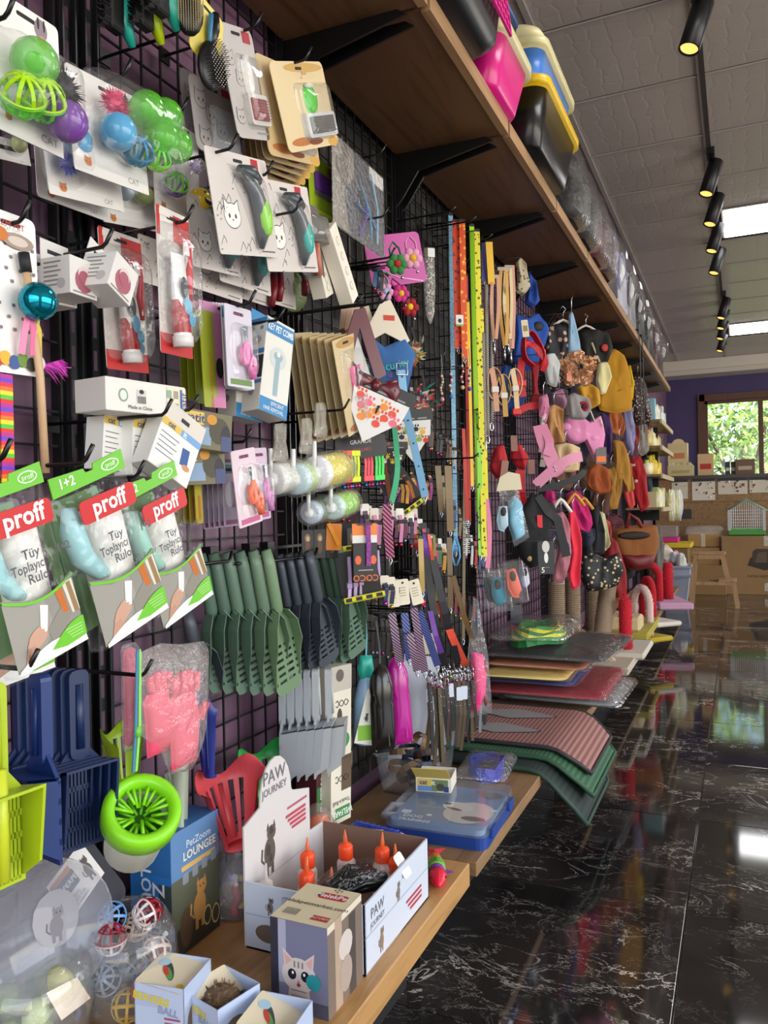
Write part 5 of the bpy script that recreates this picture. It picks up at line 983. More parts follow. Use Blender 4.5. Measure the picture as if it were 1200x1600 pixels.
t=thing('dropper','pale clear dropper nozzle standing at the left of the box','dropper',fr((.215,1.075,ZP+.004)));MB().lathe([(0,0),(.011,0),(.011,.09),(.010,.092),(.003,.095),(.002,.12),(0,.12)],film('#f4e8dc',.5,.15,0,1,.3),12).build('body',t)
t=thing('black_wig_bag','glossy black hair-like bundle in clear wrap on the bottles','toy',fr((.345,1.135,ZP+.085),yaw=-.5));q=MB();rnd=random.Random(3)
for k in range(26):
 a=rnd.uniform(-.3,.3);q.tube([(-.05,rnd.uniform(-.01,.012),rnd.uniform(-.02,.02)),(0,.012+rnd.uniform(-.008,.012),a*.09),(.05,rnd.uniform(-.012,.006),a*.1)],.007,m('#0e0f12',.25),6)
q.build('strands',t,kind='stuff');MB().pillow(rrect(-.06,.06,-.03,.03,.012),.022,film('#ffffff',.0,.05,1,70,.2),.006,T=TR(0,.008,0)@RX(-PI/2),back=.8,wr=.005).build('wrap',t)
t=thing('white_tag','white folded paper tag at the corner of the display box','tag',fr((.40,1.20,ZP+.100),pitch=-.6));MB().prism(rrect(-.014,.014,-.02,.02,.005),0,.0008,m('#eeece4',.5)).build('paper',t)
t,w,h,d=bx('kitten_carton','tall carton with cartoon kitten photo at the front edge','box',.312,.402,.935,1.04,ZP,.125,'#8a8ea4',.0);T=FRONT(w)
q=MB();q.rect(-d/2,d/2,0,h,.0003,m('#767690',.5));q.rect(-d*.5,-d*.36,0,h,.0004,m('#2c2c38',.5));q.rect(-d*.36,-d*.22,h*.3,h,.0004,m('#a9a9be',.5));q.rect(-d*.5,d*.5,0,h*.16,.0005,m('#4e4c5e',.5))
fx=m('#d2c4bd',.6);fy=h*.42;q.disc(.0*d,h*.2,d*.19,h*.2,.0006,m('#c4b6b0',.6));q.disc(.0,fy,d*.30,h*.19,.0008,fx,18)
for s in(-1,1):q.flat([(s*d*.25,fy+h*.06),(s*d*.28,fy+h*.27),(s*d*.07,fy+h*.15)],.0008,fx);q.flat([(s*d*.22,fy+h*.09),(s*d*.25,fy+h*.22),(s*d*.12,fy+h*.15)],.0010,m('#d8a49c',.6));q.disc(s*d*.115,fy+h*.0,d*.075,h*.06,.0011,m('#1c1a1e',.3),12);q.disc(s*d*.10,fy+h*.02,d*.02,h*.018,.0013,WHITE,8)
for s in(-1,0,1):q.rect(s*d*.07-d*.015,s*d*.07+d*.015,fy+h*.08,fy+h*.15,.0010,m('#8a7c78',.6))
for j in range(4):q.rect(-d*.14,d*.14,h*(.06+.06*j),h*(.075+.06*j),.0008,m('#8f827e',.6))
q.disc(0,fy-h*.07,d*.025,h*.014,.0012,m('#c88a8a',.5),8);q.disc(0,fy-h*.105,d*.035,h*.022,.0012,m('#a03a3a',.5),10)
q.disc(d*.26,fy-h*.04,d*.13,h*.09,.0014,m('#1f8f94',.7),11);o=q.build('kitten_print',t);o.matrix_local=T
T2=TR(0,h,0)@TOP;q=MB();q.rect(-d*.5,d*.5,-w*.5,w*.5,.0003,m('#e0d2ac',.5));q.prism(rrect(-d*.12,d*.40,w*.18,w*.34,.006),.0003,.0006,m('#b8302a',.5));q.rect(-d*.40,-d*.12,-w*.36,-w*.20,.0005,m('#e8e0c4',.5));q.rect(d*.12,d*.42,-w*.38,-w*.26,.0005,m('#b8302a',.5))
for j in range(11):q.rect(-d*.39+j*d*.024,-d*.39+j*d*.024+d*.012,-w*.36,-w*.20,.0006,INK)
for dx,dy in((-.03,.44),(.03,.46),(.09,.44),(.03,.40)):q.disc(d*(.1+dx),w*dy,d*.022,w*.018,.0005,m('#4a4038',.5),8)
o=q.build('top_print',t);o.matrix_local=T2
text('MelekPet',.0145,WHITE,t,d*.14,w*.26,.0009,T=T2,bold=.02);text('melekpetmarket.com',.0125,INK,t,-.02*d,-w*.02,.0009,T=T2,bold=.005);text('YERLİ ÜRETİM',.0062,WHITE,t,d*.27,-w*.32,.0009,T=T2)
q=MB();z=d/2+.0003;q.rect(-w/2,w/2,0,h,z,m('#7a6a5e',.5));q.rect(-w*.3,-w*.1,0,h,z+.0002,m('#b09a84',.5));q.rect(w*.1,w*.3,0,h*.9,z+.0002,m('#4a4440',.5));q.disc(.0,h*.62,w*.2,h*.16,z+.0004,m('#c9bdb4',.6));q.disc(0,h*.3,w*.18,h*.2,z+.0004,m('#a9988c',.6));q.build('side_print',t)
MB().box(-w*.5,w*.5,h*.92,h,d/2+.0002,d/2+.0004,m('#d8cdb8',.4)).build('tape',t)
for k,(cx,cy,yw,lab)in enumerate(((.245,.86,.15,'open bird-ball carton at the bottom edge, leftmost'),(.285,.935,-.25,'open bird-ball carton with a brown furry ball inside, middle'),(.345,.905,.1,'open bird-ball carton at the bottom edge, rightmost'))):
 cx,cy=PZ(ZP+.04,*((272,1568),(346,1572),(430,1606))[k]).xy;t=thing('ball_carton',lab,'box',fr((cx,cy,ZP),yaw=yw));s=.072;hh=[.085,.066,.060][k];cm=m('#b4c2dc',.5);im=m('#e6d9b8',.6);a=.0012
 MB().box(-s/2,s/2,0,a,-s/2,s/2,im).build('bottom',t)
 for nm,b in(('end_panel',(-s/2,-s/2+a,0,hh,-s/2,s/2)),('end_panel',(s/2-a,s/2,0,hh,-s/2,s/2)),('side_panel',(-s/2,s/2,0,hh,s/2-a,s/2)),('side_panel',(-s/2,s/2,0,hh,-s/2,-s/2+a))):MB().box(*b,cm).build(nm,t)
 T=TR(0,hh,-s/2)@RX(-PI/2+[.12,.45,.3][k]);f=MB();f.prism(rrect(-s/2,s/2,-s*(1,.62,1)[k],0,.004),0,a,im,T)
 if k!=1:f.disc(0,-s*.42,s*.30,s*.08,a+.0003,m('#3f4a44',.5),T=T,a=.6);f.disc(-s*.08,-s*.45,s*.2,s*.06,a+.0005,m('#5aa04a',.5),T=T,a=.7);f.disc(-s*.02,-s*.36,s*.16,s*.05,a+.0006,m('#c8402c',.5),T=T,a=.7);f.disc(-s*.32,-s*.82,s*.07,s*.07,a+.0003,m('#d8b43a',.5),T=T);f.disc(.2*s,-s*.2,s*.12,s*.12,a+.0003,m('#a9c8d8',.5),T=T)
 f.build('lid',t);q=MB();T=FRONT(s);q.disc(s*.05,hh*.22,s*.24,hh*.16,.0004,m('#23282c',.6));q.rect(s*.1,s*.42,hh*.5,hh*.53,.0004,m('#a04a6a',.5));q.rect(s*.1,s*.42,hh*.44,hh*.46,.0004,m('#a04a6a',.5));q.rect(-s*.45,s*.05,hh*.66,hh*.84,.0003,m('#a9b6d4',.5));o=q.build('end_print',t);o.matrix_local=T
 text('BEAVERS',.0135,m('#d8c21c',.5),t,-s*.16,hh*.78,.0007,-.12,T=T,bold=.03);text('BALL',.0135,m('#8a9ab8',.5),t,s*.18,hh*.62,.0007,-.12,T=T,bold=.03)
 q=MB();q.disc(-.1*s,hh*.4,s*.3,hh*.28,s/2+.0003,m('#6a5a48',.6));q.disc(s*.2,hh*.3,s*.12,hh*.15,s/2+.0004,m('#3a3430',.6));q.build('side_print',t)
 if k==1:
  o=thing('furry_ball','brown furry ball with dark eyes inside the open carton','toy',fr((cx,cy,ZP+.036)));MB().ell((0,0,0),.031,m('#6b543c',.9,bump=1,bs=180,var=.4),16).build('body',o);q=MB()
  for j in range(220):
   dv=V((random.gauss(0,1),random.gauss(0,1),random.gauss(0,1))).normalized();b=dv.orthogonal().normalized()*.002;q.add([dv*.030-b,dv*.030+b,dv*.037],[(0,1,2)],m(random.choice(['#7a6046','#55432f','#8a7050']),.9))
  q.build('fur',o,kind='stuff')
t=thing('treat_ball','orange dome treat toy in clear bag behind the display box','toy',fr((.15,1.36,ZP)));MB().lathe([(0,0),(.04,0),(.045,.02),(.048,.03),(.044,.034),(.036,.055),(.02,.085),(0,.09)],m('#d8642c',.35),20).build('dome',t);MB().lathe([(.0,.02),(.03,.02)],m('#b0b8c8',.4),14).build('base',t);MB().ell((.0,.035,.033),(.018,.013,.014),m('#aab2c8',.3),10).build('inner_ball',t);MB().lathe([(.05,0),(.056,.03),(.04,.07),(.012,.11),(0,.115)],film('#fff4ea',.10,.07,1,70,.6),16).build('bag',t)
t,w,h,d=bx('small_white_carton','small cream carton with a green ring drawing behind the display box','box',.185,.265,1.36,1.43,ZP,.048,'#ded8c4',.2);T2=TR(0,h,0)@TOP;q=MB();q.disc(0,0,d*.34,w*.30,.0004,m('#4f7466',.5));q.disc(0,-w*.02,d*.30,w*.26,.0006,m('#ded8c4',.5));q.rect(-d*.45,d*.45,-w*.5,-w*.08,.0008,m('#ded8c4',.5));o=q.build('top_print',t);o.matrix_local=T2
t=thing('massage_roller','dark blue spiky massage roller lying behind the cream carton','toy',fr((.235,1.445,ZP+.024))@RY(PI/2-.15));q=MB();T=RZ(PI/2);q.lathe([(0,-.055),(.02,-.055),(.022,-.05),(.022,.05),(.02,.055),(0,.055)],m('#23389a',.4),16,T);q.build('core',t);q=MB()
for i in range(16):
 for j in range(14):a=2*PI*j/14+i*.2;q.tube([(-.05+.0066*i,.021*cos(a),.021*sin(a)),(-.05+.0066*i,.026*cos(a),.026*sin(a))],.0013,m('#2b46b8',.4),4)
q.build('bristles',t,kind='stuff');MB().lathe([(0,.055),(.022,.055),(.022,.062),(.0,.064)],film('#e0e4ea',.4,.1,0,1,.4),14,T).build('end_cap',t)
def fish(lab,x,y,yw,cols,hc,s=1):
 t=thing('jointed_fish',lab,'toy',fr((x,y,ZP+.013*s))@RY(yw));n=len(cols)
 for k,c in enumerate(cols):r=(.016-.0012*abs(k-n*.55)*1.3)*s;MB().lathe([(.3*r,-.004*s),(r*.96,-.005*s),(r,0),(r*.9,.006*s),(.3*r,.007*s)],m(c,.35),14,TR(0,0,(k-n/2)*.0085*s)@RX(PI/2)).build('segment',t)
 MB().lathe([(0,.034*s),(.004*s,.032*s),(.009*s,.022*s),(.0145*s,.008*s),(.0155*s,0),(.012*s,-.004*s)],m(hc,.3),14,TR(0,0,n/2*.0085*s)@RX(PI/2)).build('head',t)
 for sg in(-1,1):MB().ell((sg*.0125*s,.004*s,n/2*.0085*s+.012*s),.002*s,INK,6).build('eye',t);MB().add([(sg*.012*s,-.002,n*.003*s),(sg*.03*s,-.006*s,n*.001*s),(sg*.013*s,-.003,0)],[(0,1,2)],m('#7a3aa0',.4)).build('fin',t)
 MB().add([(0,.0,-n/2*.0085*s-.004),(-.02*s,.004,-n/2*.0085*s-.03*s),(0,.008,-n/2*.0085*s-.018*s),(.02*s,.004,-n/2*.0085*s-.03*s)],[(0,1,2,3)],m('#c8203a',.4)).build('tail_fin',t);MB().add([(0,.014*s,.008),(0,.028*s,-.008),(0,.014*s,-.012)],[(0,1,2)],m('#e07a1c',.4)).build('back_fin',t)
RB=['#3a4aa0','#c8701c','#e0a01c','#8a4aa0','#3a9a3c','#3a9a3c','#e0901c','#e0b01c','#e04a2c']
fish('rainbow jointed fish with red head at the platform corner',*PZ(ZP+.01,682,1358).xy,-1.15,['#d84a2c','#e0a01c','#e88a1c','#d8a83a','#46a83c','#6fae3c','#7a3a9a','#6a3a8a'],'#d8203a',1.12)
fish('rainbow jointed fish beside the display box, blue tail',*PZ(ZP+.01,646,1362).xy,-1.4,RB,'#d8302c',.95)
for k in range(6):litter('grey litter scoop rightmost of its row, in front of the tall carton' if k==5 else 'grey litter scoop in the row under the slate scoops',.10+.012*k,441+(13*k if k<5 else 72),1050-1.2*k,'#9aa0a6' if k<4 else '#a9adb0',None if k==5 else 'grey litter scoops',.35,.82)
M_,W_,H_=hg(.14,534,1040,533,1285,34);t=carton('track_carton','tall cream carton with bone drawings leaning behind the grey scoops','box',M_@RY(-.12),.075,H_,.045,'#dcd5c2');w=.075
q=MB();q.rect(-w*.5,w*.5,-H_*.16,0,.0003,m('#b8b0a4',.5));q.disc(w*.1,-H_*.48,w*.30,H_*.052,.0005,m('#3d8a4a',.5),20);q.rect(-w*.0,w*.5,-H_*.80,-H_*.58,.0004,m('#5a4634',.6));q.rect(-w*.5,w*.5,-H_*.60,-H_*.595,.0006,INK);q.rect(-w*.3,w*.42,-H_*.97,-H_*.90,.0005,m('#3d8a4a',.5));q.disc(-w*.1,-H_*.06,w*.2,H_*.04,.0005,m('#5f564e',.6))
for yy in(.24,.72):
 for s in(-1,1):q.tube([(-w*.3+w*.08*j,-H_*yy+s*.004*(1+sin(j*2.2)),.0008)for j in range(9)],.0009,INK,4)
q.disc(-w*.1,-H_*.32,w*.12,H_*.05,.0005,m('#4a423c',.6));q.build('front_print',t);text('WELFARE',.017,WHITE,t,w*.06,-H_*.935,.001,PI,bold=.02);text("Track'n Roll",.013,INK,t,0,-H_*.865,.001,PI)
M_,W_,H_=hg(.11,503,1208,502,1290,20);t=carton('maroon_carton','dark maroon carton end with green lettering panel, low by the scoops','box',M_,.045,H_*1.25,.05,'#4a1c22');MB().rect(-.02,.02,-H_*.7,-H_*.25,.0004,m('#2f7a44',.5)).build('print',t);text('WELFARE',.022,WHITE,t,0,-H_*.48,.0008,-PI/2,bold=.02)
def wbottle(lab,A,col,col2,kind):
 M_,W_,H_=hg(*A);t=thing('travel_water_bottle',lab,'water bottle',M_);r=W_*.5
 if kind=='cup':
  MB().lathe([(0,-H_),(r*.8,-H_),(r*.9,-H_*.97),(r*.9,-H_*.5),(r*.6,-H_*.3),(.008,-H_*.22)],m(col,.3),16).build('body',t);MB().pillow([(-r*.5,0),(r*.5,0),(r*.7,-H_*.16),(r*.4,-H_*.3),(-r*.4,-H_*.3),(-r*.7,-H_*.16)],.012,m('#1fa08c',.35),.0,back=.4).build('trough',t);MB().prism([(-r*1.2,-H_*.95),(r*.6,-H_*1.0),(r*1.15,-H_*.42),(r*.9,-H_*.3),(-r*.2,-H_*.36)],r*.95,r*.95+.001,m('#dfe0d4',.5)).build('label',t)
  q=MB();q.rect(-r*.9,r*.5,-H_*.93,-H_*.76,r*.95+.0013,m('#7fb83a',.5));q.rect(r*.1,r*.9,-H_*.52,-H_*.36,r*.95+.0013,m('#7fb83a',.5));animal(q,-r*.2,-H_*.68,r*.42,r*.95+.0015,'#4a4a4c');q.build('label_print',t)
 else:
  MB().pillow([(-r*.5,0),(0,.008),(r*.5,0),(r*.95,-H_*.14),(r,-H_*.24),(r*.93,-H_*.33),(r,-H_*.42),(r,-H_*.98),(r*.6,-H_),(-r*.6,-H_),(-r,-H_*.98),(-r,-H_*.42),(-r*.93,-H_*.33),(-r,-H_*.24),(-r*.95,-H_*.14)],.024,m(col,.22),0,back=.5,c=(0,-H_*.55)).build('shell',t);MB().tube([(r*.4,-H_*.15,.018),(r*.1,-H_*.35,.022),(r*.25,-H_*.9,.022)],.0012,m(col2,.4),4).build('seam',t)
  for yy in(.3,.95):
   for s in(-1,1):MB().ell((s*r*.8,-H_*yy,.012),.0025,m(col2,.3),6).build('rivet',t)
 MB().strap([(0,-.002,0),(.002,.04,-.004),(-.002,.10,-.008)],.004,m(col if kind!='cup' else '#4a9aa8',.4),.0012).build('strap',t)
FACE=.7
wbottle('white and green travel water bottle with dog label, leftmost',(.15,572,1024,566,1166,36),'#8fb0cc','','cup')
wbottle('glossy black travel water bottle in the middle',(.19,594,1042,597,1176,36),'#15120f','#5a544c','shell')
wbottle('magenta travel water bottle on the right of the black one',(.16,618,1030,626,1160,34),'#b01788','#d060b0','shell')
FACE=0
p=PX(.10,652,1198);t=thing('white_board','plain white panel leaning behind the collars','board',frc(p,-.06,.8));MB().prism([(-.085,0),(.065,0),(.045,.12),(.05,.30),(-.055,.31)],-.006,0,m('#c9cedb',.5)).build('panel',t)
t=thing('clear_tub','clear plastic tub of coiled leather belts','tub',fr((.13,1.93,ZP2)));TB_=film('#e8ecf0',.12,.08,.1,30,.6);q=MB();n=28
def rr(w,d,y,r):return[(a,y,b)for a,b in rrect(-w/2,w/2,-d/2,d/2,r,6)]
rows=[rr(.17,.13,0,.02),rr(.185,.145,.03,.025),rr(.20,.16,.095,.03),rr(.215,.175,.10,.03)];N=len(rows[0]);vs=[p for r in rows for p in r];q.add(vs,[(i*N+k,(i+1)*N+k,(i+1)*N+(k+1)%N,i*N+(k+1)%N)for i in range(3)for k in range(N)]+[list(range(N))],TB_,True);q.build('tub',t)
rnd=random.Random(5)
for k in range(12):
 c=['#5a3d2a','#2e3a52','#3a2a22','#7a5a3a','#1f2a3e','#8a6a48'][k%6];o=thing('rolled_belt','coiled leather belt lying in the clear tub','belt',fr((.13+rnd.uniform(-.035,.035),1.93+rnd.uniform(-.06,.06),ZP2+.035+.0065*k),pitch=rnd.uniform(-1.2,.3),yaw=rnd.uniform(-1,1)),'belts in the tub');r=rnd.uniform(.028,.042);q=MB();q.strap([((r-.0006*j)*cos(j*.42),.3*.003*j*0,(r-.0006*j)*sin(j*.42))for j in range(20)],.016,m(c,.45),.002,(0,1,0));q.build('band',o);MB().tube([(r,-.009,-.006),(r,.009,-.006),(r,.009,.006),(r,-.009,.006)],.0012,STEEL,5,True).build('buckle',o)
t=thing('dog_training_case','flat blue case with clear lid over a dog picture','case',fr((.295,1.735,ZP2),yaw=.04));w,d,h=.27,.235,.052
MB().prism(rrect(-w/2,w/2,-d/2,d/2,.022,4),0,h*.5,m('#1c3f8a',.4),RX(-PI/2)).build('base',t);pr=MB();pr.prism(rrect(-w*.46,w*.46,-d*.46,d*.46,.018,4),h*.5,h*.72,m('#7088ac',.5),RX(-PI/2));pr.build('insert',t)
T2=TR(0,h*.73,0)@TOP;q=MB();q.disc(d*.22,-w*.12,d*.24,w*.24,.0003,m('#d3c9c0',.6),20,a=-.2);q.disc(d*.08,-w*.02,d*.16,w*.10,.0005,m('#dcd4cc',.6),16,a=-.2);q.disc(-d*.04,w*.02,d*.045,w*.025,.0007,m('#3a3438',.5),10);q.disc(d*.06,-w*.08,d*.09,w*.025,.0007,m('#7a2f3a',.5),10,a=-.3);q.disc(d*.30,-w*.24,d*.12,w*.05,.0006,m('#6a5a50',.6),12);q.disc(d*.32,w*.32,d*.12,w*.08,.0005,m('#6f6a66',.6),9);q.disc(d*.2,w*.38,d*.06,w*.05,.0005,m('#7a706a',.6),8);q.rect(-d*.34,-d*.2,w*.32,w*.36,.0005,m('#c02a2a',.5))
for j in range(4):q.rect(-d*.1,d*.2,w*(.2+.03*j),w*(.21+.03*j),.0005,m('#7f96b8',.5))
for a_,b_ in((-.12,-.28),(.44,-.02)):q.rect(d*a_-.006,d*a_+.006,w*b_-.005,w*b_+.006,.0009,WHITE)
cathead(q,-d*.36,-w*.26,d*.05,.0005,'#eef2f8',False);o=q.build('picture',t);o.matrix_local=T2;text('DOG',.02,WHITE,t,-d*.26,-w*.34,.001,T=T2,bold=.02,roll=.0);text('TRAINING',.016,WHITE,t,-d*.22,-w*.42,.001,T=T2,bold=.02)
MB().prism(rrect(-w/2,w/2,-d/2,d/2,.022,4),h*.5,h,film('#dfe8f2',.10,.08,.05,20,.5),RX(-PI/2)).build('clear_lid',t);MB().tube([(-w*.3,h*.6,-d*.44),(-w*.34,h*.6,-d*.56),(-w*.1,h*.6,-d*.58),(-w*.08,h*.6,-d*.46)],.008,film('#cfd6e0',.35,.1,0,1,.4),8).build('carry_handle',t)
for dx in(-.3,.3):MB().box(w*dx-.02,w*dx+.02,h*.3,h*.7,d/2,d/2+.008,m('#1c3f8a',.4),b=.001).build('latch',t)
t=thing('open_cat_carton','open white and yellow cat carton on the blue case','box',fr((.235,1.80,ZP2+.053),yaw=.18));w,h,d=.085,.034,.085;wm=m('#dcd8c8',.5)
for nm,b in(('bottom',(-w/2,w/2,0,.001,-d/2,d/2)),('end_panel',(-w/2,-w/2+.001,0,h,-d/2,d/2)),('end_panel',(w/2-.001,w/2,0,h,-d/2,d/2)),('side_panel',(-w/2,w/2,0,h,d/2-.001,d/2)),('side_panel',(-w/2,w/2,0,h,-d/2,-d/2+.001))):MB().box(*b,wm).build(nm,t)
T=TR(-w/2,h,0)@RZ(2.5);f=MB();f.box(0,w*.75,-.001,0,-d/2,d/2,m('#d8bc5a',.5),T=T);f.build('lid',t);T=FRONT(w);q=MB();q.rect(-d*.45,-d*.05,h*.45,h*.92,.0004,YL);q.rect(-d*.45,d*.1,h*.06,h*.44,.0004,m('#5f86b8',.5));q.rect(-d*.05,d*.42,h*.1,h*.9,.0005,m('#6a7a52',.6));q.disc(d*.2,h*.4,d*.12,h*.26,.0007,m('#3f4438',.6));q.rect(d*.3,d*.44,h*.06,h*.45,.0008,NAVY);o=q.build('end_print',t);o.matrix_local=T;text('cat',.016,NAVY,t,-d*.28,h*.68,.001,T=T,bold=.02);text('it',.016,WHITE,t,-d*.0,h*.68,.001,T=T,bold=.02)
t=thing('blue_strap_bag','royal blue straps bundled in a clear bag on the lower platform','harness',fr((.285,2.05,ZP2+.02),yaw=.1));rnd=random.Random(8)
for k in range(7):MB().strap([(.075*cos(a+k*.6),.004*k+rnd.uniform(-.003,.003)+.006*sin(2*a),.045*sin(a+k*.6))for a in[j*.5 for j in range(11)]],.012,m('#2436a8',.5),.002,(.3,1,.2)).build('strap',t)
MB().pillow(rrect(-.11,.11,-.07,.07,.02),.028,film('#ffffff',.07,.06,1,60,.7),.010,T=RX(-PI/2),back=.6,wr=.006).build('bag',t)
FACE=.72
# COLLARS, LEADS AND SMALL ACCESSORIES (middle of the wall)
def strapthing(name,label,cat,pts,w,col,group=None,x0=None,metal=True,t=.0022,mat=None,wd=(1,0,0),clip=True):
 """a hanging band through measured points (x, u, v); width in metres"""
 P=[PX(*p)for p in pts];o=thing(name,label,cat,frc(P[0]),group);I=o.matrix_world.inverted();L_=[I@p for p in P]
 wire(o);s=MB().strap(smooth(L_),w*1.3,mat or m(col,.55),t,wd).build('band',o)
 if clip:e=L_[-1];MB().tube([(e.x,e.y+.004,e.z),(e.x+.004,e.y-.006,e.z),(e.x,e.y-.016,e.z),(e.x-.004,e.y-.006,e.z)],.0016,STEEL,5,True).build('clip',o)
 return o,L_
def printed(base,spot,sc=120,lo=.55):
 k=('pr',base,spot,sc,lo)
 if k in _M:return _M[k]
 def bld(n,l,b):
  tc=n.new('ShaderNodeTexCoord');vo=n.new('ShaderNodeTexVoronoi');vo.inputs['Scale'].default_value=sc;l.new(tc.outputs['Object'],vo.inputs['Vector'])
  r=ramp(n,[(.0,spot),(.28,spot),(.32,base)]);l.new(vo.outputs['Distance'],r.inputs[0]);l.new(r.outputs[0],b.inputs['Base Color'])
 _M[k]=ramp_mat('printed_fabric',bld,.6);return _M[k]
def braid(c1,c2,sc=90):
 k=('br',c1,c2,sc)
 if k in _M:return _M[k]
 def bld(n,l,b):
  tc=n.new('ShaderNodeTexCoord');wv=n.new('ShaderNodeTexWave');wv.inputs['Scale'].default_value=sc;wv.bands_direction='DIAGONAL';l.new(tc.outputs['Object'],wv.inputs['Vector'])
  r=ramp(n,[(.45,c1),(.55,c2)]);l.new(wv.outputs['Fac'],r.inputs[0]);l.new(r.outputs[0],b.inputs['Base Color'])
 _M[k]=ramp_mat('braided_cord',bld,.6);return _M[k]
 # --- long leads hanging side by side, right of the dark boards
LEADS=[('pale blue lead with tiny dots, leftmost of the long leads',704,335,712,862,.011,printed('#7fb0cc','#3a5a7a',220),.10),('orange-red paw-print lead, widest of the long leads',712,345,716,545,.017,printed('#d8421c','#6a2a4a',60),.13),('second orange-red paw-print lead beside the first',722,345,726,560,.015,printed('#d24a1c','#e8b01c',60),.15),('thin red lead behind the orange ones',728,430,733,815,.010,m('#c03028',.5),.12),('neon lime lead, brightest of the long leads',737,352,748,800,.012,m('#9fe01c',.5),.16),('thin orange-yellow lead next to the lime one',731,470,738,760,.008,m('#e8b81c',.5),.15),('yellow paw-print lead right of the lime one',745,360,757,870,.014,printed('#d8cf2a','#4a5a1c',70),.18),('second yellow paw-print lead, a little further right',752,480,762,866,.011,printed('#e0d83a','#b05a1c',70),.17),('green paw-print lead between the yellow ones',748,640,751,868,.012,printed('#8fcf4a','#2a4a2a',70),.17)]
for lab,u,v,u2,v2,w,mt,x in LEADS:
 o,L_=strapthing('dog_lead',lab,'lead',[(x,u,v),(x+.004,u+(u2-u)*.35,v+(v2-v)*.35),(x,u+(u2-u)*.7,v+(v2-v)*.7),(x+.002,u2,v2)],w,'','long leads',mat=mt)
 MB().box(-w*.6,w*.6,-.004,.004,-.002,.003,BLK2).build('loop_stitch',o)
strapthing('dog_lead','purple webbing lead handle at the top of the chain leads','lead',[(.17,757,380),(.17,758,440)],.018,'#43407e','long leads');strapthing('dog_lead','yellow webbing lead handle at the top of the chain leads','lead',[(.19,764,378),(.19,768,444)],.018,'#e0b01c','long leads')
for k,(u,v,u2,v2)in enumerate(((759,445,762,680),(768,445,768,660),(754,520,757,690))):
 P0=PX(.18,u,v);P1=PX(.18,u2,v2);o=thing('chain_lead',['dark chain lead hanging from the purple handle','dark chain lead hanging from the yellow handle','dark chain lead at the left, partly hidden'][k],'chain',frc(P0));L_=o.matrix_world.inverted()@P1;wire(o);MB().tube([L_*(i/12)for i in range(13)],.0075,braid('#141214','#b0a89e',85),7).build('chain',o);MB().tube([L_+V((.006*cos(a),-.014+.014*sin(a),0))for a in[j*.785 for j in range(8)]],.0022,STEEL,5,True).build('end_ring',o)
hook(.20,706,330,.012);hook(.20,738,345,.012);hook(.21,764,372,.012);hook(.22,742,715,.012);hook(.16,690,560)
t=thing('price_tag_pack','small white picture tag at the end of the orange lead','tag',frc(PX(.15,718,492)));MB().prism(rrect(-.012,.012,-.034,0,.003),0,.001,m('#d8d8d4',.5)).build('tag',t);q=MB();q.disc(0,-.018,.006,.007,.0013,INK,8);q.rect(-.012,.012,-.034,-.029,.0013,m('#6aa83a',.5));q.build('print',t)
# --- flower collars on a pink felt card
t,W_,H_=card('felt_card','big pink felt display card behind the flower collars','card',(.10,610,366,624,452,88),'#c95aa6',hole=False,r=.012);MB().tube([(-W_*.4,-H_*.62,.002),(0,-H_*.86,.002),(W_*.42,-H_*.98,.002)],.002,m('#e8b8d8',.5),5).build('trim',t)
def flower(lab,x,u,v,pet,cen,s,strapc,top=None):
 t=thing('flower_collar',lab,'flower collar',frc(PX(x,u,v)));q=m(pet,.8);wire(t)
 for k in range(6):a=2*PI*k/6;MB().ell((s*.62*cos(a),s*.62*sin(a),0),(s*.42,s*.42,s*.34),q,10).build('petal',t)
 MB().ell((0,0,s*.18),(s*.36,s*.36,s*.28),m(cen,.8),10).build('centre',t)
 if top:d=frc(PX(x,u,v)).inverted()@PX(x,*top);MB().strap([(-s*.5,s*.5,-.004),(-s*.45+d.x*.6,d.y*.7,-.004),(d.x,d.y,-.004),(d.x+s*.6,d.y*.75,-.004),(s*.6,s*.5,-.004)],.006,m(strapc,.7),.003,(0,0,1)).build('collar_loop',t)
 MB().ell((s*.5,-s*1.2,0),s*.16,STEEL,8).build('bell',t)
flower('pale pink flower collar with yellow centre',.20,644,404,'#d898b4','#d8a81c',.026,'#d88ab0',(641,366))
flower('green flower collar with red centre',.18,620,413,'#2f7a3a','#b01c1c',.026,'#2a6a3a',(616,375))
flower('magenta flower collar low on the felt card',.16,626,459,'#c02a7c','#e0b01c',.023,'#c02a7c',(618,430))
flower('dark red flower collar with yellow centre, lowest',.17,640,480,'#9a1424','#e0b81c',.024,'#9a1424',(630,455))
flower('pastel flower collar with mixed petals at the left',.13,602,456,'#d0a0c0','#a8b8d8',.022,'#d088b8',(599,425))
hook(.22,610,402);hook(.19,632,478)
t=thing('bead_bag','tall narrow clear bag of glittering beads','bead bag',frc(PX(.16,670,388),roll=.0));wire(t);h=(PX(.16,670,388)-PX(.16,668,500)).length;q=MB();rnd=random.Random(6)
for k in range(110):q.ell((rnd.uniform(-.011,.011),-rnd.uniform(.02,.92)*h,rnd.uniform(-.004,.004)),.0028,m(rnd.choice(['#d8c8b0','#8a8070','#b8a890','#e8e2d8']),.2,.3),5)
q.build('beads',t,kind='stuff');MB().pillow([(-.014,0),(.014,.004),(.017,-h*.5),(.012,-h*.9),(0,-h*1.04),(-.012,-h*.9),(-.016,-h*.5)],.008,film('#ffffff',.10,.06,.8,80,.7),0,back=.8).build('bag',t);MB().box(-.006,.014,-.026,-.002,.008,.009,m('#dcdcd8',.5)).build('price_tag',t)
t=thing('glitter_garland','dark brown glitter strand beside the bead bag','garland',frc(PX(.12,650,415)));wire(t);q=MB()
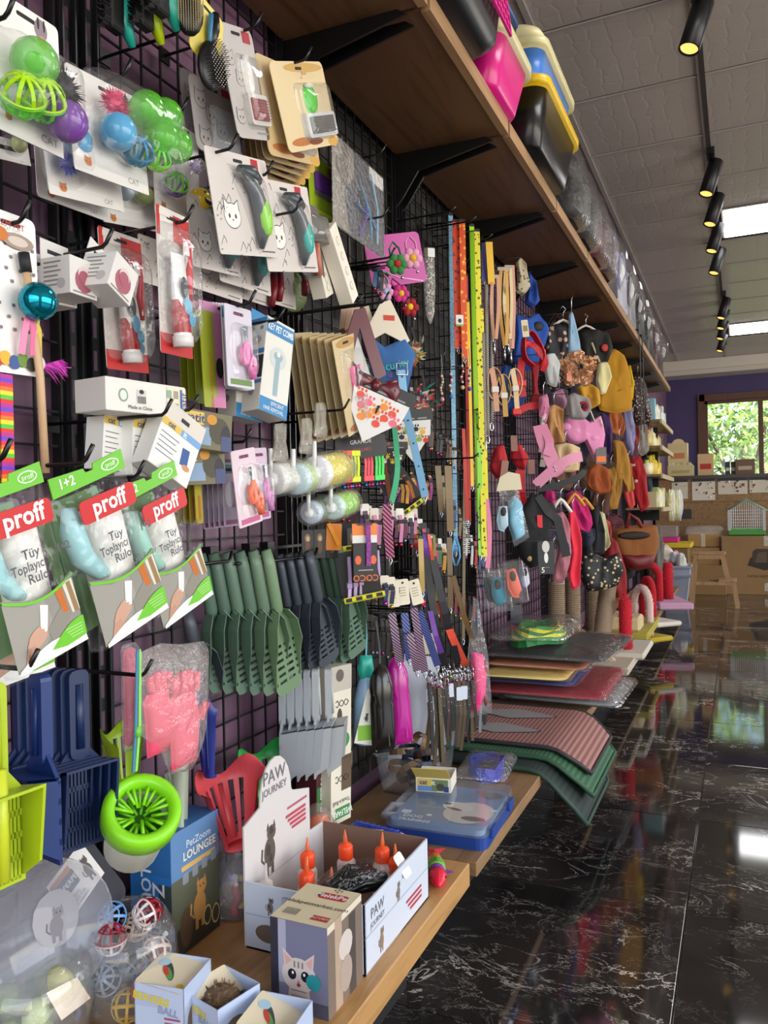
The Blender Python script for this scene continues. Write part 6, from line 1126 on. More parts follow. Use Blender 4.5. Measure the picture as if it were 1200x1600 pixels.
for k in range(240):y=-random.random()*.09;d=V((random.gauss(0,1),random.gauss(0,.6),random.gauss(0,1))).normalized();o_=d.orthogonal()*.0014;p_=V((0,y,0));q.add([p_+o_,p_-o_,p_+d*random.uniform(.006,.013)],[(0,1,2)],m(random.choice(['#4a2c1c','#8a6a4a','#241612','#b89878']),.3,.4))
q.build('strands',t,kind='stuff')
# --- bow tie, bandanas on hangers
t=thing('bow_tie_collar','maroon satin bow tie with white shirt collar','bow tie',frc(PX(.21,558,484))@Matrix.Scale(1.45,4));SAT=m('#5a1220',.28)
MB().prism([(-.004,.0),(.012,.004),(.042,-.09),(.026,-.10)],-.004,.0,SAT).build('neck_band',t);MB().prism([(-.004,0),(.01,.0),(-.018,-.10),(-.036,-.098)],-.002,.002,SAT).build('neck_band',t);MB().pillow([(.0,-.03),(.020,-.09),(.0,-.125),(-.032,-.12),(-.030,-.09)],.008,m('#c4c2be',.7),-.006,back=.5).build('shirt_front',t)
for s in(-1,1):MB().pillow([(.022,-.106),(.022+s*.034,-.084-s*.012),(.022+s*.040,-.105-s*.012),(.022+s*.030,-.128-s*.012)],.010,SAT,.004,back=.6,wr=.003).build('bow_wing',t)
MB().ell((.022,-.108,.010),(.007,.010,.007),SAT,8).build('bow_knot',t);hook(.24,600,472)
t=thing('bandana','blue denim bandana with stitched lettering on a paper hanger','bandana',frc(PX(.19,600,474))@Matrix.Scale(1.5,4));MB().prism([(-.006,0),(.010,.006),(.040,-.055),(.034,-.06),(.0,-.045),(-.030,-.062),(-.034,-.05)],.0,.0015,m('#d8ccb8',.6)).build('paper_hanger',t);MB().pillow([(-.03,-.045),(.0,-.066),(.034,-.05),(.050,-.075),(.036,-.13),(.0,-.155),(-.014,-.14),(-.026,-.09)],.010,m('#2f5f98',.8,bump=.3,bs=700),-.002,back=.5,wr=.003).build('cloth',t)
text('security',.017,m('#38b8a0',.6),t,.008,-.096,.011,.25);text('is',.011,m('#b04a6a',.6),t,.004,-.110,.011,.25);text('ruffles',.016,m('#38b8a0',.6),t,.006,-.124,.011,.25);MB().rect(-.002,.016,-.026,-.018,.002,m('#c03a2c',.6)).build('print',t)
t=thing('paper_hanger','cream paper hanger with a dark bandana left of the blue one','bandana',frc(PX(.15,572,480)));MB().prism([(-.006,0),(.006,.004),(.022,-.05),(.0,-.046),(-.018,-.055)],0,.0015,m('#cfc0a8',.6)).build('hanger_card',t);MB().pillow([(-.016,-.05),(.016,-.05),(.022,-.085),(.0,-.12),(-.02,-.09)],.008,m('#1c2434',.8),0,back=.4).build('cloth',t)
for k in range(3):t=thing('tie_hanger','pale paper hanger edge with orange tie in the row behind','bandana',frc(PX(.10+.02*k,538+9*k,482)),'hanger edges behind the bow tie');MB().prism([(-.008,0),(.008,.004),(.012,-.05),(-.014,-.05)],0,.0015,m('#c8a890',.6)).build('hanger_card',t);MB().pillow(rrect(-.012,.012,-.11,-.045,.006),.006,m(['#5a3a2a','#c8801c','#2a2a2a'][k],.6),0,back=.4).build('cloth',t)
ORG=m('#d8641c',.5)
def coco(lab,A,n,base='#d9d6d4',cols=('#d8503a','#e08a3a','#e06a7a')):
 M_,W_,H_=hg(*A);t=thing('bandana_pack',lab,'bandana',M_);MB().prism(rrect(-W_/2,W_/2,-H_*.24,0,.003),0,.0015,m('#17161a',.5)).build('header_card',t);text('COCO',H_*.11,ORG,t,-W_*.22,-H_*.08,.0018,bold=.01)
 for j in range(3):MB().rect(-W_*.4+j*W_*.28,-W_*.2+j*W_*.28,-H_*.19,-H_*.165,.0017,m('#8a8886',.5)).build('print',t)
 MB().prism([(-W_*.44,-H_*.22),(W_*.44,-H_*.22),(W_*.40,-H_*.5),(-W_*.04,-H_),(-W_*.36,-H_*.6)],.001,.004,m(base,.7)).build('cloth',t);q=MB();rnd=random.Random(A[1])
 for k in range(n):
  a=-W_*.30+W_*.62*((k*.618)%1);b=-H_*(.34+.42*(k/n)*(1-abs(a)/W_));c=m(cols[k%len(cols)],.7);r=W_*.065;q.disc(a,b,r,r*.8,.0043,c,10)
  for j in range(3):q.disc(a+r*(j-1)*.9,b+r*1.2,r*.32,r*.4,.0044,c,7)
 q.build('paw_print',t);return t
coco('white bandana with orange and pink paws on a black card',(.26,604,598,568,686,104),11)
coco('white bandana with red, black and yellow paws, behind the blue strap',(.18,640,640,646,722,70),9,'#d6d4cf',('#c8302c','#23232a','#8a9a2a','#d8a83a'))
coco('black bandana with yellow zigzag pattern under the white one',(.15,612,690,612,742,50),6,'#1c1a18',('#d8b01c','#e8e0d0'))
rnd=random.Random(21)
def mini_collar(x,u,v,ln,col,grp,lab,card_c='#d8d4cc',w=.009,bell=True):
 t=thing('cat_collar',lab,'collar',frc(PX(x,u,v)),grp)
 if card_c:MB().prism(rrect(-.010,.010,-.022,.004,.003),0,.0012,m(card_c,.5)).build('tag_card',t)
 MB().strap([(0,-.012,.003),(.003,-ln*.5,.006),(0,-ln,.003)],w,m(col,.5),.003).build('band',t);wire(t);MB().box(-w*.75,w*.75,-ln*.42,-ln*.30,.003,.009,BLK2,b=.001).build('buckle',t)
 if bell:MB().ell((0,-ln-.006,.003),.005,m(rnd.choice(['#c8a83a','#b83a4a','#8a8f98','#b0489a']),.2,.8),8).build('bell',t)
t,W_,H_=card('neon_collar_header','black header card above the neon snap collars','card',(.19,562,682,566,716,78),'#141216',hole=False,r=.002);text('GRANDE',.012,m('#d8d4d0',.5),t,0,-H_*.25,.0018);text('COLLARS',.010,m('#b83a3a',.5),t,0,-H_*.62,.0018)
for k,(u,c,nm)in enumerate(((541,'#f0622a','orange'),(554,'#d8e81c','yellow'),(575,'#f04a5a','coral pink'),(592,'#3ae05a','green'))):
 for j in range(3):
  t=thing('neon_collar','neon %s snap collar hanging from the black header card'%nm,'collar',frc(PX(.19,u-5+5*j,704)),'neon %s collars'%nm);MB().strap([(0,0,0),(.001,-.03,.002),(0,-.062,0)],.0055,m(c,.4),.002).build('band',t);MB().box(-.0045,.0045,-.012,.0,0,.005,m(c,.4),b=.001).build('clasp',t);MB().box(-.0045,.0045,-.066,-.054,0,.005,m(c,.4),b=.001).build('buckle',t);MB().ell((0,-.074,.002),.0048,m(['#3a6ab0','#a03040','#b03a8a'][j],.2,.8),8).build('bell',t)
def tray(lab,x,u,v,w,roll,yw=0):
 t=thing('collar_tray',lab,'display tray',frc(PX(x,u,v),roll=roll)@RY(yw));Y_=m('#d8cf1c',.4);d=.05
 MB().box(-w/2,w/2,0,.003,-d,0,Y_).build('base',t);MB().box(-w/2,w/2,0,.012,-.002,0,Y_).build('front_lip',t);MB().box(-w/2,w/2,0,.10,-d-.003,-d,m('#17161a',.5)).build('back_card',t)
 for k in range(4):MB().box(-w/2+w*(k+.15)/4,-w/2+w*(k+.75)/4,.003,.010,-.0015,.001,m('#1a1a1a',.5)).build('window',t)
 return t
tray('yellow collar tray with lilac collars, tilted',.22,571,938,.085,.17,-.2);tray('yellow collar tray with patterned collars by the blue strap',.20,652,792,.075,.62,-.1);tray('upper yellow collar tray by the monkey cards',.15,540,862,.07,.12,-.2)
for k in range(6):t=thing('lilac_collar','lilac snap collar standing in the yellow tray','collar',frc(PX(.19,546+9*k,935-3*k)),'lilac collars in the tray');MB().strap([(0,0,0),(.002,.04,.001),(0,.085,0)],.007,m('#b89ac8',.5),.003).build('band',t);MB().box(-.0055,.0055,.02,.032,.0,.005,m('#a488b8',.4),b=.001).build('buckle',t)
for k in range(14):
 c=rnd.choice(['#c8701c','#7a2a6a','#b83a2a','#3a2a5a','#d8a03a','#5a2a2a']);a=rnd.uniform(-.05,.3);t=thing('patterned_collar','small patterned collar in the bundle above the yellow tray','collar',frc(PX(.13+.004*k,622+rnd.uniform(0,50),735+rnd.uniform(0,22)),roll=rnd.uniform(-.5,.5)),'patterned collars in the bundle');MB().strap([(0,0,0),(.003,-.03,.004),(0,-.06,0)],.008,printed(c,rnd.choice(['#e8d8b0','#1a1a1a','#e05a7a']),300),.003).build('band',t);MB().box(-.006,.006,-.014,-.004,.002,.007,BLK2,b=.001).build('buckle',t)
for k in range(4):
 t,W_,H_=card('monkey_card','black card with outlined brown monkey in the row of four','collar',(.12+.012*k,480+19*k+(14 if k==3 else 0),828-1*k,480+19*k+(14 if k==3 else 0),872,18),'#121012','black monkey cards',hole=False,r=.002);q=MB();q.disc(0,-H_*.3,W_*.24,H_*.16,.0016,m('#8a6a4a',.6));q.disc(0,-H_*.62,W_*.2,H_*.22,.0016,m('#6a4a30',.6));q.disc(W_*.02,-H_*.32,W_*.14,H_*.09,.0018,m('#c8a880',.6));q.build('print',t)
t,W_,H_=card('orange_belt_card','orange webbing collar on a card between the monkey cards','collar',(.15,522,818,520,860,24),'#d8801c',hole=False,r=.002);MB().strap([(-W_*.4,0,.003),(W_*.3,-H_*.8,.003)],.008,m('#e8941c',.5),.003).build('band',t)
t=thing('window_box','black window box with orange header, hanging upside down','box',frc(PX(.23,570,818)));h=(PX(.23,570,818)-PX(.23,571,910)).length;w=.052
MB().box(-w/2,w/2,-h,-h*.33,-.012,0,m('#151214',.45),b=.0006).build('carton',t);MB().prism([(-w/2,-h*.36),(w/2,-h*.36),(w/2,0),(w*.22,0),(w*.2,-h*.3),(-w*.02,-h*.3),(-w*.0,-h*.0),(-w/2,0)],-.004,-.003,m('#e07a2a',.5)).build('header',t);q=MB();q.rect(-w*.5,w*.5,-h*.36,-h*.2,-.0025,m('#d8d4cc',.5));q.rect(-w*.3,w*.3,-h*.03,0,.0,m('#3a2a20',.5));q.build('header_print',t)
MB().strap([(w*.1,-h*.02,.002),(w*.12,-h*.4,.003),(w*.1,-h*.72,.002)],.010,printed('#6a2a8a','#d83a4a',260),.003).build('collar',t);q=MB()
for s in(-.3,.32):q.disc(w*s,-h*.62,w*.13,h*.08,.0006,m('#d8602c',.5),8)
q.rect(-w*.3,w*.3,-h*.80,-h*.785,.0005,m('#a8a4a0',.5));q.build('print',t);text('COCO',.018,ORG,t,0,-h*.92,.0008,PI,bold=.01)
o,L_=strapthing('light_blue_collar','light blue leather collar hanging diagonally with steel buckle','collar',[(.23,627,578),(.235,634,640),(.235,650,710),(.23,664,776)],.014,'#7fb0d2');MB().tube([(-.013,-.012,.004),(.013,-.012,.004),(.013,.014,.004),(-.013,.014,.004)],.002,STEEL,5,True).build('buckle',o)
for p_ in smooth(L_,4)[1::2]:MB().ell((p_.x,p_.y,p_.z+.002),.0022,m('#2a3a4a',.4),6).build('eyelet',o)
q_,L_=strapthing('green_collar','mint green collar hanging beside the light blue one','collar',[(.20,612,560),(.205,614,640),(.20,621,730),(.20,612,785)],.010,'#3fa878');
strapthing('brown_strap','slim brown leather strap behind the neon collars','collar',[(.14,600,725),(.14,612,790)],.009,'#7a3d22')
strapthing('pink_stripe_collar','black and pink striped webbing collar with white tag','collar',[(.19,604,788),(.19,606,830),(.19,610,872)],.016,'',mat=braid('#2a1a24','#c8608a',60))
def boa(lab,u,v,cols,s=.03):
 t=thing('feather_collar',lab,'collar',frc(PX(.18,u,v)));q=MB();r=random.Random(u)
 for k in range(130):d=V((r.gauss(0,1),r.gauss(0,1),r.gauss(0,.7))).normalized();o_=d.orthogonal().normalized()*s*.12;c=V((r.gauss(0,s*.35),r.gauss(0,s*.45),0));q.add([c,c+d*s*.3+o_,c+d*s*r.uniform(.5,.9),c+d*s*.3-o_],[(0,1,2,3)],m(r.choice(cols),.7))
 q.build('petals',t,kind='stuff');MB().strap([(0,s*2.2,-.004),(.006,s*1.2,0),(0,0,0)],.006,BLK2,.002).build('loop',t)
boa('teal, coral and cream petal collar, upper one',645,552,['#2f7a6a','#d85a4a','#e0c8a8','#c8a03a','#d8d0c8'])
boa('coral and teal petal collar with white feather below',660,625,['#d84a4a','#1f7a6a','#c83a7a','#d8d8d4','#e07a4a'],.036)
t=thing('white_feather','white feather hanging under the coral petal collar','feather',frc(PX(.18,664,645)));q=MB()
for k in range(70):a=k/70;s=random.choice((-1,1));q.add([(0,-.055*a,0),(.002,-.055*a-.002,0),(s*.018*(1-a*.6),-.055*a-.018,random.uniform(-.003,.003))],[(0,1,2)],m('#d4d2cc',.7))
q.build('barbs',t,kind='stuff')
for k,(u,v,c)in enumerate(((690,588,'#b89a80'),(704,585,'#8a3a4a'),(722,572,'#a02030'),(733,575,'#2f4a8a'))):
 t=thing('beaded_collar',['beaded collar with cream beads and pink drop','beaded collar of dark red beads','beaded collar of bright red beads with wooden ball','beaded collar with blue evil-eye beads'][k],'collar',frc(PX(.17,u,v)),'beaded collars');wire(t)
 for j in range(7):MB().ell((.003*sin(j),-.008*j,.002*cos(j)),.0042,m(c if j%2 else '#d8ccb8',.3),7).build('bead',t)
 MB().ell((0,-.064,0),.007,m(['#d88aa0','#3a6ab0','#c8a888','#2f5aa0'][k],.3),9).build('drop',t);MB().tube([(0,0,0),(.002,.03,0),(0,.06,0)],.0012,m('#8a8a8a',.4),4).build('cord',t)
ROWS=[(588,300,0,0)]
def row(u0,u1,v0,v1,n,x,ln,cols,grp,lab,cards=None,w=.009):
 for k in range(n):f_=k/max(1,n-1);mini_collar(x+.05*f_*0+rnd.uniform(-.02,.02),u0+(u1-u0)*f_+rnd.uniform(-2,2),v0+(v1-v0)*f_+rnd.uniform(-4,4),ln*rnd.uniform(.85,1.15),rnd.choice(cols),grp,lab,rnd.choice(cards)if cards else None,w)
row(568,648,792,800,11,.16,.075,['#b0a8b8','#5a2a4a','#23233a','#c87aa0','#3a3a4a'],'carded collars above the boxed ones','small carded collar in the row above the black window box',['#d8cfc0','#e4e0d8'])
row(600,640,905,912,5,.20,.05,['#1e2440','#2a2f5a','#3a2a4a'],'hang-tagged harnesses','cream hang tag of a striped harness in the middle row',['#dcd4c0'])
row(560,640,540,600,9,.10,.07,['#2a2a30','#b87a2a','#3a6a4a','#7a3a6a','#a8a8b0','#23405a'],'collars behind the bandana','small dark collar in the row behind the blue bandana')
row(585,600,405,420,4,.12,.06,['#2a6a8a','#2f8a4a','#141418','#1f4a7a'],'thin collars by the felt card','thin collar hanging left of the pink felt card')
row(640,745,630,720,16,.10,.075,['#8a6a4a','#3a3a3a','#a8a49c','#5a4030','#23232a'],'dark leather collars on the grid','dark slim collar hung deep on the grid')
row(640,745,890,930,16,.09,.085,['#2a2a2e','#5a4a3a','#1e3a5a','#7a2a2a'],'collars low on the grid','dark collar hung low on the grid behind the straps')
row(580,650,955,985,10,.08,.09,['#14161c','#1e2436','#2a2018'],'black collars behind the bottles','black collar hanging behind the travel bottles')
ST=[('tan leather collar with steel snap on the rail, left',684,728,690,800,.022,'#7d6a50',.14),('wide tan leather collar with stud, middle of the rail',700,728,704,830,.026,'#86704f',.16),('tan studded leather strap reaching low, with silver stars',702,840,704,950,.020,'#6f5a3e',.15),('narrow olive leather strap beside the ladder buckles',726,740,724,1000,.012,'#6a5a3c',.14),('gold buckled leather collar with red heart charm',657,842,660,925,.016,'#b89a5a',.22),('red-orange patterned lead end',724,670,730,812,.013,'#b8362a',.17),('purple webbing lead with grey tag',664,835,668,875,.016,'#6a3a9a',.17),('coral webbing lead with grey tag',670,835,676,875,.012,'#e0624a',.18),('dark red webbing lead with tag',648,835,652,860,.012,'#8a1c2a',.17),('olive webbing lead with tag',678,836,684,960,.010,'#7a7a2a',.16)]
for lab,u,v,u2,v2,w,c,x in ST:
 o,L_=strapthing('leather_strap',lab,'collar',[(x,u,v),(x+.005,(u+u2)/2,(v+v2)/2),(x,u2,v2)],w*.62,c)
 for j in range(3):f_=.2+.3*j;MB().ell((L_[2].x*f_,L_[2].y*f_,L_[2].z*f_+.0045),.0022,STEEL,6).build('stud',o)
 if 'heart' in lab:e=L_[-1];MB().pillow([(e.x,e.y-.036),(e.x+.009,e.y-.024),(e.x+.006,e.y-.018),(e.x,e.y-.021),(e.x-.006,e.y-.018),(e.x-.009,e.y-.024)],.003,m('#c8182a',.2),e.z,back=.8).build('heart_charm',o)
for k,(u,v,u2,v2,c)in enumerate(((664,870,694,1040,'#18161a'),(676,870,715,1035,'#1c1a20'),(686,940,728,1040,'#e0523a'),(672,955,690,1020,'#6a3a9a'),(708,900,742,1010,'#6a5232'))):
 strapthing('slanting_lead',['black webbing lead slanting down, left one','black webbing lead slanting down, right one','coral eyelet strap slanting over the chain collars','purple dotted strap end above the chain collars','olive leather strap slanting beside the pink bag'][k],'lead',[(.17+.01*k,u,v),(.20+.006*k,(u+u2)/2,(v+v2)/2+6),(.20+.006*k,u2,v2)],.016 if k<3 else .011,c,clip=False)
t=thing('ladder_buckles','column of white rectangular buckles on the olive strap','buckle',frc(PX(.17,728,815)));wire(t)
for k in range(8):MB().tube([(-.010,-.0125*k,0),(.010,-.0125*k,0),(.010,-.0125*k-.006,0),(-.010,-.0125*k-.006,0)],.0012,m('#d8d8d8',.25,.6),5,True).build('buckle_bar',t)
t=thing('blue_harness','light blue cord harness hanging under the pale blue lead','harness',frc(PX(.16,711,838)));
for s in(-1,1):MB().tube([(0,0,0),(s*.010,-.03,.004),(s*.012,-.06,.004),(s*.003,-.085,0)],.0035,m('#5f9ac4',.6),7).build('cord',t)
MB().ell((0,-.035,.002),(.014,.010,.004),m('#4a80aa',.6),8).build('crossing',t)
for k,(u,v,u2,v2)in enumerate(((612,958,624,1035),(632,958,640,1030),(646,950,664,1050),(655,955,684,1040),(640,990,652,1048))):
 strapthing('striped_harness','navy striped webbing harness strap hanging under its cream tags','harness',[(.20+.008*k,u,v),(.205+.008*k,(u+u2)/2,(v+v2)/2),(.20+.008*k,u2,v2)],.014,'','navy striped harness straps',mat=braid('#1a1c34','#5a6ab8' if k%2 else '#a8849a',75))
for k,(u,v,rl)in enumerate(((613,908,.05),(628,905,.08),(645,906,.22))):t=thing('hang_tag',['cream hang tag on the striped harness, left','cream hang tag on the striped harness, middle','cream hang tag on the striped harness, right and tilted'][k],'tag',frc(PX(.215+.01*k,u,v),roll=rl));MB().prism(rrect(-.014,.014,-.058,0,.004),0,.001,m('#d8cfb8',.5)).build('tag',t);MB().disc(0,-.008,.003,.003,.0012,INK,8).build('hole',t);q=MB();[q.rect(-.009,.006,-.02-.006*j,-.018-.006*j,.0012,m('#9a8f7c',.5))for j in range(4)];q.build('print',t)
t=thing('cream_swatch','cream card with green hand lettering behind the leads','card',frc(PX(.10,676,1000)));MB().prism(rrect(-.03,.03,-.04,.02,.003),0,.001,m('#d2cfae',.5)).build('card',t);text('Ruff',.018,m('#4a5a2a',.5),t,0,-.006,.0014,.1)
clr=['#2a1e18','#131214','#46361f','#191b20','#54462a','#38201a','#1a1416','#70757c']
for k in range(46):
 f_=k/45;u=669+88*((k*.618)%1);v=1052-20*((u-669)/88)+rnd.uniform(-8,8);x=.15+.10*rnd.random();P=PX(x,u,v);t=thing('studded_collar','slim studded leather collar hanging in the dense bunch from steel clips','collar',frc(P,roll=rnd.uniform(-.06,.06)),'studded collars in the bunch');ln=rnd.uniform(.13,.19);c=rnd.choice(clr)
 MB().strap([(0,-.035,0),(.003,-.035-ln*.5,.004),(rnd.uniform(-.01,.01),-.035-ln,0)],.0085,m(c,.5),.002).build('band',t);MB().tube([(.004*cos(a),-.024+.009*sin(a),0)for a in[j*.785 for j in range(8)]],.0013,STEEL,5,True).build('ring',t);MB().tube([(0,0,0),(.003,-.008,.002),(0,-.016,0)],.0022,STEEL,6).build('snap_hook',t);MB().ell((.003,-.032,.003),.0042,m(rnd.choice(['#c8a83a','#b02a3a','#8f949a','#c87aa0']),.2,.8),7).build('bell',t)
 for j in range(3):MB().ell((.002,-.055-.022*j,.0035),.0018,STEEL,5).build('stud',t)
 if k%5==0:MB().prism(rrect(-.009,.009,-.085,-.05,.002),.005,.006,m('#c4ccd8',.5)).build('paper_tag',t)
t=thing('pink_toy_bag','hot pink toy in a tall pointed clear bag','toy',frc(PX(.24,742,935)));h=(PX(.24,742,935)-PX(.24,760,1100)).length
MB().pillow([(-.012,-h*.45),(.02,-h*.48),(.030,-h*.62),(.024,-h*.85),(.0,-h*.98),(-.020,-h*.95),(-.012,-h*.8),(-.016,-h*.6)],.022,m('#e02a78',.45),.0,back=.6).build('toy',t);MB().ell((.026,-h*.58,.012),(.008,.018,.006),m('#7a3a3a',.5),8).build('ear',t);MB().ell((.02,-h*.86,.016),(.007,.016,.006),m('#7a3a3a',.5),8).build('paw',t)
MB().pillow([(-.004,0),(.006,0),(.018,-h*.2),(.036,-h*.5),(.044,-h*.98),(-.030,-h*1.02),(-.024,-h*.5),(-.012,-h*.2)],.026,film('#ffffff',.07,.06,.7,40,.6),0,back=.8,wr=.003).build('bag',t)
row(600,700,760,860,16,.11,.07,['#b83a5a','#3a3a4a','#c8902a','#5a2a6a','#8a8f98','#1e2a4a','#d86a3a','#3a6a4a'],'mixed collars in the middle of the grid','bright mixed collar hung between the trays and the leather straps',['#d8d0c0','#e4e0d8','#16141a'],.011)
row(690,760,740,880,12,.09,.10,['#2a2a2e','#b0302a','#3a5a8a','#8a7a5a','#d8d8d8'],'collars behind the long leads','thin collar dangling behind the long leads')
row(535,570,770,790,5,.13,.05,['#b03a5a','#6a3a8a','#2a5a8a','#c8a03a'],'tiny collars under the lime bottle','tiny belled collar under the neon collars')
# PET CLOTHES AND HARNESSES
FACE=.8
def cl(name,label,cat,x,pts,col,d=.016,wr=.014,grp=None,mat=None,c=None):
 """soft garment: outline measured at distance x, given body and folds"""
 us=sum(p[0]for p in pts)/len(pts);v0=min(p[1]for p in pts);o=thing(name,label,cat,frc(PX(x,us,v0)),grp)
 t_=(PX(x,us,v0)-CAM).dot(_f);k=t_/FPX;Q=[((u-us)*k*1.03,-(v-v0)*k)for u,v in pts]
 MB().pillow(Q,d,mat or m(col,.8,bump=.25,bs=500),0,back=.7,wr=wr,seed=us*.1,c=((c[0]-us)*k,-(c[1]-v0)*k)if c else None,sub=3,fx=24,fy=7,cloth=1).build('body',o);wire(o);return o,k,us,v0
def L(o,k,us,v0,u,v,z=0):return((u-us)*k*1.03,-(v-v0)*k,z)
def hanger(o,k,us,v0,u,v,w,col='#e2ddd0'):
 a=L(o,k,us,v0,u,v);MB().tube([(a[0]-w*k/2,a[1]-w*k*.28,-.002),(a[0]-w*k*.2,a[1]-w*k*.08,-.002),(a[0],a[1],-.002),(a[0]+w*k*.2,a[1]-w*k*.08,-.002),(a[0]+w*k/2,a[1]-w*k*.28,-.002)],.006,m(col,.4),7).build('hanger',o)
 MB().tube([(a[0],a[1],-.002),(a[0],a[1]+.03,-.002),(a[0]+.012,a[1]+.045,-.002),(a[0],a[1]+.058,-.002),(a[0]-.012,a[1]+.046,-.002)],.0022,STEEL,6).build('hanger_hook',o)
FLB=printed('#1d1b20','#c8a088',34);SEQ=printed('#17161a','#c8b88a',45)
for k,(u,v,u2,v2,c)in enumerate(((773,430,772,530,'#c8957a'),(786,418,788,540,'#d0a050'),(797,415,798,545,'#d09a86'),(793,420,794,530,'#dcc8a0'))):
 o,P=strapthing('webbing_lead',['pink-tan folded lead at the left of the harness corner','mustard folded lead next to the pink ones','rose folded lead with clip','cream folded lead behind the mustard one'][k],'lead',[(.19,u-3,v),(.20,u-5,(v+v2)/2),(.19,u2,v2)],.0085,c);MB().strap(smooth([P[0]+V((.016,0,.004)),(P[0]+P[2])/2+V((.014,0,.012)),P[2]+V((.006,0,.004))]),.011,m(c,.6),.0022).build('folded_band',o);e=P[-1];MB().tube([(e.x,e.y-.01,e.z),(e.x,e.y-.05,e.z)],.005,STEEL,7).build('snap_hook',o);MB().box(-.014,.014,-.012,.0,-.006,.006,m('#a8a49c',.4)).build('keeper',o)
for k,(u,v,c)in enumerate(((772,590,'#c8957a'),(786,600,'#b8924a'),(804,590,'#d8ba90'))):
 o=thing('strap_harness',['pink-tan looped harness under its lead','mustard looped harness under its lead','cream and pink looped harness, largest loop'][k],'harness',frc(PX(.20,u,v)));r=.035
 MB().strap([(r*.7*cos(a),r*1.5*sin(a)-.02,.004*cos(2*a))for a in[2*PI*i/16 for i in range(17)]],.016,m(c,.6),.003,(0,0,1)).build('loop',o);MB().strap([(-r*.2,.03,0),(0,-.03,.01),(r*.2,-.11,.0)],.018,m(c,.6),.003).build('chest_band',o);MB().box(-.012,.012,-.05,-.03,.004,.014,m('#d8cfc0',.4),b=.002).build('buckle',o)
cl('harness_vest','leopard print harness hanging highest at the shelf','harness',.20,[(806,412),(814,402),(822,412),(826,450),(815,462),(804,455),(808,436)],'',.015,mat=printed('#b8ac90','#4a4030',60))
cl('harness_vest','small royal blue harness right of the leopard one','harness',.16,[(824,425),(836,440),(842,470),(832,480),(820,472),(826,450)],'#1f4aa0',.015)
o,*f=cl('harness_vest','large blue padded harness vest with black lining','harness',.15,[(804,490),(822,498),(842,490),(856,515),(848,545),(836,575),(812,580),(800,560),(806,520)],'#2250a8',.025);a=L(o,*f,838,512);MB().ell((a[0],a[1],.024),(.022,.02,.006),m('#16161c',.6),10).build('neck_opening',o)
cl('harness_vest','dark blue harness underside low behind the red one','harness',.14,[(788,570),(812,580),(822,620),(800,650),(782,640),(776,600)],'#1b3f88',.02)
o,*f=cl('harness_vest','bright red Y-shaped harness with red buckles','harness',.24,[(830,566),(842,566),(838,590),(840,615),(850,634),(846,648),(836,640),(826,632),(832,612),(832,588)],'#8c1420',.010,.004);RS=m('#b81826',.55)
def bands(o,f,S,mt,t=.004):
 for nm,w,P in S:MB().strap(smooth([L(o,*f,u,v,z)for u,v,z in P]),w,mt,t,(.3,.2,1)if 'loop' in nm else(1,.3,0)).build(nm,o)
bands(o,f,(('neck_loop',.03,[(832,572,.0),(818,560,.02),(816,534,.03),(826,522,.03),(836,534,.03),(846,556,.02),(842,572,0)]),('back_band',.022,[(818,535,.02),(834,545,.03),(850,566,.02),(846,580,.005)]),('side_band',.026,[(816,560,.0),(812,590,.012),(816,620,.004)])),RS)
MB().strap(smooth([L(o,*f,844,634,.008),L(o,*f,822,636,.014),L(o,*f,800,646,.01)]),.026,RS,.004,(0,1,0)).build('girth_band',o)
for u,v in((804,644),(820,540),(843,553),(812,600)):a=L(o,*f,u,v,.016);MB().box(a[0]-.017,a[0]+.017,a[1]-.012,a[1]+.012,a[2],a[2]+.012,m('#d8202c',.35),b=.003).build('buckle',o)
t=thing('hang_tag','cream hang tag above the red harness','tag',frc(PX(.24,819,500),.1));MB().prism(rrect(-.012,.012,-.06,0,.003),0,.001,m('#cfc4a8',.5)).build('tag',t);MB().rect(-.008,.008,-.04,-.02,.0013,m('#8a7a4a',.5)).build('print',t)
cl('harness_vest','red harness strap cluster below left','harness',.17,[(772,700),(785,695),(792,720),(790,745),(774,748),(764,730)],'#a81a24',.018);cl('harness_vest','red webbing harness with long loose strap','harness',.20,[(800,700),(812,694),(826,715),(818,735),(806,730),(797,715)],'#c01c28',.016)
strapthing('red_strap','wide bright red strap with plastic buckle hanging straight','harness',[(.21,812,735),(.215,814,770),(.21,818,798)],.024,'#d81c2c')
o,*f=cl('dog_dress','black dress with scattered dots and flowers on a white hanger','dress',.24,[(855,512),(872,505),(886,512),(892,545),(884,575),(892,605),(860,612),(848,590),(852,550)],'',.025,mat=FLB);hanger(o,*f,880,500,30);cl('ruffle','white lace ruffle under the dotted black dress','dress',.25,[(852,555),(866,552),(874,570),(868,605),(855,600),(850,580)],'#b4b8b8',.015,.012)
o,*f=cl('tutu_dress','pale blue pleated dress with peach tulle tutu','dress',.30,[(889,492),(894,488),(900,515),(905,550),(886,552),(888,520)],'#8fb0cc',.018,.008);a=L(o,*f,900,552);q=MB();rnd=random.Random(31);tl=[m(c,.8)for c in('#d8a880','#c89468','#e4bc98','#b8845c')]
for k in range(760):an=rnd.uniform(0,2*PI);r=f[0]*rnd.uniform(8,29)*(1+.15*sin(5*an));r2=r*.45;c=.05*(1-r/(f[0]*32))+rnd.uniform(-.012,.012);cy=a[1]-f[0]*24;q.add([(a[0]+r2*cos(an),cy+r2*sin(an)*.9,c+.01),(a[0]+r*cos(an-.13),cy+r*sin(an-.13)*.95,c-.01),(a[0]+r*1.06*cos(an+.02),cy+r*sin(an+.02),c+rnd.uniform(-.015,.02)),(a[0]+r*cos(an+.15),cy+r*sin(an+.15)*.95,c)],[(0,1,2,3)],rnd.choice(tl))
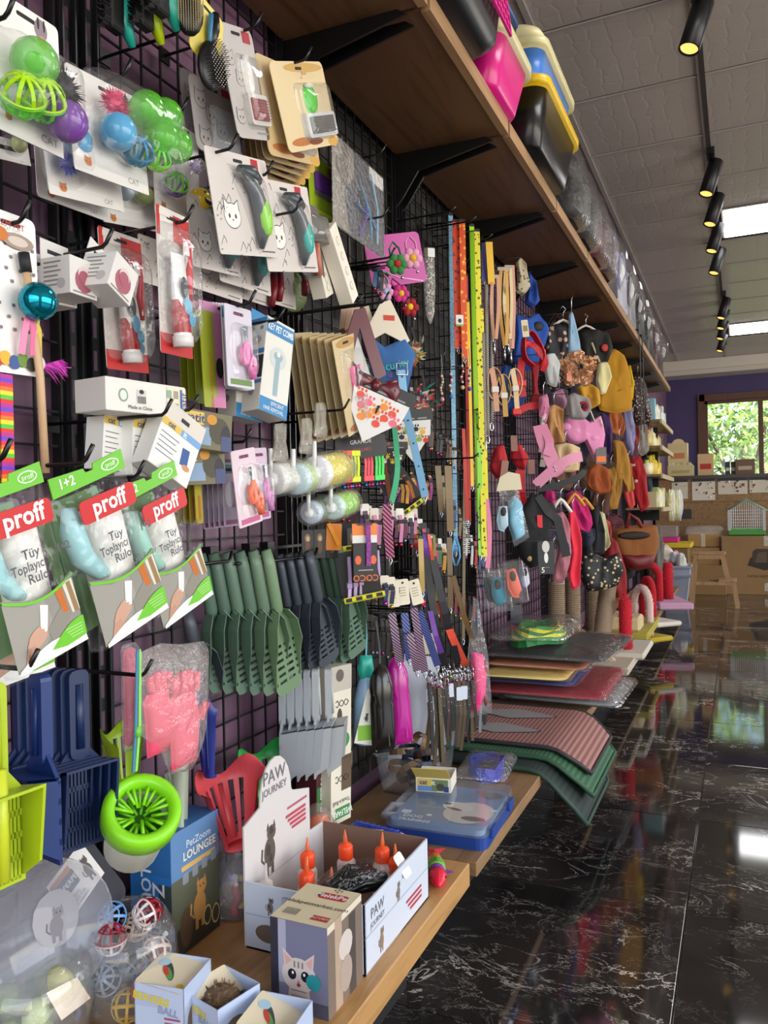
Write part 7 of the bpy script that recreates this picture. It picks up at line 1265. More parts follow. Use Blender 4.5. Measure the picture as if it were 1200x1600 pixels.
q.build('tulle_skirt',o,kind='stuff');MB().prism([(a[0]-f[0]*20,a[1]-f[0]*22),(a[0]-f[0]*12,a[1]-f[0]*20),(a[0]-f[0]*12,a[1]-f[0]*46),(a[0]-f[0]*20,a[1]-f[0]*45)],.03,.032,m('#d88a6a',.5)).build('hang_tag',o);MB().tube([L(o,*f,893,490),L(o,*f,893,470),L(o,*f,895,462)],.002,STEEL).build('hanger_hook',o)
o,*f=cl('dog_jacket','dark top with red flower and cream trim on a white hanger','dog jacket',.28,[(906,522),(925,514),(948,520),(956,545),(948,566),(932,572),(912,560)],'#23221f',.022);hanger(o,*f,916,508,34);a=L(o,*f,942,545);MB().ell((a[0],a[1],.024),(.02,.02,.006),m('#c03a34',.7),9).build('flower_patch',o);a=L(o,*f,920,530);b=L(o,*f,934,568);MB().tube([(a[0],a[1],.022),(b[0],b[1],.022)],.006,m('#c8bca0',.8),6).build('trim',o);a=L(o,*f,927,560);MB().ell((a[0],a[1],.026),(.012,.012,.008),m('#d8a88c',.8),8).build('pompom',o)
cl('knit_hood','pale cream terry ear hanging below the dark top','dog hat',.33,[(935,568),(948,566),(954,590),(946,614),(936,616),(931,595)],'#d8d09a',.014)
o,*f=cl('dog_vest','large mustard yellow vest with a seam across','dog vest',.27,[(946,552),(960,545),(974,555),(984,590),(985,640),(960,646),(936,640),(932,620),(944,590)],'#c08a1c',.022);a=L(o,*f,940,612);b=L(o,*f,984,604);MB().tube([(a[0],a[1],.020),((a[0]+b[0])/2,a[1],.026),(b[0],b[1],.018)],.0025,m('#8a6010',.8),5).build('seam',o)
cl('raincoat','strip of bright yellow raincoat behind the mustard vest','dog raincoat',.22,[(976,565),(984,570),(990,600),(988,625),(980,620)],'#e0b80c',.014)
cl('animal_hood','yellow and orange animal hood below the tutu','dog hat',.30,[(902,605),(920,598),(934,610),(936,632),(920,640),(906,628)],'#c8942c',.022)
o,*f=cl('dog_hat','grey cap with red rim and dark red opening','dog hat',.34,[(886,622),(895,614),(918,622),(922,640),(912,656),(890,654)],'#8a8686',.020);a=L(o,*f,910,636);MB().ell((a[0],a[1],.016),(.024,.022,.010),m('#9a1c30',.7),10).build('ear_hole',o);MB().ell((a[0],a[1],.025),(.014,.013,.004),m('#3a1018',.8),8).build('hole',o)
o,*f=cl('puffer_jacket','quilted baby pink puffer jacket with white drawcord','dog jacket',.33,[(884,655),(904,648),(920,660),(938,650),(944,680),(938,712),(925,716),(914,690),(902,694),(888,690),(878,675)],'#d886b0',.03,.004,c=(910,675))
for k in range(4):a=L(o,*f,884+k*14,668+k*6);MB().ell((a[0],a[1],.012),(f[0]*11,f[0]*8,.022),m('#dc8cb6',.6),10).build('quilt_puff',o)
MB().tube([L(o,*f,918,640,.03),L(o,*f,925,660,.034),L(o,*f,934,655,.03),L(o,*f,938,668,.03)],.003,m('#e0d8c0',.6),6).build('drawcord',o)
MB().prism([L(o,*f,926,700)[:2],L(o,*f,942,700)[:2],L(o,*f,942,726)[:2],L(o,*f,926,726)[:2]],.03,.032,m('#5f5a58',.5)).build('hang_tag',o);MB().prism([L(o,*f,927,714)[:2],L(o,*f,941,714)[:2],L(o,*f,941,723)[:2],L(o,*f,927,723)[:2]],.032,.033,m('#e06a2a',.5)).build('tag_print',o)
cl('puffer_jacket','dark purple quilted jacket right of the pink one','dog jacket',.29,[(938,645),(950,650),(956,680),(952,712),(944,705),(940,675)],'#3a1c54',.02)
GAR=[('salmon folded hoodie right of the purple jacket',.26,[(950,645),(968,640),(976,665),(970,682),(954,676)],'#b8683c'),('floral lilac dress strip beside the salmon hoodie',.22,[(974,640),(986,636),(992,680),(986,712),(976,695)],'#8a86b0'),('rust red round pocket garment',.24,[(982,652),(996,668),(998,690),(988,702),(981,690)],'#8a2f2a'),('long grey-brown sweater tail',.20,[(996,668),(1010,660),(1012,705),(1000,714),(992,700)],'#8f8880'),('ochre corduroy trousers with two legs',.30,[(958,688),(972,690),(982,715),(990,764),(978,770),(972,738),(962,795),(946,792),(954,750),(960,720)],'#a8782a'),('ochre knit sleeve left of the trousers',.27,[(948,735),(960,730),(966,760),(956,796),(944,790)],'#9a6c24'),('burnt orange leather-look jacket',.28,[(918,735),(932,722),(950,735),(952,768),(936,772),(918,760)],'#9a4a1c'),('deep brown sweater in the shade',.22,[(930,765),(950,768),(952,800),(932,808),(920,790)],'#4a281a'),('red and white trimmed festive coat',.24,[(986,720),(1000,712),(1008,740),(1012,790),(1000,800),(990,775),(984,745)],'#a8141e'),('coral pink festive leggings',.23,[(976,728),(986,724),(990,790),(982,796),(974,770)],'#d8484a'),('navy jersey with small picture front',.20,[(1002,722),(1014,716),(1018,760),(1014,800),(1004,796)],'#2a3a4a'),('tan satin dress with gathers',.26,[(852,640),(866,632),(878,640),(880,690),(866,702),(852,690)],'#b08250'),('pink gathered blouse at the hook',.27,[(842,622),(852,616),(858,640),(852,662),(842,650)],'#c87a98'),('mauve silk bodice behind the tan dress',.25,[(862,615),(876,608),(884,625),(880,640),(866,640)],'#a87890'),('fluffy cream fur collar',.31,[(862,698),(884,692),(906,700),(904,735),(880,738),(866,725)],'#c8ac84'),('magenta fleece jacket on a small hanger',.28,[(884,772),(900,766),(914,780),(924,820),(918,832),(900,826),(890,800)],'#c01a6a'),('magenta fleece second jacket behind',.24,[(852,765),(866,768),(870,790),(860,800),(850,785)],'#b8206a'),('coral red knit scarf hanging straight down',.31,[(888,798),(898,800),(906,840),(902,915),(892,922),(886,900),(890,850)],'#dc2c44'),('dusty mauve dress on white hanger',.28,[(868,805),(880,800),(890,825),(888,880),(876,912),(862,905),(872,850)],'#a86a74'),('navy hem under the magenta jacket',.25,[(904,828),(928,826),(930,842),(918,856),(904,848)],'#1c2236'),('plain black dog top on a hanger',.25,[(921,795),(934,790),(944,830),(942,865),(924,868)],'#17171a'),('floral yellow and white dress strip',.24,[(932,800),(944,802),(952,850),(944,862),(936,850)],'#b8b48a'),('red and blue patterned strip by the floral dress',.22,[(944,812),(952,815),(956,850),(950,858)],'#b04a3a'),('black sleeveless dog shirt below',.23,[(906,850),(926,846),(928,872),(908,876)],'#101114'),('white lace dress edge behind the pink belt',.26,[(842,650),(850,646),(852,690),(846,700)],'#c8c0bc'),('brown leather-look vest behind the scarf',.18,[(858,860),(868,858),(872,900),(862,910)],'#5a4a4a')]
for lab,x,pts,c in GAR:
 o,*f=cl('pet_garment',lab,'dog clothes',x,pts,c,.014,.022,'pet clothes on the hooks');us=sum(p[0]for p in pts)/len(pts)
 MB().tube([L(o,*f,us,min(p[1]for p in pts)+4),L(o,*f,us,min(p[1]for p in pts)-14),L(o,*f,us+3,min(p[1]for p in pts)-20)],.002,STEEL,5).build('hanger_hook',o)
 if 'trimmed' in lab:MB().ell(L(o,*f,990,726,.014),(.03,.016,.016),m('#d8d4cc',.9),8).build('fur_trim',o);MB().ell(L(o,*f,992,752,.02),.014,m('#d8d4cc',.9),8).build('pompom',o)
 if 'picture' in lab:MB().ell(L(o,*f,1010,752,.02),(.022,.03,.006),m('#d8d4c8',.7),9).build('chest_print',o);MB().ell(L(o,*f,1010,782,.018),(.02,.02,.006),m('#c88a2c',.7),9).build('hem_print',o)
o,*f=cl('floral_dress','long dark brown dress with tiny white flowers','dress',.26,[(986,590),(998,584),(1008,600),(1016,650),(1012,665),(1000,660),(992,672),(988,640)],'',.024,mat=printed('#3a2422','#c8b8b0',60));MB().tube([L(o,*f,996,585),L(o,*f,997,570),L(o,*f,1000,562)],.003,STEEL).build('hanger_hook',o)
for k,(u,v)in enumerate(((864,778),(886,770),(900,776))):t=thing('coat_hanger',['small white hanger left of the magenta jacket','small yellow wooden hanger in the middle','small yellow wooden hanger at the right'][k],'hanger',frc(PX(.30,u+12,v+2)));wire(t);MB().tube([(-.04,-.05,0),(-.01,-.008,0),(0,0,0),(.01,-.008,0),(.04,-.05,0)],.007,m(['#e0dcd4','#c8942c','#c8942c'][k],.4),7).build('arms',t);MB().tube([(0,0,0),(0,.03,0),(.012,.045,0)],.0022,STEEL,6).build('hook',t)
o,*f=cl('sequin_dress','black dress full of gold sequin squares','dress',.29,[(908,868),(922,862),(945,872),(966,864),(972,890),(964,915),(940,922),(918,924),(906,900)],'',.035,.014,mat=SEQ)
o,*f=cl('leather_harness','pink leather harness with studs and black belt','harness',.34,[(854,724),(868,716),(878,724),(880,738),(868,746),(856,742)],'#c87a98',.006,.002);PL=m('#c87a98',.42)
bands(o,f,(('chest_band',.05,[(845,664,.0),(850,690,.012),(862,722,.012),(872,740,.008)]),('neck_band',.03,[(850,668,.0),(857,692,.02),(852,712,.02)])),PL)
MB().strap(smooth([L(o,*f,836,758,.004),L(o,*f,858,738,.012),L(o,*f,884,720,.014),L(o,*f,908,714,.006)]),.035,PL,.004,(0,1,0)).build('shoulder_band',o)
MB().strap(smooth([L(o,*f,838,764,.006),L(o,*f,868,758,.010),L(o,*f,898,748,.010),L(o,*f,911,735,.006),L(o,*f,910,718,.002)]),.022,BLK2,.004,(0,1,0)).build('belt',o)
for u,v in((864,730),(866,736),(870,752),(858,700)):MB().ell(L(o,*f,u,v,.014),.005,STEEL,7).build('stud',o)
o,*f=cl('black_harness','large black harness with gold badge below the pink belt','harness',.27,[(806,800),(818,790),(830,770),(842,775),(866,790),(868,812),(856,830),(862,850),(846,880),(826,888),(808,868),(802,840)],'#131315',.024,.008,c=(834,830));MB().ell(L(o,*f,824,872,.022),(.012,.010,.004),m('#c8a86a',.4),8).build('badge',o);MB().strap([L(o,*f,838,775,.02),L(o,*f,852,800,.03),L(o,*f,866,812,.03),L(o,*f,880,870,.02)],.03,BLK2,.004).build('strap',o)
t=thing('harness_label_pack','black label with white dog outline and size 5','tag',frc(PX(.32,852,846),.02));wire(t);h=.11;MB().prism(rrect(-.028,.028,-h,0,.006),0,.003,m('#1a1a1d',.45)).build('card',t);q=MB();q.disc(0,-h*.16,.013,.02,.0034,m('#c8c4bc',.5));q.disc(0,-h*.5,.007,.018,.0034,m('#dcdcd8',.5));q.rect(-.01,.01,-h*.8,-h*.79,.0034,m('#9a9a9a',.5));q.build('print',t);text('5',.026,WHITE,t,-.012,-h*.88,.0036)
strapthing('red_tassel','small red strap end on the black harness','harness',[(.29,843,805),(.29,844,830)],.014,'#d0202c',clip=False);strapthing('padded_lead','blue padded lead handle curving over the mauve dress','lead',[(.30,868,830),(.31,884,850),(.30,886,866)],.016,'#2a5ab0',clip=False)
def shoe(lab,x,u,v,col,sole,s=1,pack=True,rl=.2):
 t=thing('pet_shoe_pack',lab,'dog shoes',frc(PX(x,u,v),rl));wire(t)
 for dz in(-.0,.016):MB().pillow([(-.016*s,.03*s),(.012*s,.034*s),(.018*s,.0),(.022*s,-.035*s),(.008*s,-.055*s),(-.012*s,-.05*s),(-.02*s,-.02*s)],.012,m(col,.6),dz,back=.6).build('shoe',t)
 MB().tube([(-.016*s,.03*s,.02),(-.022*s,-.02*s,.02),(-.012*s,-.052*s,.02),(.008*s,-.057*s,.02)],.004*s,m(sole,.6),6).build('sole',t);MB().ell((-.002,.012*s,.026),(.011*s,.018*s,.006),m('#3a2a28',.7),9).build('opening',t)
 if pack:MB().box(-.034*s,.034*s,-.075*s,.06*s,-.02,.042,film('#ffffff',.05,.05,.1,30,.5),b=.004).build('clear_box',t)
shoe('coral dog shoe in a clear box, front',.25,800,905,'#e0684a','#d85a3a',1.0,rl=.15);shoe('teal dog shoe pack behind the coral one',.20,776,918,'#1c8aa0','#0f5a6a',1.0,rl=.12);shoe('blue and white slipper beside the coral box',.22,818,898,'#c8d0dc','#2a4aa8',.8,False,.0);shoe('pale blue felt bootie hanging above',.22,784,805,'#a8c0cc','#8aa8b8',.9,False,-.1);shoe('dark shoe pack left of the teal one',.17,764,915,'#23262e','#3a3a3e',.9,rl=.1)
o,*f=cl('doll_sweater','light blue sweater folded in a clear bag','dog clothes',.23,[(794,785),(804,775),(816,790),(818,835),(802,845),(792,815)],'#7fb4cc',.014);MB().pillow([L(o,*f,776,755)[:2],L(o,*f,806,745)[:2],L(o,*f,826,840)[:2],L(o,*f,802,855)[:2]],.024,film('#ffffff',.06,.06,.7,40,.6),0,back=.8).build('bag',o)
t=thing('header_tag','cream header card above the clear clothing bag','tag',frc(PX(.24,795,742),.05));MB().prism([(-.045,-.05),(.04,-.05),(.036,.0),(.0,.01),(-.03,-.005)],0,.002,m('#cdc3a4',.5)).build('card',t)
strapthing('pink_lead','thin pink lead hanging beside the yellow paw leads','lead',[(.18,760,780),(.19,765,830),(.185,762,888)],.012,'#d87a9a');strapthing('grey_red_strap','grey strap with red tip low on the grid','lead',[(.12,806,945),(.12,808,990)],.035,'#4a4a50',clip=False);t=thing('red_tip','flat red label on the strap low on the grid','tag',frc(PX(.125,806,978)));MB().prism(rrect(-.022,.022,-.03,0,.003),0,.004,m('#c8304a',.5)).build('label',t)
for k in range(9):u=785+rnd.uniform(0,70);v=690+rnd.uniform(-15,30);t=thing('hang_tag','small white plastic hang tag among the harnesses','tag',frc(PX(.2,u,v),rnd.uniform(-.2,.2)),'small tags among the harnesses');wire(t);MB().prism(rrect(-.012,.012,-.055,0,.003),0,.001,m(rnd.choice(['#c8ccd0','#b8b0a4','#d0c8b8','#8a5a4a']),.4)).build('tag',t)
for k in range(16):
 u=835+rnd.uniform(0,150);v=560+rnd.uniform(0,270);c=rnd.choice(['#1c1a20','#3a2430','#4a3a34','#2a2a3a','#5a2430','#6a4a3a','#3a3040']);cl('folded_garment','dark folded garment hanging deep behind the front clothes','dog clothes',.08+.05*rnd.random(),[(u-16,v),(u,v-8),(u+16,v),(u+18,v+40),(u+8,v+62),(u-12,v+58),(u-20,v+30)],c,.02,.02,'dark garments deep on the hooks')
o,*f=cl('pet_carrier_bag','brown leather pet carrier bag with dark red base','bag',.33,[(958,828),(975,822),(1005,820),(1024,822),(1026,850),(1018,878),(990,886),(966,870),(956,845)],'#8a5222',.07,.004);MB().pillow([L(o,*f,962,862)[:2],L(o,*f,1024,862)[:2],L(o,*f,1016,888)[:2],L(o,*f,985,892)[:2],L(o,*f,968,880)[:2]],.09,m('#6a1018',.5),0,back=.7).build('base',o);MB().tube([L(o,*f,975,824,.06),L(o,*f,980,802,.06),L(o,*f,992,812,.06),L(o,*f,998,824,.06)],.012,m('#7a1c20',.6),7).build('handle',o);MB().ell(L(o,*f,985,836,.075),(.10,.025,.01),m('#241410',.7),10).build('opening',o)
cl('pet_carrier_bag','red quilted bag hanging left of the brown carrier','bag',.28,[(950,838),(962,845),(974,890),(976,920),(962,935),(950,915),(944,870)],'#8a1c20',.05);cl('pet_carrier_bag','patchwork bag low behind the sequin dress','bag',.24,[(944,870),(958,880),(966,930),(956,960),(940,950),(936,910)],'#7a4a2a',.05)
cl('pet_carrier_bag','black side panel bag behind the brown carrier','bag',.24,[(958,850),(975,862),(990,880),(988,900),(968,910),(956,890)],'#1c1a1c',.05);cl('pet_carrier_bag','clear domed bag at the right of the brown carrier','bag',.36,[(1020,825),(1030,820),(1034,860),(1030,900),(1020,890)],'#6a6a64',.05)
# MATS, SCRATCHING POSTS AND ARCHES ON THE PLATFORMS
def matm(c1,c2,sc):
 def bld(n,l,b):
  tc=n.new('ShaderNodeTexCoord');vo=n.new('ShaderNodeTexVoronoi');vo.voronoi_dimensions='2D';vo.inputs['Scale'].default_value=sc;vo.inputs['Randomness'].default_value=0;mp=n.new('ShaderNodeMapping');mp.inputs['Rotation'].default_value=(PI/2,0,0);l.new(tc.outputs['Object'],mp.inputs['Vector']);l.new(mp.outputs[0],vo.inputs['Vector'])
  r=ramp(n,[(.0,c2),(.30,c2),(.36,c1)]);l.new(vo.outputs['Distance'],r.inputs[0]);l.new(r.outputs[0],b.inputs['Base Color'])
 return ramp_mat('perforated_mat',bld,.7)
def mat_(name,lab,x0,x1,y0,y1,z,top,edge,droop=.08,xe=.41):
 """floor mat lying on the platform, its free side bending down over the edge"""
 t=thing(name,lab,'mat',fr((0,0,0)));n=16;q=MB();vs=[];M_=10
 def zz(x):return z-(max(0,x-xe)/(x1-xe))**1.6*droop if x>xe else z
 for i in range(n+1):
  x=x0+(x1-x0)*i/n
  for j in range(M_+1):
   y=y0+(y1-y0)*j/M_;k=max(0,(i-(n-2))/2);yy=y0+k*.03+(y-y0)*(1-2*k*.03/(y1-y0))if k else y;vs.append((yy,zz(x),x))
 N=(n+1)*(M_+1);vs2=vs+[(a,b-.007,c)for a,b,c in vs];fs=[];W1=M_+1
 for i in range(n):
  for j in range(M_):a=i*W1+j;fs+=[(a,a+1,a+W1+1,a+W1),(N+a,N+a+W1,N+a+W1+1,N+a+1)]
 q.add(vs2,fs,top,True);o=q.build('sheet',t)
 e=[vs[j]for j in range(M_+1)]+[vs[i*W1+M_]for i in range(1,n+1)]+[vs[n*W1+j]for j in range(M_-1,-1,-1)]+[vs[i*W1]for i in range(n-1,0,-1)];MB().tube([(a,b-.003,c)for a,b,c in e],.007,m(edge,.6),6,True).build('border',t);return t,zz
mat_('litter_mat','dark green edged mat underneath, drooping lowest over the edge',.06,.53,2.12,2.55,.235,matm('#20302a','#0d1210',80),'#1c3a2c',.14,.39);mat_('litter_mat','green edged mat in the middle of the draped pile',.06,.535,2.20,2.68,.246,matm('#3a6a4a','#17301f',80),'#214a30',.10,.40)
t,zz=mat_('litter_mat','dusty pink perforated mat with grey bone print on top',.05,.52,2.26,2.70,.258,matm('#a8746c','#3a2826',75),'#2a2426',.07,.41)
q=MB();T=TOP;G=m('#8a8686',.7);D_=m('#3a3436',.7)
for cy_,s in((2.58,1.3),(2.40,1.2)):
 for r,mt,dz in((1.06,D_,.0012),(1.0,G,.0018)):q.flat([(.22+.085*s*r*cos(a)*(1+.25*cos(2*a)),cy_+.030*s*r*sin(a)*(1.6-.6*abs(cos(a)))+0)for a in[2*PI*i/24 for i in range(24)]],dz,mt)
o=q.build('bone_print',t);o.matrix_local=TR(0,.258,0)@TOP
BG=[('silvery grey bagged mat at the bottom, sticking out furthest',2.86,3.30,.10,.52,.222,.055,'#77777a',-.03),('dark red bagged mat under the yellow one',2.74,3.28,.05,.49,.272,.045,'#8c1426',.0),('navy folded mat in a bag',2.76,3.2,.05,.38,.316,.022,'#1c2f78',.0),('yellow woven mat in a bag with price label',2.72,3.16,.05,.36,.338,.028,'#dcbf6c',.02),('terracotta and white rolled mat in a bag',2.78,3.3,.06,.42,.366,.03,'#ba7654',-.02),('dark grey bagged mat on top with folded film',2.78,3.36,.05,.50,.396,.04,'#2c2a2a',-.05)]
for lab,y0,y1,x0,x1,z,h,c,yw in BG:
 t=thing('bagged_mat',lab,'mat',fr(((x0+x1)/2,(y0+y1)/2,z),yaw=yw));w=y1-y0;d=x1-x0;MB().pillow(rrect(-w/2,w/2,-d/2,d/2,.04),h*.62,m(c,.8,bump=.4,bs=160),0,T=TR(0,h*.35,0)@RX(-PI/2),back=.55,wr=.004).build('mat',t);MB().pillow(rrect(-w/2-.015,w/2+.015,-d/2-.015,d/2+.03,.03),h*.75,film('#ffffff',.025,.06,1.0,35,.8 if 'silvery' in lab else .38),0,T=TR(0,h*.35,0)@RX(-PI/2),back=.45,wr=.010,seed=z*9).build('bag',t)
 if 'price' in lab:MB().box(-.02,.07,h+.012,h+.013,.06,.09,m('#d8cfa8',.5)).build('price_label',t)
t=thing('strap_bundle','green and yellow straps coiled in a bag on top of the mats','lead',fr((.22,2.95,.462))@Matrix.Scale(1.4,4))
for k in range(7):MB().strap([((.13-.006*k)*cos(a),.004*k+.006*sin(3*a+k),(.07-.004*k)*sin(a))for a in[2*PI*i/18 for i in range(19)]],.018,m(['#1f7a3a','#d8cf1c','#2a8a3a','#e0d42c'][k%4],.5),.003,(.1,1,.2)).build('strap',t)
MB().pillow(rrect(-.16,.16,-.10,.10,.04),.035,film('#ffffff',.05,.06,1.0,45,.7),0,T=TR(0,.015,0)@RX(-PI/2),back=.5,wr=.008).build('bag',t)
SIS=m('#8a7660',.95,bump=.8,bs=260,var=.2)
def post(lab,bx_,by_,tx,ty,z0,z1,r,cap='#b8b0a4',base=None):
 t=thing('scratching_post',lab,'scratching post',fr((bx_,by_,z0)));I=t.matrix_world.inverted();a=I@V((bx_,by_,z0));b=I@V((tx,ty,z1));MB().tube([a,b],r,SIS,16).build('post',t);q=MB();n=int((b-a).length/.009)
 for i in range(n):p=a+(b-a)*(i/n);q.tube([(p.x+r*1.01*cos(s),p.y,p.z+r*1.01*sin(s))for s in[2*PI*j/14 for j in range(14)]],.0042,SIS,4,True)
 q.build('rope_winding',t,kind='stuff');MB().lathe([(0,.012),(r*.8,.010),(r*1.04,0),(r*1.04,-.02)],m(cap,.9),16,TR(b.x,b.y,b.z)).build('cap',t)
 if base:MB().box(*base,m('#b8ab96',.95,bump=.6,bs=120),b=.008).build('base_board',t)
post('tall sisal post at the left of a pair by the grid',.17,3.50,.17,3.52,ZP3+.03,.62,.034,base=(-.16,.2,-.03,.0,-.12,.16));post('tall sisal post at the right of a pair by the grid',.22,3.62,.22,3.64,ZP3+.03,.63,.030,base=(-.02,.02,-.03,0,-.02,.02));post('leaning sisal post in front with pale cap',.30,3.84,.305,4.12,ZP3+.035,.56,.040,'#a8a098',base=(-.22,.25,-.035,.0,-.16,.16));post('sisal post behind the leaning one',.20,4.3,.20,4.3,ZP3+.03,.55,.042,base=(-.15,.15,-.03,0,-.1,.1))
FURR=m('#b81828',.95,bump=1,bs=200,var=.25);FURP=m('#d8b8b0',.95,bump=1,bs=200,var=.15)
def fuzz(q,pts,r,cols,n,rnd):
 for _ in range(n):
  i=rnd.randrange(len(pts)-1);p=V(pts[i]).lerp(V(pts[i+1]),rnd.random());d=V((rnd.gauss(0,1),rnd.gauss(0,1),rnd.gauss(0,1))).normalized();o_=d.orthogonal()*r*.12;q.add([p+d*r*.8-o_,p+d*r*.8+o_,p+d*r*1.3],[(0,1,2)],rnd.choice(cols))
def arch(lab,x,y,z,w,h,r,mt,base,cols,yw=0,one=False):
 t=thing('cat_brush_arch',lab,'cat toy',fr((x,y,z),yaw=yw));pts=[(w/2*cos(PI-PI*i/14),h*.62+h*.38*sin(PI*i/14),0)for i in range(15)];pts=[(-w/2,0,0),(-w/2,h*.4,0)]+pts[0:]+[(w/2,h*.4,0),(w/2,0,0)]
 if one:pts=[(0,0,0),(.0,h*.5,.0),(.005,h,0)]
 MB().tube(pts,r,mt,12).build('brush_tube',t);q=MB();fuzz(q,pts,r,cols,420,random.Random(x*99));q.build('bristles',t,kind='stuff')
 if base:MB().box(*base[0],m(base[1],.95,bump=.6,bs=140),b=.010).build('base',t)
RC=[m('#c81c30',.8),m('#a81424',.8),m('#d83a4a',.8)];PC=[m('#e0c8b8',.8),m('#d0a8a0',.8),m('#e8d8cc',.8)]
p=PX(.40,978,1020);arch('single bright red brush column on a white base',.40,p.y,p.z+.02,.05,.24,.030,FURR,((-.12,.30,-.03,.0,-.16,.10),'#c8bfb0'),RC,one=True)
p=PX(.36,1003,990);arch('pink and red brush arch standing behind the red column',.36,p.y,p.z,.13,.28,.024,FURP,((-.16,.16,-.03,0,-.10,.10),'#b09a2c'),PC,.9)
p=PZ(.22,1020,966);arch('small white base with red brush arch behind the pink arch',p.x-.03,p.y,.22,.10,.25,.022,FURR,((-.2,.4,-.03,0,-.10,.10),'#d0c8bc'),RC,.8)
p=PX(.34,1006,940);p=PZ(.22,1002,944);arch('large dark red brush arch on a lilac base',p.x,p.y,.22,.27,.31,.028,FURR,((-.2,.2,-.03,0,-.1,.1),'#c89ab4'),RC,-1.1)
p=PZ(.24,1044,936);arch('leaning red brush column on a lilac base, farthest',p.x,p.y,.24,.05,.27,.036,FURR,((-.25,.3,-.05,0,-.12,.12),'#c89ab4'),RC,.3,True)
t=thing('cat_bed_board','flat beige scratch board leaning between the posts','scratcher',fr((.26,3.95,.26),yaw=.3,pitch=-.9));MB().box(-.2,.2,-.08,.08,-.02,.02,m('#b8a486',.95,bump=.6,bs=120),b=.008).build('board',t)
t=thing('yellow_board','mustard yellow plush base board on the platform','scratcher',fr((.30,4.9,.215)));MB().box(-.35,.35,-.02,.02,-.14,.15,m('#a89a3a',.95,bump=.6,bs=120),b=.010).build('board',t);MB().box(-.30,-.1,.02,.10,-.1,.1,m('#c8b48a',.95,bump=.6,bs=120),b=.012).build('block',t)
# TOP SHELF
ZT=ZS+.036
def loft(rows,mat,n=6):
 """rows of (y, half width x, half depth z, corner radius): rounded-box body"""
 q=MB();P=[[(a,y,b)for a,b in rrect(-w,w,-d,d,r,n)]for y,w,d,r in rows];N=len(P[0]);vs=[p for r in P for p in r]
 q.add(vs,[(i*N+k,(i+1)*N+k,(i+1)*N+(k+1)%N,i*N+(k+1)%N)for i in range(len(P)-1)for k in range(N)]+[list(range(N)),list(range((len(P)-1)*N,len(P)*N))[::-1]],mat,True);return q
BP=m('#17171a',.32)
t=thing('pet_carrier','black pet carrier with hot pink grille door on the top shelf','pet carrier',fr((.245,1.66,ZT)))
loft([(0,.15,.15,.05),(.03,.19,.175,.06),(.14,.20,.185,.05),(.15,.20,.19,.05)],BP).build('lower_shell',t);loft([(.152,.20,.19,.05),(.17,.195,.185,.05),(.31,.16,.15,.06),(.34,.12,.11,.05)],m('#1f1f24',.4)).build('upper_shell',t);MB().tube([(-.06,.33,.05),(-.05,.38,.05),(.05,.38,.05),(.06,.33,.05)],.012,BP,8).build('handle',t)
PK=m('#e01a8c',.4);q=MB();T=TR(.09,.18,.182)@RX(-.10)
for i in range(9):q.box(-.10+i*.025-.003,-.10+i*.025+.003,-.12,.12,0,.006,PK,T)
for j in range(11):q.box(-.10,.10,-.12+j*.024-.003,-.12+j*.024+.003,0,.006,PK,T)
q.build('grille_door',t);MB().tube([(-.04,.05,.198),(-.07,.16,.20),(-.04,.27,.19),(.06,.31,.18)],.010,PK,8).build('door_frame',t)
for yy in(.07,.16):MB().ell((-.055,yy,.20),(.012,.016,.01),m('#c01a6a',.4),8).build('latch',t)
MB().tube([(-.14,.17,.15),(-.14,.26,.13)],.035,m('#2a2c30',.35),12).build('side_pillar',t)
t=thing('pet_carrier','second black carrier at the top edge behind the pink grille','pet carrier',fr((.22,1.24,ZT)));loft([(0,.13,.14,.05),(.03,.16,.175,.06),(.14,.17,.18,.05),(.30,.13,.13,.06)],BP).build('shell',t);MB().box(.05,.12,.16,.22,.17,.185,m('#2a5ab0',.4),b=.004).build('blue_latch',t)
def tub(lab,x,y,z,w,d,h,col,rim,yw=0):
 t=thing('plastic_tub',lab,'litter tray',fr((x,y,z),yaw=yw));loft([(0,w*.78,d*.78,.04),(.01,w*.82,d*.82,.045),(h,w,d,.05),(h*.98,w*.97,d*.97,.05)],m(col,.28)).build('tub',t);loft([(h-.012,w*1.05,d*1.06,.05),(h+.012,w*1.06,d*1.07,.05),(h+.016,w*1.02,d*1.02,.05)],m(rim,.3)).build('rim',t);return t
tub('hot pink litter tray with cream rim on the top shelf',.25,2.04,ZT,.145,.16,.13,'#d81a84','#d8cfa0')
t=thing('pet_carrier','black and blue carrier end beyond the pink tray','pet carrier',fr((.22,2.08,ZT+.15)));loft([(0,.10,.15,.04),(.12,.11,.16,.04)],BP).build('shell',t);loft([(.121,.11,.165,.04),(.17,.09,.14,.04)],m('#2a66b0',.35)).build('lid',t)
tub('glossy black litter tray with bright yellow rim',.27,2.52,ZT,.25,.16,.17,'#0f0f10','#e0b80c')
t=tub('blue litter tray with cream hood stacked on the yellow rimmed one',.26,2.53,ZT+.19,.23,.16,.11,'#3f78cc','#cfc796');loft([(.128,.235,.165,.05),(.18,.20,.14,.05),(.20,.18,.12,.05)],m('#d4cc9c',.35)).build('hood',t)
BAGF=film('#ffffff',.012,.05,1.0,70,.5)
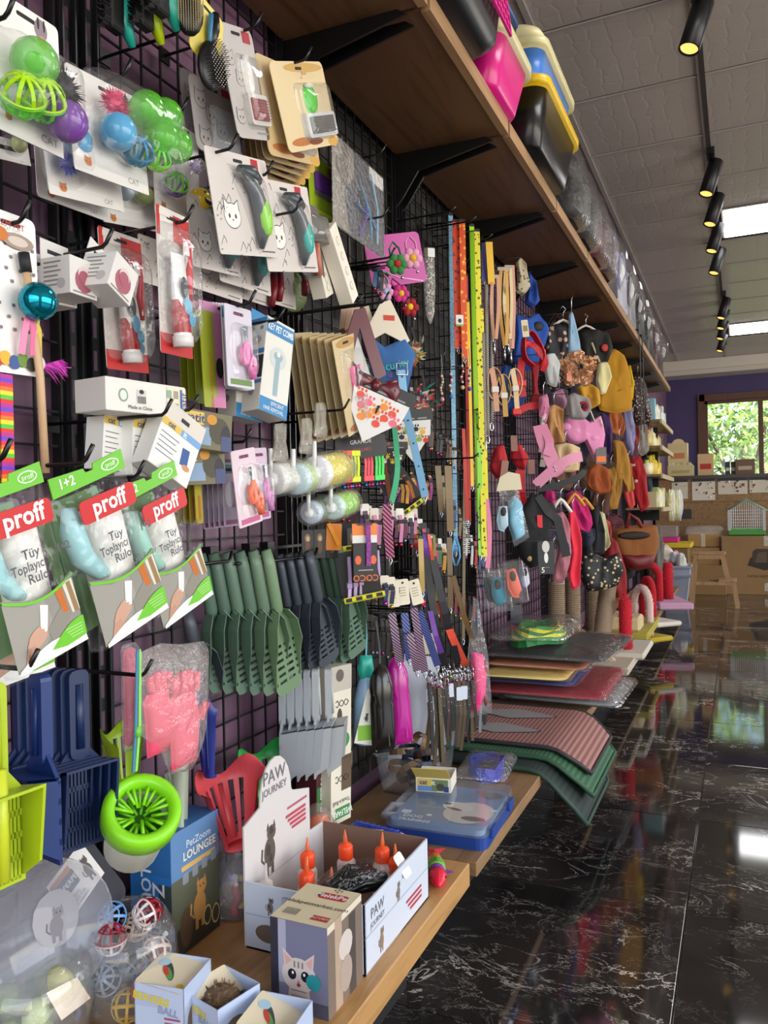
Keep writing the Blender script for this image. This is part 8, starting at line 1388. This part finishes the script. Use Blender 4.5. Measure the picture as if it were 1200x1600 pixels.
for k,(y,w,h,c,c2,lab)in enumerate(((3.02,.10,.30,'#0b0b0c','#0b0b0c','black bag in crinkled film right after the yellow rim'),(3.28,.12,.30,'#0e0e10','#121214','dark carrier in crinkled film, second'),(3.54,.12,.31,'#141012','#4a1020','dark carrier with wine red lower half in film'),(3.80,.11,.30,'#4a1020','#3a0c18','wine red carrier in film'))):
 t=thing('wrapped_carrier',lab,'pet carrier',fr((.235,y,ZT)));loft([(0,w*.9,.14,.04),(.02,w,.165,.05),(h*.45,w,.17,.05)],m(c2,.6)).build('lower_half',t);loft([(h*.45,w,.17,.05),(h*.8,w*.9,.15,.06),(h,w*.6,.10,.05)],m(c,.6)).build('upper_half',t);q=loft([(-.0,w*1.02,.17,.04),(.02,w*1.1,.185,.05),(h*.5,w*1.12,.19,.05),(h*.85,w*1.0,.17,.06),(h*1.06,w*.5,.09,.04),(h*1.15,w*.3,.05,.03)],BAGF);q.build('film_wrap',t)
for k,(y,c,lab)in enumerate(((4.15,'#6a5ab0','backpack with clear dome and violet rim'),(4.55,'#8a86c0','backpack with clear dome and lilac base'),(4.95,'#3a3a40','clear domed backpack with white label'),(5.45,'#17171a','black strapped backpack with clear dome'),(6.0,'#232326','black backpack with big clear dome'),(6.6,'#5a2030','wine red domed backpack in film, last on the shelf'))):
 t=thing('dome_backpack',lab+', top shelf','backpack',fr((.22,y,ZT)));loft([(0,.15,.12,.05),(.02,.17,.14,.06),(.30,.16,.13,.07),(.36,.10,.08,.05)],m(['#2a2a30','#b8b8c8','#8a8a90','#1a1a1c','#1c1c1e','#3a1a22'][k],.5)).build('body',t);MB().ell((0,.17,.12),(.14,.15,.09),film('#ffffff',.02,.03,0,1,.4),18).build('dome',t);MB().tube([(.145*cos(a),.17+.155*sin(a),.125)for a in[2*PI*i/24 for i in range(24)]],.010,m(c,.4),6,True).build('rim',t)
 if k==2:MB().box(-.03,.03,.04,.07,.20,.202,WHITE).build('label',t)
for y in(5.15,5.32):o=thing('dangling_strap','black strap dangling from the top shelf over its edge' if y<5.2 else 'second black strap dangling from the top shelf','strap',fr((.365,y,ZT+.02)));MB().strap([(0,.02,-.06),(0,.004,.0),(0,-.10,.004),(.01,-.45,.004),(-.01,-.62,.004)],.035,BLK2,.003).build('band',o)
# FAR END
rnd=random.Random(77)
SB=wood('#8a7050','#6a5236',1,.5)
for k,z in enumerate((1.66,1.44,1.20,.92)):
 q=thing('small_shelf',['highest short shelf at the far end, with blue boxes','second short shelf at the far end, with cream bottles','third short shelf at the far end, with yellow jars','lowest short shelf at the far end, with cream boxes'][k],'shelf',fr((0,7.6,z)));MB().box(-.6,.65,-.02,0,.03,.32,SB).build('board',q);MB().box(-.6,.65,-.035,.002,.32,.335,m('#b8a888',.5)).build('price_rail',q);MB().box(-.02,.0,-.12,-.02,.03,.25,BLACK).build('bracket',q)
 for i in range(9):
  y=7.08+.125*i;h=rnd.uniform(.12,.20);w=rnd.uniform(.08,.11);c=[['#b4d0de','#8fc0d0','#e4e8e4','#6a9ec0','#f0ece0'],['#efe6bc','#e0d08a','#e8dcae','#d0c078'],['#e0c02a','#e8dcb0','#d0c8a4','#f0e4c0'],['#e0d4ac','#c4b48c','#f0e8cc','#a8b86a']][k]
  t=thing('shelf_product',['blue or white carton on the highest short far shelf','cream bottle on the second short far shelf','yellow capped jar on the third short far shelf','cream carton on the lowest short far shelf'][k],'product',fr((.20,y,z)),'products on far shelf %s'%['one','two','three','four'][k])
  if k in(0,3):MB().box(-w/2,w/2,0,h,-.08,.08,m(rnd.choice(c),.5),b=.002).build('carton',t);MB().box(-w*.4,w*.4,h*.3,h*.6,.08,.081,m('#e0dccc',.5)).build('label',t)
  else:MB().lathe([(0,0),(w*.42,0),(w*.42,h*.7),(w*.2,h*.82),(w*.2,h)],m(rnd.choice(c),.4),12).build('bottle_body',t);MB().lathe([(w*.22,h*.84),(w*.22,h*1.02),(0,h*1.02)],m(rnd.choice(['#d8c83a','#e0dcd0','#b02a3a']),.4),10).build('cap',t)
CP=wood('#8a6a44','#6a4c2c',0,.5)
q=thing('sales_counter','long oak-faced counter below the far window','counter',fr((0,9.6,0)));MB().box(0,.5,0,1.22,.03,2.6,m('#2a2420',.6)).build('body',q)
for i in range(4):MB().box(-.012,0,.12+.28*i,.12+.28*i+.276,.03,2.6,CP).build('front_panel',q)
MB().box(-.04,.52,1.22,1.26,.02,2.62,m('#3a3430',.4)).build('worktop',q);MB().box(-.02,-.012,.77,.88,.22,.42,m('#2a2a2c',.5)).build('dark_plate',q)
for k,(x,w,h,c,lab)in enumerate(((.30,.17,.22,'#c8c2b0','white hole-punched card rack at the left of the counter front'),(.55,.24,.24,'#cfcabc','white card with small ornaments, second'),(.85,.30,.18,'#c8bfb0','card with bows and white ribbons'),(1.17,.30,.17,'#c4bdb0','card with brown bows near the cage'),(1.45,.22,.16,'#c8c2b4','card at the right edge of the photo'))):
 t=thing('ornament_card',lab,'card',fr((x,9.585,1.22),yaw=-PI/2));MB().box(-w/2,w/2,-h,0,0,.004,m(c,.6)).build('card',t);q=MB()
 for i in range(14):q.ell((rnd.uniform(-.45,.45)*w,-rnd.uniform(.12,.92)*h,.008),rnd.uniform(.007,.014),m(rnd.choice(['#3a3a3e','#e8e4da','#6a5a4a','#8a2a34','#c8b070']),.5),6)
 q.build('ornaments',t,kind='stuff');MB().box(-w/2,w/2,-.03,.006,.002,.010,m('#23232a',.5)).build('top_strip',t)
for k,(x,y,w,d,h,c,lab)in enumerate(((.30,9.85,.28,.22,.13,'#c8b888','long cream carton of sachets on the counter'),(.27,9.87,.22,.16,.26,'#cbb98c','cream carton with rounded header at the far left'),(.57,9.82,.17,.12,.25,'#c8a878','tall kraft carton with a red dog logo'),(.98,9.80,.20,.14,.17,'#6a4a3a','brown carton by the window'),(.80,9.78,.05,.05,.15,'#1c2450','navy bottle in the row on the counter'),(.86,9.78,.05,.05,.15,'#101014','black bottle in the row on the counter'),(.92,9.76,.07,.05,.11,'#b0b480','pale green jar on the counter'))):
 zb=1.26+(.131 if k==1 else 0);t=thing('counter_carton',lab,'box',fr((x,y,zb),yaw=-PI/2));MB().box(-w/2,w/2,0,h,-d/2,d/2,m(c,.5),b=.003).build('carton',t);MB().box(-w*.35,w*.35,h*.3,h*.55,d/2,d/2+.001,m(['#a8a060','#c07a4a','#b02a24','#a8a08a','#d0c8b0','#a8a090','#e0d8c0'][k],.5)).build('label',t)
 if k==0:
  for i in range(16):MB().box(-w*.45+i*w*.057,-w*.45+i*w*.057+.012,h,h+rnd.uniform(.01,.04),-d*.4,d*.4,m(rnd.choice(['#d8cfa8','#c8c07a','#e4dcc0','#a8a868']),.5)).build('sachet',t)
 if k==1:MB().prism(arc(0,h,.07,.06,0,PI,10),-d/2,-d/2+.004,m('#d0bc8c',.5)).build('header',t)
KR=m('#8a6a42',.75,var=.06,bs=6);FRY=lambda x,y,z:fr((x,y,z),yaw=-PI/2)
t=thing('cardboard_box','big cardboard box with a covered litter box picture','cardboard box',FRY(1.18,9.15,0));MB().box(-.44,.44,0,.60,-.24,.24,KR,b=.003).build('carton',t);q=MB();z=.241;q.flat([(-.17,.38),(.12,.44),(.14,.40),(.14,.30),(-.04,.25),(-.20,.30)],z,m('#2e2620',.7));q.flat([(-.15,.44),(-.12,.47),(.10,.47),(.13,.42),(.12,.34),(-.16,.33)],z+.001,m('#3c332b',.7));q.flat([(-.10,.43),(-.02,.44),(-.02,.33),(-.13,.33)],z+.002,m('#5c4a36',.7));q.build('picture',t);text('KAPALI KEDİ TUVALETİ',.034,m('#33291f',.7),t,-.02,.19,z+.003);text('Type',.03,m('#33291f',.7),t,.36,.06,z+.003)
for a,b in((.50,.60),(.04,.12)):MB().box(-.045,.0,a,b,.2405,.2425,film('#f4ecd8',.25,.05,.5,60,.8)).build('tape',t)
t=thing('cardboard_box','open cardboard box with dark lettering left of the big one','cardboard box',FRY(.55,9.2,0));MB().box(-.20,.17,0,.48,-.24,.24,m('#94734a',.75),b=.003).build('carton',t);MB().box(-.20,.17,.48,.56,-.24,-.20,m('#a07e52',.75)).build('flap',t);text('JO',.07,m('#2a2018',.7),t,-.12,.36,.243);text('P',.06,m('#2a2018',.7),t,-.14,.43,.243)
t=thing('cardboard_box','small cardboard box with clear film bag on top','cardboard box',FRY(.56,9.2,.485));MB().box(-.15,.16,0,.13,-.2,.2,m('#a07c4c',.75),b=.003).build('carton',t);MB().pillow(rrect(-.18,.20,.02,.22,.05),.12,film('#ffffff',.15,.07,1,30,.6),.05,back=.8,wr=.02).build('film_bag',t);MB().box(-.02,.02,.0,.14,.2005,.202,film('#f4ecd8',.25,.05,.5,60,.8)).build('tape',t)
t=thing('cardboard_box','low cardboard box under the stool','cardboard box',FRY(.66,8.9,0));MB().box(-.26,.12,0,.30,-.1,.1,m('#86663c',.75),b=.003).build('carton',t)
t=thing('bird_cage','white wire bird cage with gabled roof and green tray','cage',FRY(.98,9.12,.605));GW=m('#c8ccd0',.35);w,h,d=.165,.36,.13;MB().box(-w-.01,w+.01,0,.075,-d,d,m('#3a8a2c',.4),b=.008).build('tray',t);q=MB()
for i in range(17):x=-w+2*w*i/16;yt=h*.72+h*.28*(1-abs(x)/w);[q.tube([(x,.07,s*d),(x,yt,s*d)],.0022,GW,4)for s in(-1,1)]
for j in range(7):y=.07+j*(h*.72-.07)/6;q.tube([(-w,y,d),(w,y,d)],.0022,GW,4)
for i in range(8):z=-d+2*d*i/7;[q.tube([(s*w,.07,z),(s*w,h*.72,z),(0,h,z)],.0022,GW,4)for s in(-1,1)]
q.build('wires',t,kind='stuff');MB().tube([(-w-.03,h*.70,d),(0,h+.012,d),(w+.03,h*.70,d)],.009,m('#6a9a7c',.4),6).build('roof_edge',t)
for s in(-1,1):MB().box(s*w-.014,s*w+.014,.05,h*.74,d-.01,d+.012,m('#a8acb0',.4)).build('corner_post',t)
t=thing('bird_cage','second bird cage cut by the right edge','cage',FRY(1.40,9.12,.605));MB().box(-.17,.17,0,.075,-d,d,m('#3a8a2c',.4),b=.008).build('tray',t);q=MB()
for i in range(17):x=-w+2*w*i/16;q.tube([(x,.07,d),(x,h*.8,d)],.0022,GW,4)
q.build('wires',t,kind='stuff')
t=thing('step_stool','pale wooden step stool in front of the cardboard boxes','stool',FRY(.66,7.85,0));WD=wood('#a8835a','#8f6b44',1,.5);hT=.50;MB().box(-.155,.135,hT-.022,hT,-.13,.13,WD,b=.004).build('top',t);MB().box(.07,.22,.235,.255,-.13,.13,WD,b=.004).build('step',t)
for s in(-1,1):MB().add([(a,b,s*.115+c)for a,b in((-.135,hT-.02),(-.10,hT-.02),(-.145,0),(-.185,0))for c in(-.011,.011)],[(0,2,4,6),(7,5,3,1),(0,1,3,2),(2,3,5,4),(4,5,7,6),(6,7,1,0)],WD).build('leg',t);MB().add([(a,b,s*.115+c)for a,b in((.085,hT-.02),(.12,hT-.02),(.17,.24),(.135,.24))for c in(-.011,.011)],[(0,2,4,6),(7,5,3,1),(0,1,3,2),(2,3,5,4),(4,5,7,6),(6,7,1,0)],WD).build('leg',t);MB().add([(a,b,s*.115+c)for a,b in((.175,.235),(.21,.235),(.245,0),(.21,0))for c in(-.011,.011)],[(0,2,4,6),(7,5,3,1),(0,1,3,2),(2,3,5,4),(4,5,7,6),(6,7,1,0)],WD).build('leg',t);MB().box(-.15,.2,.205,.235,s*.115-.01,s*.115+.01,WD).build('side_rail',t);MB().box(-.12,.1,hT-.06,hT-.022,s*.115-.01,s*.115+.01,WD).build('top_rail',t)
t=thing('plastic_basket','white rectangular plastic basket full of bagged goods','basket',fr((.33,8.1,ZP3*0)));MB().lathe([(.0,0),(.16,0),(.21,.32),(.23,.34),(.23,.36),(.20,.35),(.15,.02),(0,.02)],m('#a8aec0',.45),4,RY(PI/4),smooth=False).build('basket',t);MB().box(-.17,.17,.25,.27,-.17,.17,m('#8a90a4',.5)).build('inner_shade_board',t)  # darker board inside the basket stands in for the shade within it
for k in range(6):o=thing('bagged_item','crumpled bagged item heaped in the white basket','bag',fr((.33+rnd.uniform(-.08,.08),8.1+rnd.uniform(-.08,.08),.36+.02*k),roll=k),'bagged items in the basket');MB().pillow(rrect(-.09,.09,-.06,.06,.03),.05,m(['#c8c4c0','#d8d4d0','#d8705a','#b8bcc4','#d0ccc8','#c8b8a8'][k],.5),0,back=.9,wr=.02).build('bag',o)
t=thing('lidded_crate','brown crate with a bright yellow lid behind the basket','crate',fr((.22,8.7,0)));MB().box(-.22,.22,0,.50,-.16,.22,m('#7a6238',.6),b=.005).build('crate',t);MB().box(-.24,.24,.50,.55,-.18,.25,m('#d0b01c',.4),b=.006).build('lid',t)
t=thing('pink_crate','magenta tray with clear box on the yellow lid','crate',fr((.20,8.75,.552)));MB().box(-.15,.15,0,.05,-.12,.14,m('#c01c7a',.4),b=.005).build('tray',t);MB().box(-.14,.14,.05,.17,-.11,.13,film('#d8ccd0',.2,.06,.1,20,.5),b=.006).build('clear_box',t)
t=thing('bag_bunch','bunch of clear and yellow bags hanging at the shelf end','bag',fr((.36,7.9,1.08)));
for k in range(5):MB().pillow([(-.06+.03*k,0),(.0+.03*k,.01),(.04+.03*k,-.16),(.0+.03*k,-.30),(-.08+.03*k,-.22)],.03,film(['#e8e0a0','#ffffff','#d8cf5a','#e0e8d0','#ffffff'][k],.35,.08,1,60,.5),.02*k-.04,back=.8,wr=.012).build('bag',t)
